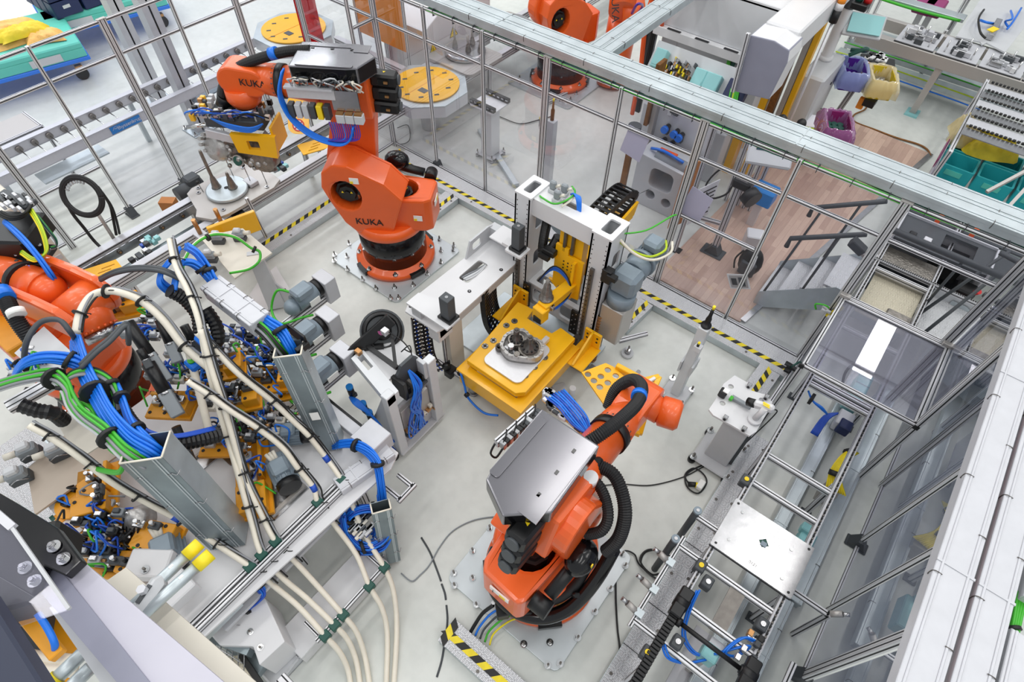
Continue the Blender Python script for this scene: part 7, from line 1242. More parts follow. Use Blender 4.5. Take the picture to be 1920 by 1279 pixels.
# assembly conveyor with fixture pallets
t=T('assembly_beam','grey beam conveyor carrying the clear fixture pallets','conveyor',(-.3,11.3,0)); m=M(); m.box((-1.6,11.35,.8),(3.2,11.5,.98),'alud',.006); P('side_beam',m,t); m=M(); m.box((-1.6,12.1,.8),(3.2,12.2,.98),'alud',.006); P('side_beam',m,t)
for x in (-.25,1.6): m=M(); m.box((x-.05,11.38,0),(x+.05,11.48,.8),'alud'); m.box((x-.1,11.3,0),(x+.1,11.55,.03),'teal'); P('leg',m,t)
for i,x in enumerate((-.75,-.12,.5,1.12)):
    t=T('fixture_pallet','clear-cornered steel fixture pallet, '+['first from the left on the grey beam','second from the left on the grey beam','third from the left on the grey beam','last on the grey beam at the right edge'][i],'pallet',(x,11.75,1.0),'fixture pallets on the grey beam'); m=M(); m.box((x-.29,11.4,.98),(x+.29,12.1,1.0),'alw'); m.box((x-.3,11.38,.96),(x+.3,11.42,.99),'black'); P('plate',m,t)
    m=M()
    for k in range(14): m.obox((x+random.uniform(-.2,.2),11.72+random.uniform(-.26,.26),1.04),(X,Y,Z),(.05+random.random()*.12,.04,.07),random.choice(['alw','white','steel','lgrey','dgrey']),.004)
    for k in range(4): m.cyl((x-.2+.13*k,11.5+.15*(k%3),1.0),(x-.2+.13*k,11.5+.15*(k%3),1.18),.012,mt='chrome',n=8)
    P('clamps',m,t)
t=T('valve_board','light grey mounting board with yellow-labelled cylinder and blue tubes','board',g(1860,45,1.0)); z=1.05; pl=[g(x,y,z) for x,y in ((1793,68),(1838,78),(1842,84),(1850,80),(1885,98),(1945,20),(1860,-35))]
m=M(); m.prism([(p.x,p.y) for p in pl],.02,'lgrey',((0,0,z-.02),X,Y,Z)); P('board',m,t); m=M(); m.bar(g(1856,70,z+.05),g(1872,40,z+.05),.09,.09,'steel',bev=.006); m.obox(g(1862,55,z+.1),(V((.3,.95,0)),V((-.95,.3,0)),Z),(.2,.1,.01),'ylabel'); P('cylinder',m,t)
m=M(); m.tube([g(1838,38,z+.06),g(1850,42,z+.1),g(1862,44,z+.05)],.02,'blue',6,4); m.tube([g(1895,20,z+.05),g(1898,35,z+.2),g(1885,40,z+.1),g(1890,50,z+.05)],.016,'blue',6,5); m.tube([g(1915,15,z+.05),g(1900,40,z+.12),g(1888,55,z+.05)],.016,'blue',6,5); m.tube([g(1845,18,z+.05),g(1835,35,z+.15),g(1838,60,z+.1),g(1848,72,z+.05)],.016,'hazb',6,5); P('tubes',m,t)
m=M(); m.box((-.3,12.3,0),(-.2,12.4,1.03),'alu'); m.box((.9,13,0),(1.0,13.1,1.03),'alu'); P('leg',m,t)
for i,(y,z,l) in enumerate(((12.7,.5,'lower galvanized channel behind the fixture beam'),(13.3,.9,'silver channel conveyor at the top behind the fixture beam'),(14.2,1.0,'far grey frame channel at the top edge'))): 
    t=T('channel_rack',l,'rack',(-.8,y,z)); m=M(); m.box((-2.0,y-.12,z-.06),(-.35,y+.12,z),'galv',.006); P('channel',m,t); m=M(); m.tube([(-2.0,y-.16,z-.02),(-1.2,y-.17,z-.04),(-.4,y-.16,z-.02)],.025,'green' if i%2 else 'lime',6,4); P('green_cable',m,t)
    for x in (-1.9,-.5): m=M(); m.prof((x,y+.14,0),(x,y+.14,z+.3),.06,.06,(1,0,0)); P('leg',m,t)
for k,(x,y) in enumerate(((1735,10),(1752,14))): m=M(); c=g(x,y,.8); m.box(c-V((.16,.2,.1)),c+V((.16,.2,.1)),'magenta',.02); m.box((c.x-.05,c.y-.05,0),(c.x+.05,c.y+.05,c.z-.1),'alu'); ONE('magenta_bin',m,['left small magenta bin behind the far channels','right small magenta bin behind the far channels'][k],'bin','far magenta bins')
t=T('floor_duct','pale floor trunking with wire mesh under the fixture beam','cable trunking',(-.2,12,0))
for (y,z) in ((12.2,.22),(12.75,.18)): m=M(); m.bar((-1.9,y,z),(1.2,y-.05,z),.2,.1,'galv',bev=.006); P('trough',m,t)
m=M(); m.tube([(-1.9,12.0,.3),(-.8,11.98,.32),(.5,11.96,.3)],.012,'lime',5,4); m.tube([(-1.9,12.45,.3),(-.8,12.42,.32),(.5,12.4,.3)],.012,'green',5,4); m.tube([(-1.9,11.85,.25),(0,11.8,.25),(.6,11.75,.25)],.012,'blue',5,4); P('cables',m,t)
# flow rack
t=T('flow_rack','inclined roller flow rack of silver shelves at the right edge','flow rack',(1.2,9.5,0)); x0,x1=.42,2.6
m=M(); m.prof((x0,8.2,1.25),(x0,11.1,.95),.05,.06); m.prof((x0,8.2,.02),(x0,8.2,1.3),.05,.05,(1,0,0)); m.prof((x0,11.0,.02),(x0,11.0,1.0),.05,.05,(1,0,0)); m.prof((x0,8.2,.55),(x0,11,.4),.05,.05); P('frame',m,t)
for i in range(6):
    y=8.75+i*.34; z=1.3-i*.03; m=M(); m.obox(((x0+x1)/2,y,z),(X,V((0,1,-.1)).normalized(),V((0,.1,1)).normalized()),(x1-x0,.24,.01),'alw' if i%2 else 'steel'); P('shelf',m,t)
    m=M(); 
    for k in range(44): m.cyl((x0+.04+k*.05,y+.15,z+.012),(x0+.072+k*.05,y+.15,z+.012),.018,mt='black',n=8)
    P('roller_strip',m,t)
m=M(); m.bar(g(1850,360,1.3),g(1925,320,1.5),.035,.035,'alud'); m.bar(g(1880,400,1.3),g(1935,340,1.5),.035,.035,'alud'); P('brace',m,t)
m=M(); m.obox((x0-.03,9.4,.75),(V((0,1,-.1)).normalized(),X,Z),(2.4,.01,.3),'film'); P('side_pane',m,t); m=M(); m.obox((x0-.045,9.0,.85),(Y,X,Z),(.7,.01,.12),'magenta'); P('magenta_label',m,t)
for k in range(2):
    for i in range(4): c=V((.62+i*.46,9.3-k*.42,.66-.0*k)); m=M(); m.prism([rrect(.43,.38,.03,3,c.x,c.y),rrect(.38,.33,.02,3,c.x,c.y)[::-1]],.2,'turqd',((0,0,c.z),X,Y,Z)); m.prism(rrect(.42,.37,.02,2,c.x,c.y),.02,'turqd',((0,0,c.z),X,Y,Z)); m.box((c.x-.1,c.y-.195,c.z+.08),(c.x+.1,c.y-.19,c.z+.15),'turq'); ONE('teal_tray',m,'teal plastic tray on the lower level of the flow rack','tray','teal trays in the flow rack')
m=M(); 
for i in range(3): y=8.5-.5*i; m.obox((1.6,y,.62-.02*i),(X,Y,Z),(2.4,.36,.02),'dgrey')
for i in range(40): m.cyl((.45+i*.055,8.25,.66),(.47+i*.055,8.25,.66),.02,mt='black',n=8)
ONE('dark_shelf',m,'dark lower shelf of roller strips under the teal trays','shelf')
ONE('yellow_sack',crumple((.85,9.4,.86),.62,.5,.22,'ysack',.3,8),'yellow film sack lying on the teal trays','sack')
ONE('clear_sack',crumple((.5,9.45,.86),.34,.5,.26,'filmy',.2,9),'pale clear film bag beside the yellow sack','sack')
# valve panel machine behind the fence
t=T('regulator_station','grey machine panel with blue pressure regulators behind the fence','control panel',(-2.4,6.6,0)); m=M(); m.box((-2.9,7.0,0),(-2.1,7.05,1.42),'postw',.01); m.box((-2.94,6.9,.2),(-2.88,7.05,1.42),'alud'); P('panel',m,t)
ys=6.99
for (px,py) in ((1254,236),(1271,245),(1247,261),(1262,267),(1280,252)):
    q=gy(px,py,ys); x,z=q.x,q.z; m=M(); m.cyl((x,ys,z),(x,ys-.09,z),.035,mt='black',n=12); m.box((x-.03,ys-.06,z-.1),(x+.03,ys,z-.03),'dgrey'); P('regulator',m,t); m=M(); m.cyl((x,ys-.09,z),(x,ys-.14,z),.05,mt='blue',n=14); P('blue_knob',m,t)
m=M()
for i in range(6): m.cyl((-2.32+.05*(i%3),ys,1.38-.06*(i//3)),(-2.32+.05*(i%3),ys-.04,1.38-.06*(i//3)),.024,mt='dblue',n=10)
for i in range(10): m.tube([(-2.75+random.uniform(-.08,.08),ys-.02,1.6),(-2.78+random.uniform(-.1,.1),ys-.1,1.45),(-2.72+random.uniform(-.1,.1),ys-.08,1.3),(-2.65,ys-.03,1.15)],.012,random.choice(['green','lime','hazb','dblue','gcab']),5,4)
for i in range(8): m.obox((-2.68+random.uniform(-.08,.08),ys-.05,1.15+random.random()*.2),(X,Y,Z),(.06,.08,.06),random.choice(['steel','dgrey','lgrey','steel']),.005)
P('fittings',m,t)
m=M(); m.box((-3.0,6.85,.9),(-2.95,7.05,1.75),'rust'); m.cyl((-2.97,6.8,1.5),(-2.97,6.85,1.5),.06,mt='hazy'); P('side_rail',m,t)
t=T('cast_machine','light grey machine housing with rounded opening beyond the lift station','machine',(-2.4,6.7,0)); m=M(); m.prism([[(-2.8,0),(-2.05,0),(-2.05,.72),(-2.8,.78)],rrect(.34,.3,.08,4,-2.4,.5)[::-1],circ(-2.5,.22,.07,14)[::-1],circ(-2.25,.2,.07,14)[::-1]],.45,'lgrey',((0,6.9,0),X,Z,-Y)); P('housing',m,t,bevel=.012); m=M(); m.cyl((-2.6,6.6,.74),(-2.1,6.6,.7),.1,mt='grey',n=20); m.obox((-2.45,6.6,.85),(X,Y,Z),(.25,.05,.02),'ored'); m.tube([(-2.7,6.6,.8),(-2.5,6.55,.87),(-2.2,6.55,.83)],.02,'blue',6,4); P('cylinder',m,t)
m=M(); m.obox((-1.95,6.25,.62),(V((.35,.93,0)).normalized(),V((.93,-.35,0)).normalized(),Z),(.3,.02,1.0),'card'); ONE('cardboard_sheet',m,'brown cardboard sheet leaning behind the right lift motor','cardboard')
t=T('red_tube','brown-red cable tube rising beside the grey machine housing','tube',(-3.0,6.6,0)); m=M(); m.bar((-3.0,6.6,0),(-3.0,6.6,.95),.08,.06,'rust'); m.cyl((-3.0,6.6,.95),(-3.0,6.6,1.02),.09,mt='dgrey',n=14); P('tube',m,t)
t=T('transfer_carrier','black cable carrier on a yellow bracket reaching out of the lift station','cable carrier',(-2.3,4.7,.9)); m=M(); chain(m,[(-2.2,4.0,1.35),(-2.2,4.4,1.42),(-2.18,4.8,1.45),(-2.16,4.95,1.36),(-2.18,4.85,1.25),(-2.2,4.5,1.2)],.2,.08,(1,0,0),'black',.06); P('links',m,t); m=M(); m.prism([(4.0,.9),(4.9,1.15),(4.95,1.3),(4.0,1.15)],.03,'yellow',((-2.05,0,0),Y,Z,X)); m.box((-2.3,4.0,1.1),(-2.03,4.9,1.13),'yellow'); P('yellow_bracket',m,t); m=M(); m.box((-2.3,3.95,.0),(-2.05,4.05,1.1),'lgrey'); m.obox((-2.62,4.5,1.15),(X,Y,Z),(.24,.22,.16),'motor',.03); m.cyl((-2.62,4.3,1.05),(-2.62,4.7,1.05),.1,mt='motor',n=18); m.box((-2.5,4.4,.3),(-2.3,4.5,1.1),'lgrey'); P('drive',m,t)
# stand and papers on the wood floor
for (p,l,n) in (((1190,270,5.24,.26,.34),'blank white sheet taped on the fence left of the double post',0),((1304,385,5.26,.26,.38),'blank white sheet taped on the fence above the low rail',1)):
    c=gy(p[0],p[1],p[2]); m=M(); m.obox(c,(V((1,0,-.18)).normalized(),Y,V((.18,0,1)).normalized()),(p[3],.004,p[4]),'paperl'); ONE('paper_sheet',m,l,'paper','papers on the fence')
t=T('document_holder','striped document papers on a profile post right of the cardboard','document board',(-1.75,5.9,0)); m=M(); m.prof((-1.76,5.92,.02),(-1.76,5.92,2.0),.08,.04,(1,0,0)); m.box((-1.84,5.88,0),(-1.68,5.98,.03),'black'); P('post',m,t); m=M(); m.obox((-1.66,6.1,.75),(V((.3,.95,0)).normalized(),V((.95,-.3,0)).normalized(),Z),(.36,.006,.55),'paper'); P('sheet',m,t)
for i in range(7): m=M(); m.obox((-1.655,6.095,.55+.065*i),(V((.3,.95,0)).normalized(),V((.95,-.3,0)).normalized(),Z),(.3,.01,.012),'ink'); P('printed_line',m,t)
t=T('scanner_stand','aluminium post stand with black scanner unit on the wood floor','stand',(-1.35,6.2,.02)); m=M(); m.prof((-1.35,6.2,.04),(-1.35,6.2,1.15),.08,.08,(1,0,0)); P('post',m,t); m=M(); m.box((-1.5,6.1,.02),(-1.2,6.3,.04),'dgrey',.01); m.prism([(-.1,0),(.1,0),(.03,.12),(-.03,.12)],.14,'dgrey',((-1.35,6.13,.04),X,Z,Y)); P('foot',m,t)
m=M(); m.box((-1.42,6.08,1.12),(-1.2,6.26,1.24),'black',.02); m.cyl((-1.2,6.1,1.12),(-1.1,6.05,1.1),.11,mt='black',n=16); m.box((-1.4,6.1,1.24),(-1.25,6.2,1.27),'steel'); P('scanner',m,t); m=M(); m.prof((-1.75,6.1,.5),(-1.35,6.2,.5),.05,.05); P('side_arm',m,t); m=M(); m.tube([(-1.45,6.2,1.2),(-1.6,6.15,1.25),(-1.7,6.1,1.0),(-1.6,6.1,.85),(-1.45,6.15,.95),(-1.42,6.2,1.1)],.012,'hazb',6,5); P('cable_loop',m,t)
t=T('control_pod','grey operator pod with dark display and black caps behind the double post','operator panel',(-1.35,7.1,0)); m=M(); m.obox((-1.35,7.1,1.15),(V((.9,.4,0)).normalized(),V((-.3,.7,.6)).normalized(),V((.25,-.55,.8)).normalized()),(.55,.5,.06),'lgrey',.02); P('housing',m,t); m=M(); o=V((-1.35,7.1,1.15))+V((.25,-.55,.8)).normalized()*.034; m.obox(o,(V((.9,.4,0)).normalized(),V((-.3,.7,.6)).normalized(),V((.25,-.55,.8)).normalized()),(.36,.14,.008),'lens'); m.obox(o-V((.13,.06,0)),(V((.9,.4,0)).normalized(),V((-.3,.7,.6)).normalized(),V((.25,-.55,.8)).normalized()),(.08,.1,.012),'hazy'); P('display',m,t)
for dx in (-.1,.12): m=M(); c=V((-1.3+dx,7.32+dx*.3,1.3)); m.cyl(c,c+Z*.1,.05,mt='black',n=14); m.sph(c+Z*.12,.06,'black',12); P('black_cap',m,t)
m=M(); 
for i in range(5): m.prof((-1.7+.09*i,7.3,.02),(-1.7+.09*i,7.3,1.3),.05,.05,(1,0,0))
P('profile_stack',m,t)
m=M(); m.box((-1.35,6.95,.4),(-1.05,7.2,.62),'signblue',.015); m.box((-1.25,7.0,.02),(-1.15,7.1,.4),'alu'); ONE('blue_bin',m,'bright blue plastic bin behind the scanner stand','bin')
m=M(); c=g(1412,450,.16); m.obox((c.x,c.y,.15),(V((.9,.4,0)).normalized(),V((-.4,.9,0)).normalized(),Z),(.22,.2,.26),'white',.012); ONE('white_box',m,'small white box standing on the wood floor','box')
t=T('backpack','black backpack standing on the wood floor by the fence','bag',(-.85,6.1,.02)); m=M(); m.sph((-.85,6.12,.22),.2,'black',16,(.75,.6,1.1)); m.obox((-.84,6.02,.18),(X,Y,Z),(.2,.06,.22),'dgrey',.02); P('body',m,t); m=M(); m.tube([(-.98,6.1,.35),(-1.03,6.08,.2),(-1.0,6.08,.05)],.012,'black',6,4); m.tube([(-.8,6.05,.4),(-.78,5.98,.3),(-.8,5.98,.15)],.012,'lgrey',6,4); P('strap',m,t)
m=M(); c=gy(1385,528,5.25); ux=V((.85,0,.52)).normalized(); uz=V((-.52,0,.85)).normalized(); m.obox(c,(ux,Y,uz),(.24,.004,.2),'label'); m.obox(c-Y*.003,(ux,Y,uz),(.2,.004,.16),'alud'); m.obox(c-Y*.005+ux*.04,(ux,Y,uz),(.07,.004,.12),'dgrey'); m.obox(c-Y*.005-ux*.05,(ux,Y,uz),(.06,.004,.09),'ink'); ONE('photo_print',m,'black and white photo print taped slanted on the fence by the backpack','photo print')
# stairs over the conveyor
def stair(label,x0,x1,y0,y1,n,h0,h1,flip=False):
    t=T('stairs',label,'stairs',((x0+x1)/2,(y0+y1)/2,0)); dx=(x1-x0)/n
    for i in range(n):
        z=h0+(h1-h0)*i/(n-1); a=x0+dx*i; m=M(); m.box((min(a,a+dx*1.1),y0+.02,z-.03),(max(a,a+dx*1.1),y1-.02,z),'checker'); P('tread',m,t)
    for y in (y0,y1):
        m=M(); s=1 if dx>0 else -1; q=[(x0,0),(x0+dx*.5,0),(x1,h1-.3),(x1+dx*.3,h1-.3),(x1+dx*.3,h1+.05),(x1-dx*.3,h1+.05),(x0,h0+.06)]; q=q if s>0 else q[::-1]; m.prism(q,.01,'galv',((0,y+(.0 if y==y0 else -.01),0),X,Z,-Y)); P('stringer',m,t)
    return t
st=stair('galvanized checker-plate steps rising to the right over the conveyor',-.56,.2,5.72,6.4,4,.15,.72)
for y,(p,q) in ((5.74,((1465,470),(1590,425))),(6.4,((1505,405),(1635,360)))):
    m=M(); a=V((-.5,y,1.08)); b=V((.1,y,1.5)); m.tube([a-Z*.12-X*.02,a-X*.02,b],.028,'dgrey',10,1); P('handrail',m,st); m=M(); m.cyl((-.52,y,.1),(-.42,y,1.12),.014,mt='dgrey',n=8); m.cyl((-.15,y,.45),(-.1,y,1.34),.014,mt='dgrey',n=8); P('baluster',m,st)
st=stair('checker-plate steps going down on the right side of the conveyor',2.3,1.3,5.75,6.5,4,.15,.6)
for y in (5.76,6.48): m=M(); m.tube([(1.25,y,1.4),(1.7,y,1.35),(2.2,y,1.0)],.028,'dgrey',10,1); m.cyl((1.5,y,.5),(1.5,y,1.38),.016,mt='dgrey'); m.cyl((2.1,y,.2),(2.1,y,1.07),.016,mt='dgrey'); P('handrail',m,st)
t=T('crossing_platform','checker-plate crossing platform between conveyor rails behind the hood','platform',(.68,6.2,.5)); m=M(); m.box((.42,5.7,.6),(.95,6.5,.615),'checkerw'); P('plate',m,t); m=M(); m.box((.42,5.7,.5),(.95,5.72,.6),'galvd'); m.box((.42,6.48,.4),(.95,6.5,.6),'galvd'); P('edge',m,t)
m=M(); m.obox((.86,5.78,.64),(X,Y,Z),(.32,.3,.03),'gear',.02); P('brown_pad',m,t)
t=T('crossing_platform','right checker-plate platform section beside the dark pad','platform',(1.3,6.2,.5)); m=M(); m.box((1.02,5.75,.58),(1.5,6.55,.595),'checker'); P('plate',m,t); m=M(); m.box((1.02,6.5,.45),(1.5,6.55,.7),'postw'); P('edge',m,t)
t=T('dark_cabinet','open-topped dark grey cabinet with black equipment behind the fence','cabinet',(.85,7.2,0)); m=M(); m.prism([[(.38,6.85),(1.38,6.85),(1.38,7.35),(.38,7.35)],[(.85,6.95),(1.2,6.95),(1.2,7.28),(.85,7.28)][::-1]],.03,'dgrey',((0,0,.82),X,Y,Z)); m.box((.36,7.35,.3),(1.4,7.37,.88),'alw'); m.box((.36,6.83,.3),(.38,7.37,.88),'alw'); m.box((1.38,6.83,.3),(1.4,7.37,.88),'alw'); P('top',m,t); m=M(); m.box((.86,6.96,.5),(1.19,7.27,.72),'black'); m.box((.5,6.98,.85),(.58,7.05,.88),'black',.01); m.box((.66,6.95,.85),(.74,7.02,.9),'white',.004); P('equipment',m,t); m=M(); m.box((.4,6.85,0),(1.36,7.35,.3),'dgrey'); P('base',m,t)
for x in (.7,1.08): m=M(); m.obox((x,7.4,.92),(X,Y,Z),(.05,.03,.12),'ored'); P('orange_handle',m,t)
t=T('cross_conveyor','dark cross conveyor with brown plates behind the fence opening','conveyor',(.9,6.75,0)); m=M(); m.box((.35,6.52,.68),(1.0,6.85,.7),'gear'); P('cover_plate',m,t); m=M(); m.prof((.3,6.5,.72),(1.7,6.5,.72),.03,.05); 
for i in range(60): m.box((.32+i*.022,6.49,.745),(.332+i*.022,6.51,.752),'black')
P('chain_rail',m,t); m=M(); m.cyl((.25,6.2,1.35),(1.75,6.2,1.35),.035,mt='dgrey',n=14); m.cyl((1.0,6.2,.6),(1.0,6.2,1.35),.015,mt='dgrey'); P('handrail',m,t); m=M(); m.cyl((1.0,6.1,.6),(1.45,6.9,1.5),.018,mt='dgrey'); m.cyl((1.1,5.8,.6),(1.35,6.4,1.2),.018,mt='dgrey'); P('strut',m,t)
m=M(); m.obox((1.3,6.75,.55),(X,Y,Z),(.2,.2,.3),'black',.02); m.cyl((1.38,6.7,.7),(1.4,6.68,.75),.03,mt='red'); P('motor',m,t); m=M(); m.obox((1.3,6.62,.5),(X,Y,Z),(.16,.03,.14),'red',.005); P('red_box',m,t)
for (x,y) in ((.33,6.6),(1.6,6.6)): m=M(); m.prof((x,y,.02),(x,y,.7),.05,.05,(1,0,0)); P('leg',m,t)
t=T('lock_unit','grey door lock unit on the double fence post','lock',(.1,5.3,1.4)); c=gy(1608,462,5.3); m=M(); m.obox(c,(V((.9,0,-.4)),Y,V((.4,0,.9))),(.16,.1,.08),'dgrey',.008); m.obox(c+V((.12,0,-.06)),(V((.9,0,-.4)),Y,V((.4,0,.9))),(.12,.08,.03),'alud'); P('body',m,t)
t=T('cable_fitting','green and white cable fittings with yellow bar on the fence post foot','connector',(.1,5.2,.7)); c=gy(1550,585,5.15); m=M(); m.obox(c+V((.06,0,.05)),(V((.4,0,.9)),Y,V((.9,0,-.4))),(.2,.04,.03),'hazy'); 
for i in range(8): m.obox(c+V((random.uniform(-.06,.06),random.uniform(-.04,.04),random.uniform(-.06,.06))),(X,Y,Z),(.05,.03,.03),random.choice(['alw','black','lgrey','white']),.004)
m.tube([c+V((-.1,0,-.03)),c+V((-.13,0,.03)),c+V((-.05,0,.07)),c+V((0,0,.06))],.01,'green',6,4); P('fittings',m,t)
t=T('cable_fitting','green wired connector at the kerb end beside the walkway frame','connector',g(1480,690,.2)); c=g(1482,690,.2); m=M()
for i in range(6): m.obox(c+V((random.uniform(-.05,.05),random.uniform(-.05,.05),random.uniform(-.04,.06))),(X,Y,Z),(.06,.04,.04),random.choice(['black','dgreen','dgrey','black']),.004)
m.tube([c,c+V((.05,.1,.05)),c+V((.1,.12,-.05))],.012,'dgreen',6,4); P('fittings',m,t)
# items under the conveyor and hood
t=T('module_box','teal valve module with cables lying on the trunking under the hood','module',(.88,5.0,.15)); m=M(); m.obox((.86,4.95,.28),(Y,X,Z),(.45,.14,.18),'teal',.01)
for i in range(4): m.obox((.86,4.78+.11*i,.372),(Y,X,Z),(.004,.14,.006),'motor')
P('body',m,t); m=M(); m.box((.8,4.45,.15),(.95,4.65,.3),'alw',.01); m.box((.84,4.4,.2),(.96,4.52,.33),'navy',.01); P('plug',m,t); m=M(); m.tube([(.78,5.15,.4),(.68,5.1,.46),(.66,4.95,.42),(.74,4.8,.3)],.014,'hazb',6,4)
for i in range(6): m.tube([(.8,4.6,.25),(.7+.01*i,4.5,.22),(.68+.012*i,4.3,.12)],.01,'dblue',6,4)
P('cables',m,t)
t=T('module_box','teal valve module on the trunking beside the steel pallet','module',(1.0,3.1,.15)); m=M(); m.obox((1.02,3.0,.28),(Y,X,Z),(.3,.13,.16),'teal',.01); m.obox((.98,3.14,.36),(X,Y,Z),(.1,.08,.1),'teal',.01); P('body',m,t); m=M()
for i in range(8): m.tube([(.95,3.02-.03*i,.3),(.88,3.0-.03*i,.34),(.9,2.92-.03*i,.22)],.01,random.choice(['hazb','gcab','copper','dblue']),5,4)
P('cables',m,t)
m=M(); 
for i in range(9): m.tube([(1.02+.008*i,4.15,.4),(.96+.008*i,4.0,.42),(.95+.012*i,3.85,.34),(1.0+.02*i,3.72,.24+.006*i)],.009,'hazy',5,4)
m.cyl((1.02,4.1,.4),(1.0,4.07,.41),.05,mt='hazb',n=10); m.cyl((.98,3.86,.36),(.99,3.82,.33),.05,mt='hazb',n=10); m.box((.98,3.7,.0),(1.12,3.8,.22),'alud'); ONE('yellow_wires',m,'tied bunch of yellow wires hanging from the conveyor cross beam','wires')
m=M()
for i in range(5): m.tube([(.42,4.36,.6),(.5,4.3,.57),(.6,4.28,.55+.006*i),(.68,4.3,.5)],.01,'blue',5,4)
m.box((.47,4.27,.53),(.5,4.35,.62),'hazb'); ONE('blue_wires',m,'blue tubes strapped along the cross beam below the hood','tubes')
for i,(L,l) in enumerate((([(.42,1.9,.78),(.44,1.75,.7),(.5,1.6,.62),(.62,1.55,.6),(.72,1.6,.62)],'single blue tube looping inside the lower conveyor'),([(.4,1.42,.72),(.48,1.38,.68),(.6,1.44,.64),(.7,1.55,.62)],'paired blue tube from the stop unit to the teal box'),([(.74,1.62,.66),(.82,1.72,.7),(.9,1.8,.72),(.86,1.7,.66),(.78,1.66,.7),(.84,1.82,.74),(.95,1.86,.72)],'tangled blue tubes at the right conveyor rail'))):
    m=M(); m.tube(L,.009,'blue',6,6); m.tube([V(p)+V((.015,.012,.01)) for p in L],.009,'blue',6,6); ONE('blue_tube',m,l,'tube')
t=T('valve_unit','teal-fronted valve unit with steel plate inside the lower conveyor','valve',(.72,1.62,.5)); m=M(); m.box((.66,1.56,.5),(.78,1.68,.66),'teal',.01); m.box((.68,1.66,.52),(.8,1.74,.62),'alw'); P('body',m,t); m=M()
for i in range(10): m.obox((.92+random.uniform(-.05,.05),1.8+random.uniform(-.14,.1),.68+random.random()*.08),(X,Y,Z),(.04,.05,.05),random.choice(['copper','steel','black','dgrey']),.004)
P('fittings',m,t); m=M(); m.box((.62,1.3,.0),(.9,1.95,.02),'alw'); m.box((.7,1.58,.02),(.74,1.64,.5),'alud'); P('bracket',m,t)
m=M(); m.prism([(x*.06+.82,y*.09+1.32) for x,y in ((-.5,-1),(.4,-.8),(.6,.2),(.1,1),(-.5,.7),(-.7,-.2))],.002,'hazy',((0,0,.001),X,Y,Z)); 
m=M(); pts=[(.84+.05*cos(a)*(1+.3*sin(3*a)),1.36+.08*sin(a)*(1+.2*cos(2*a))) for a in [2*pi*i/16 for i in range(16)]]; m.prism(pts,.002,'rust',((0,0,.001),X,Y,Z)); ONE('oil_stain',m,'brownish yellow oil stain on the floor under the conveyor','stain')
# ================================================================ foreground, nearest the camera
zf=2.9
t=T('platform_beam','white platform beam running through the lower left foreground','beam frame',g(260,1160,zf)); a=g(60,950,zf);b=g(520,1420,zf); 
def quad(name,px,z,th,mt,par,bev=0): 
    q=[g(x,y,z) for x,y in px]; m=M(); pl=[(p.x,p.y) for p in q]; ar=sum(pl[i][0]*pl[(i+1)%len(pl)][1]-pl[(i+1)%len(pl)][0]*pl[i][1] for i in range(len(pl))); pl=pl if ar>0 else pl[::-1]; m.prism(pl,th,mt,((0,0,z-th),X,Y,Z)); return P(name,m,par,bevel=bev)
quad('top_face',((60,975),(155,1052),(420,1279),(480,1330),(300,1330),(120,1085)),zf,.02,'beamw',t,.004)
quad('side_face',((150,1049),(200,1089),(236,1064),(300,1120),(480,1279),(520,1330),(470,1330)),zf-.22,.02,'cream',t)
quad('groove_strip',((100,1062),(125,1084),(280,1279),(310,1330),(262,1330),(60,1092)),zf+.012,.012,'bgrey',t)
quad('inner_strip',((92,1140),(112,1128),(230,1279),(262,1330),(222,1330)),zf-.05,.02,'lgrey',t)
t=T('mount_bracket','black angle bracket with hex bolts on the white foreground beam','bracket',g(100,1050,zf+.05)); quad('plate',((-60,890),(35,945),(108,990),(153,1051),(122,1080),(85,1062),(60,1118),(-40,1060)),zf+.09,.05,'blackg',t,.006)
for (x,y) in ((102,1025),(120,1048),(48,1065),(66,1090)):
    m=M(); c=g(x,y,zf+.095); m.cyl(c,c+Z*.006,.026,mt='chrome',n=18); m.cyl(c+Z*.006,c+Z*.024,.017,mt='chrome',n=6,smooth=False); m.cyl(c+Z*.024,c+Z*.034,.009,mt='steel',n=10); P('hex_bolt',m,t)
t=T('acrylic_guard','clear acrylic guard pane crossing the lower left corner','guard pane',g(50,1110,3.2)); quad('pane',((-40,960),(22,988),(130,1142),(-40,1200)),3.2,.008,'hood',t); m=M(); m.bar(g(-10,960,3.2),g(25,990,3.2),.03,.02,'alw'); m.bar(g(22,988,3.2),g(130,1142,3.2),.012,.014,'lgrey'); P('edge',m,t)
t=T('capped_pipes','two steel pipes with yellow end caps clamped to the white beam','pipes',g(320,1090,2.6)); zp=2.76
for (a,b) in (((280,1108),(352,1040)),((296,1128),(372,1060))):
    A=g(*a,zp);B=g(*b,zp); d=(B-A).normalized(); m=M(); m.cyl(A-d*.12,B,.026,mt='galv',n=20); m.obox(A.lerp(B,.62)+Z*.026,(d,Z.cross(d),Z),(.02,.012,.002),'label'); P('pipe',m,t); m=M(); m.cyl(B-d*.01,B+d*.065,.03,mt='hazy',n=20); P('yellow_cap',m,t)
m=M(); c=g(280,1120,zp); m.obox(c,(V((.3,-.95,0)),V((.95,.3,0)),Z),(.19,.07,.1),'lgrey',.03); m.obox(c+Z*.052,(V((.3,-.95,0)),V((.95,.3,0)),Z),(.08,.02,.006),'dgrey'); P('pipe_clamp',m,t); m=M(); c=g(270,1108,zp+.06); m.cyl(c,c+Z*.03,.02,mt='alw',n=6,smooth=False); P('clamp_bolt',m,t)
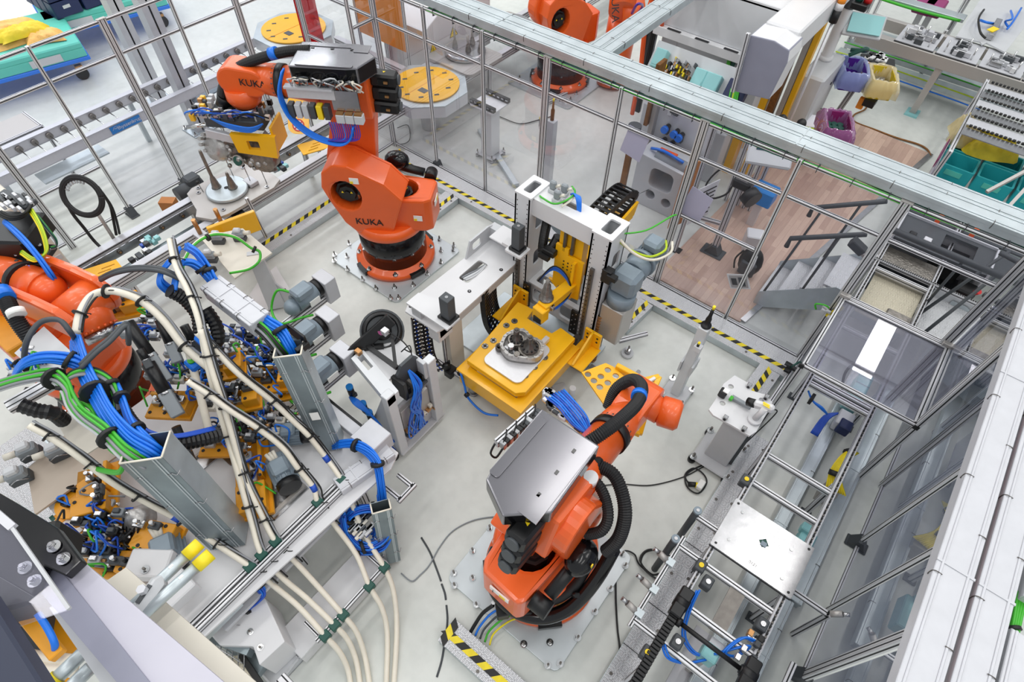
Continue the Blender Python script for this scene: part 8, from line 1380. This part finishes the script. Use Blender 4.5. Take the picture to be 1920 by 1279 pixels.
t=T('blue_frame_bar','dark blue-grey frame bar cutting the bottom left corner','bar',g(20,1240,3.3)); m=M(); m.bar(g(-60,1120,3.3),g(75,1340,3.3),.12,.1,'slate',bev=.01); P('bar',m,t)
t=T('capped_pipes','second pipe with yellow cap at the very bottom left edge','pipes',g(110,1270,2.6)); A=g(88,1290,2.6);B=g(160,1220,2.6); m=M(); m.cyl(A,B,.03,mt='galv',n=18); m.cyl(A+V((.08,-.02,0)),B+V((.08,-.02,0)),.03,mt='galv',n=18); P('pipe',m,t); d=(B-A).normalized(); m=M(); m.cyl(A-d*.05,A+d*.05,.036,mt='hazy',n=18); P('yellow_cap',m,t)
t=T('walk_step','diamond-plate step with dark edge at the bottom left behind the beam','step',g(440,1260,.35)); q=[g(x,y,.35) for x,y in ((380,1240),(450,1228),(492,1290),(460,1340),(360,1320))]; m=M(); m.prism([(p.x,p.y) for p in q][::-1],.02,'checkerw',((0,0,.33),X,Y,Z)); P('plate',m,t); m=M(); m.bar(g(452,1228,.33),g(495,1292,.33),.04,.05,'hazb'); m.bar(g(385,1195,.4),g(470,1225,.4),.05,.12,'galvd'); P('edge',m,t); m=M(); p=g(408,1256,.355); m.lathe([(.02,0),(.028,.004),(.02,.006)],p,mt='dgrey',n=14); P('eyelet',m,t)
t=T('wire_basket','wire mesh cable basket under the yellow-green earth wires','basket',g(330,1190,.45)); m=M()
for i in range(14):
    p=g(310+i*11,1150+i*7,.5); m.tube([p+V((-.2,.14,.08)),p+V((-.19,.13,-.06)),p+V((.1,-.08,-.06)),p+V((.12,-.1,.08))],.004,'steel',5,2)
for k in range(4): m.tube([g(310,1150,.5)+V((-.19+.09*k,.13-.07*k,-.06)),g(453,1241,.5)+V((-.19+.09*k,.13-.07*k,-.06))],.004,'steel',5,1)
P('mesh',m,t)
t=T('grey_cable_box','dark grey mesh duct on the floor behind the diamond-plate step','cable duct',g(440,1190,.2)); m=M(); m.bar(g(425,1190,.2),g(500,1250,.2),.16,.1,'galvd',bev=.006); P('duct',m,t)
t=T('profile_end','short aluminium profile end at the bottom edge left of the white conduits','bar',g(540,1275,.4)); m=M(); m.prof(g(525,1272,.4),g(570,1320,.4),.09,.05); P('bar',m,t)
t=T('lower_machine','amber yellow machine parts and blue tubes seen through the acrylic pane','fixture',g(60,1180,1.2)); m=M(); m.bar(g(30,1130,1.6),g(110,1230,1.6),.08,.06,'ochre',bev=.006); m.obox(g(90,1215,1.3),(V((.8,-.6,0)),V((.6,.8,0)),Z),(.6,.4,.04),'ochre',.01); m.obox(g(60,1200,1.35),(V((.8,-.6,0)),V((.6,.8,0)),Z),(.4,.2,.1),'dgrey',.01); P('body',m,t); m=M(); m.tube([g(70,1150,1.75),g(90,1180,1.7),g(103,1210,1.65),g(100,1235,1.5)],.02,'blue',8,5); P('blue_tube',m,t)
for i,(y0) in enumerate((1225,1245)): m=M(); m.tube([g(38,y0,1.5),g(80,y0+8,1.5),g(140,y0+14,1.5)],.035,'cable',10,4); P('white_pipe',m,t)
m=M(); m.obox(g(40,1080,1.7),(V((.8,-.6,0)),V((.6,.8,0)),Z),(.5,.5,.3),'hazb',.02)
P('dark_block',m,t)
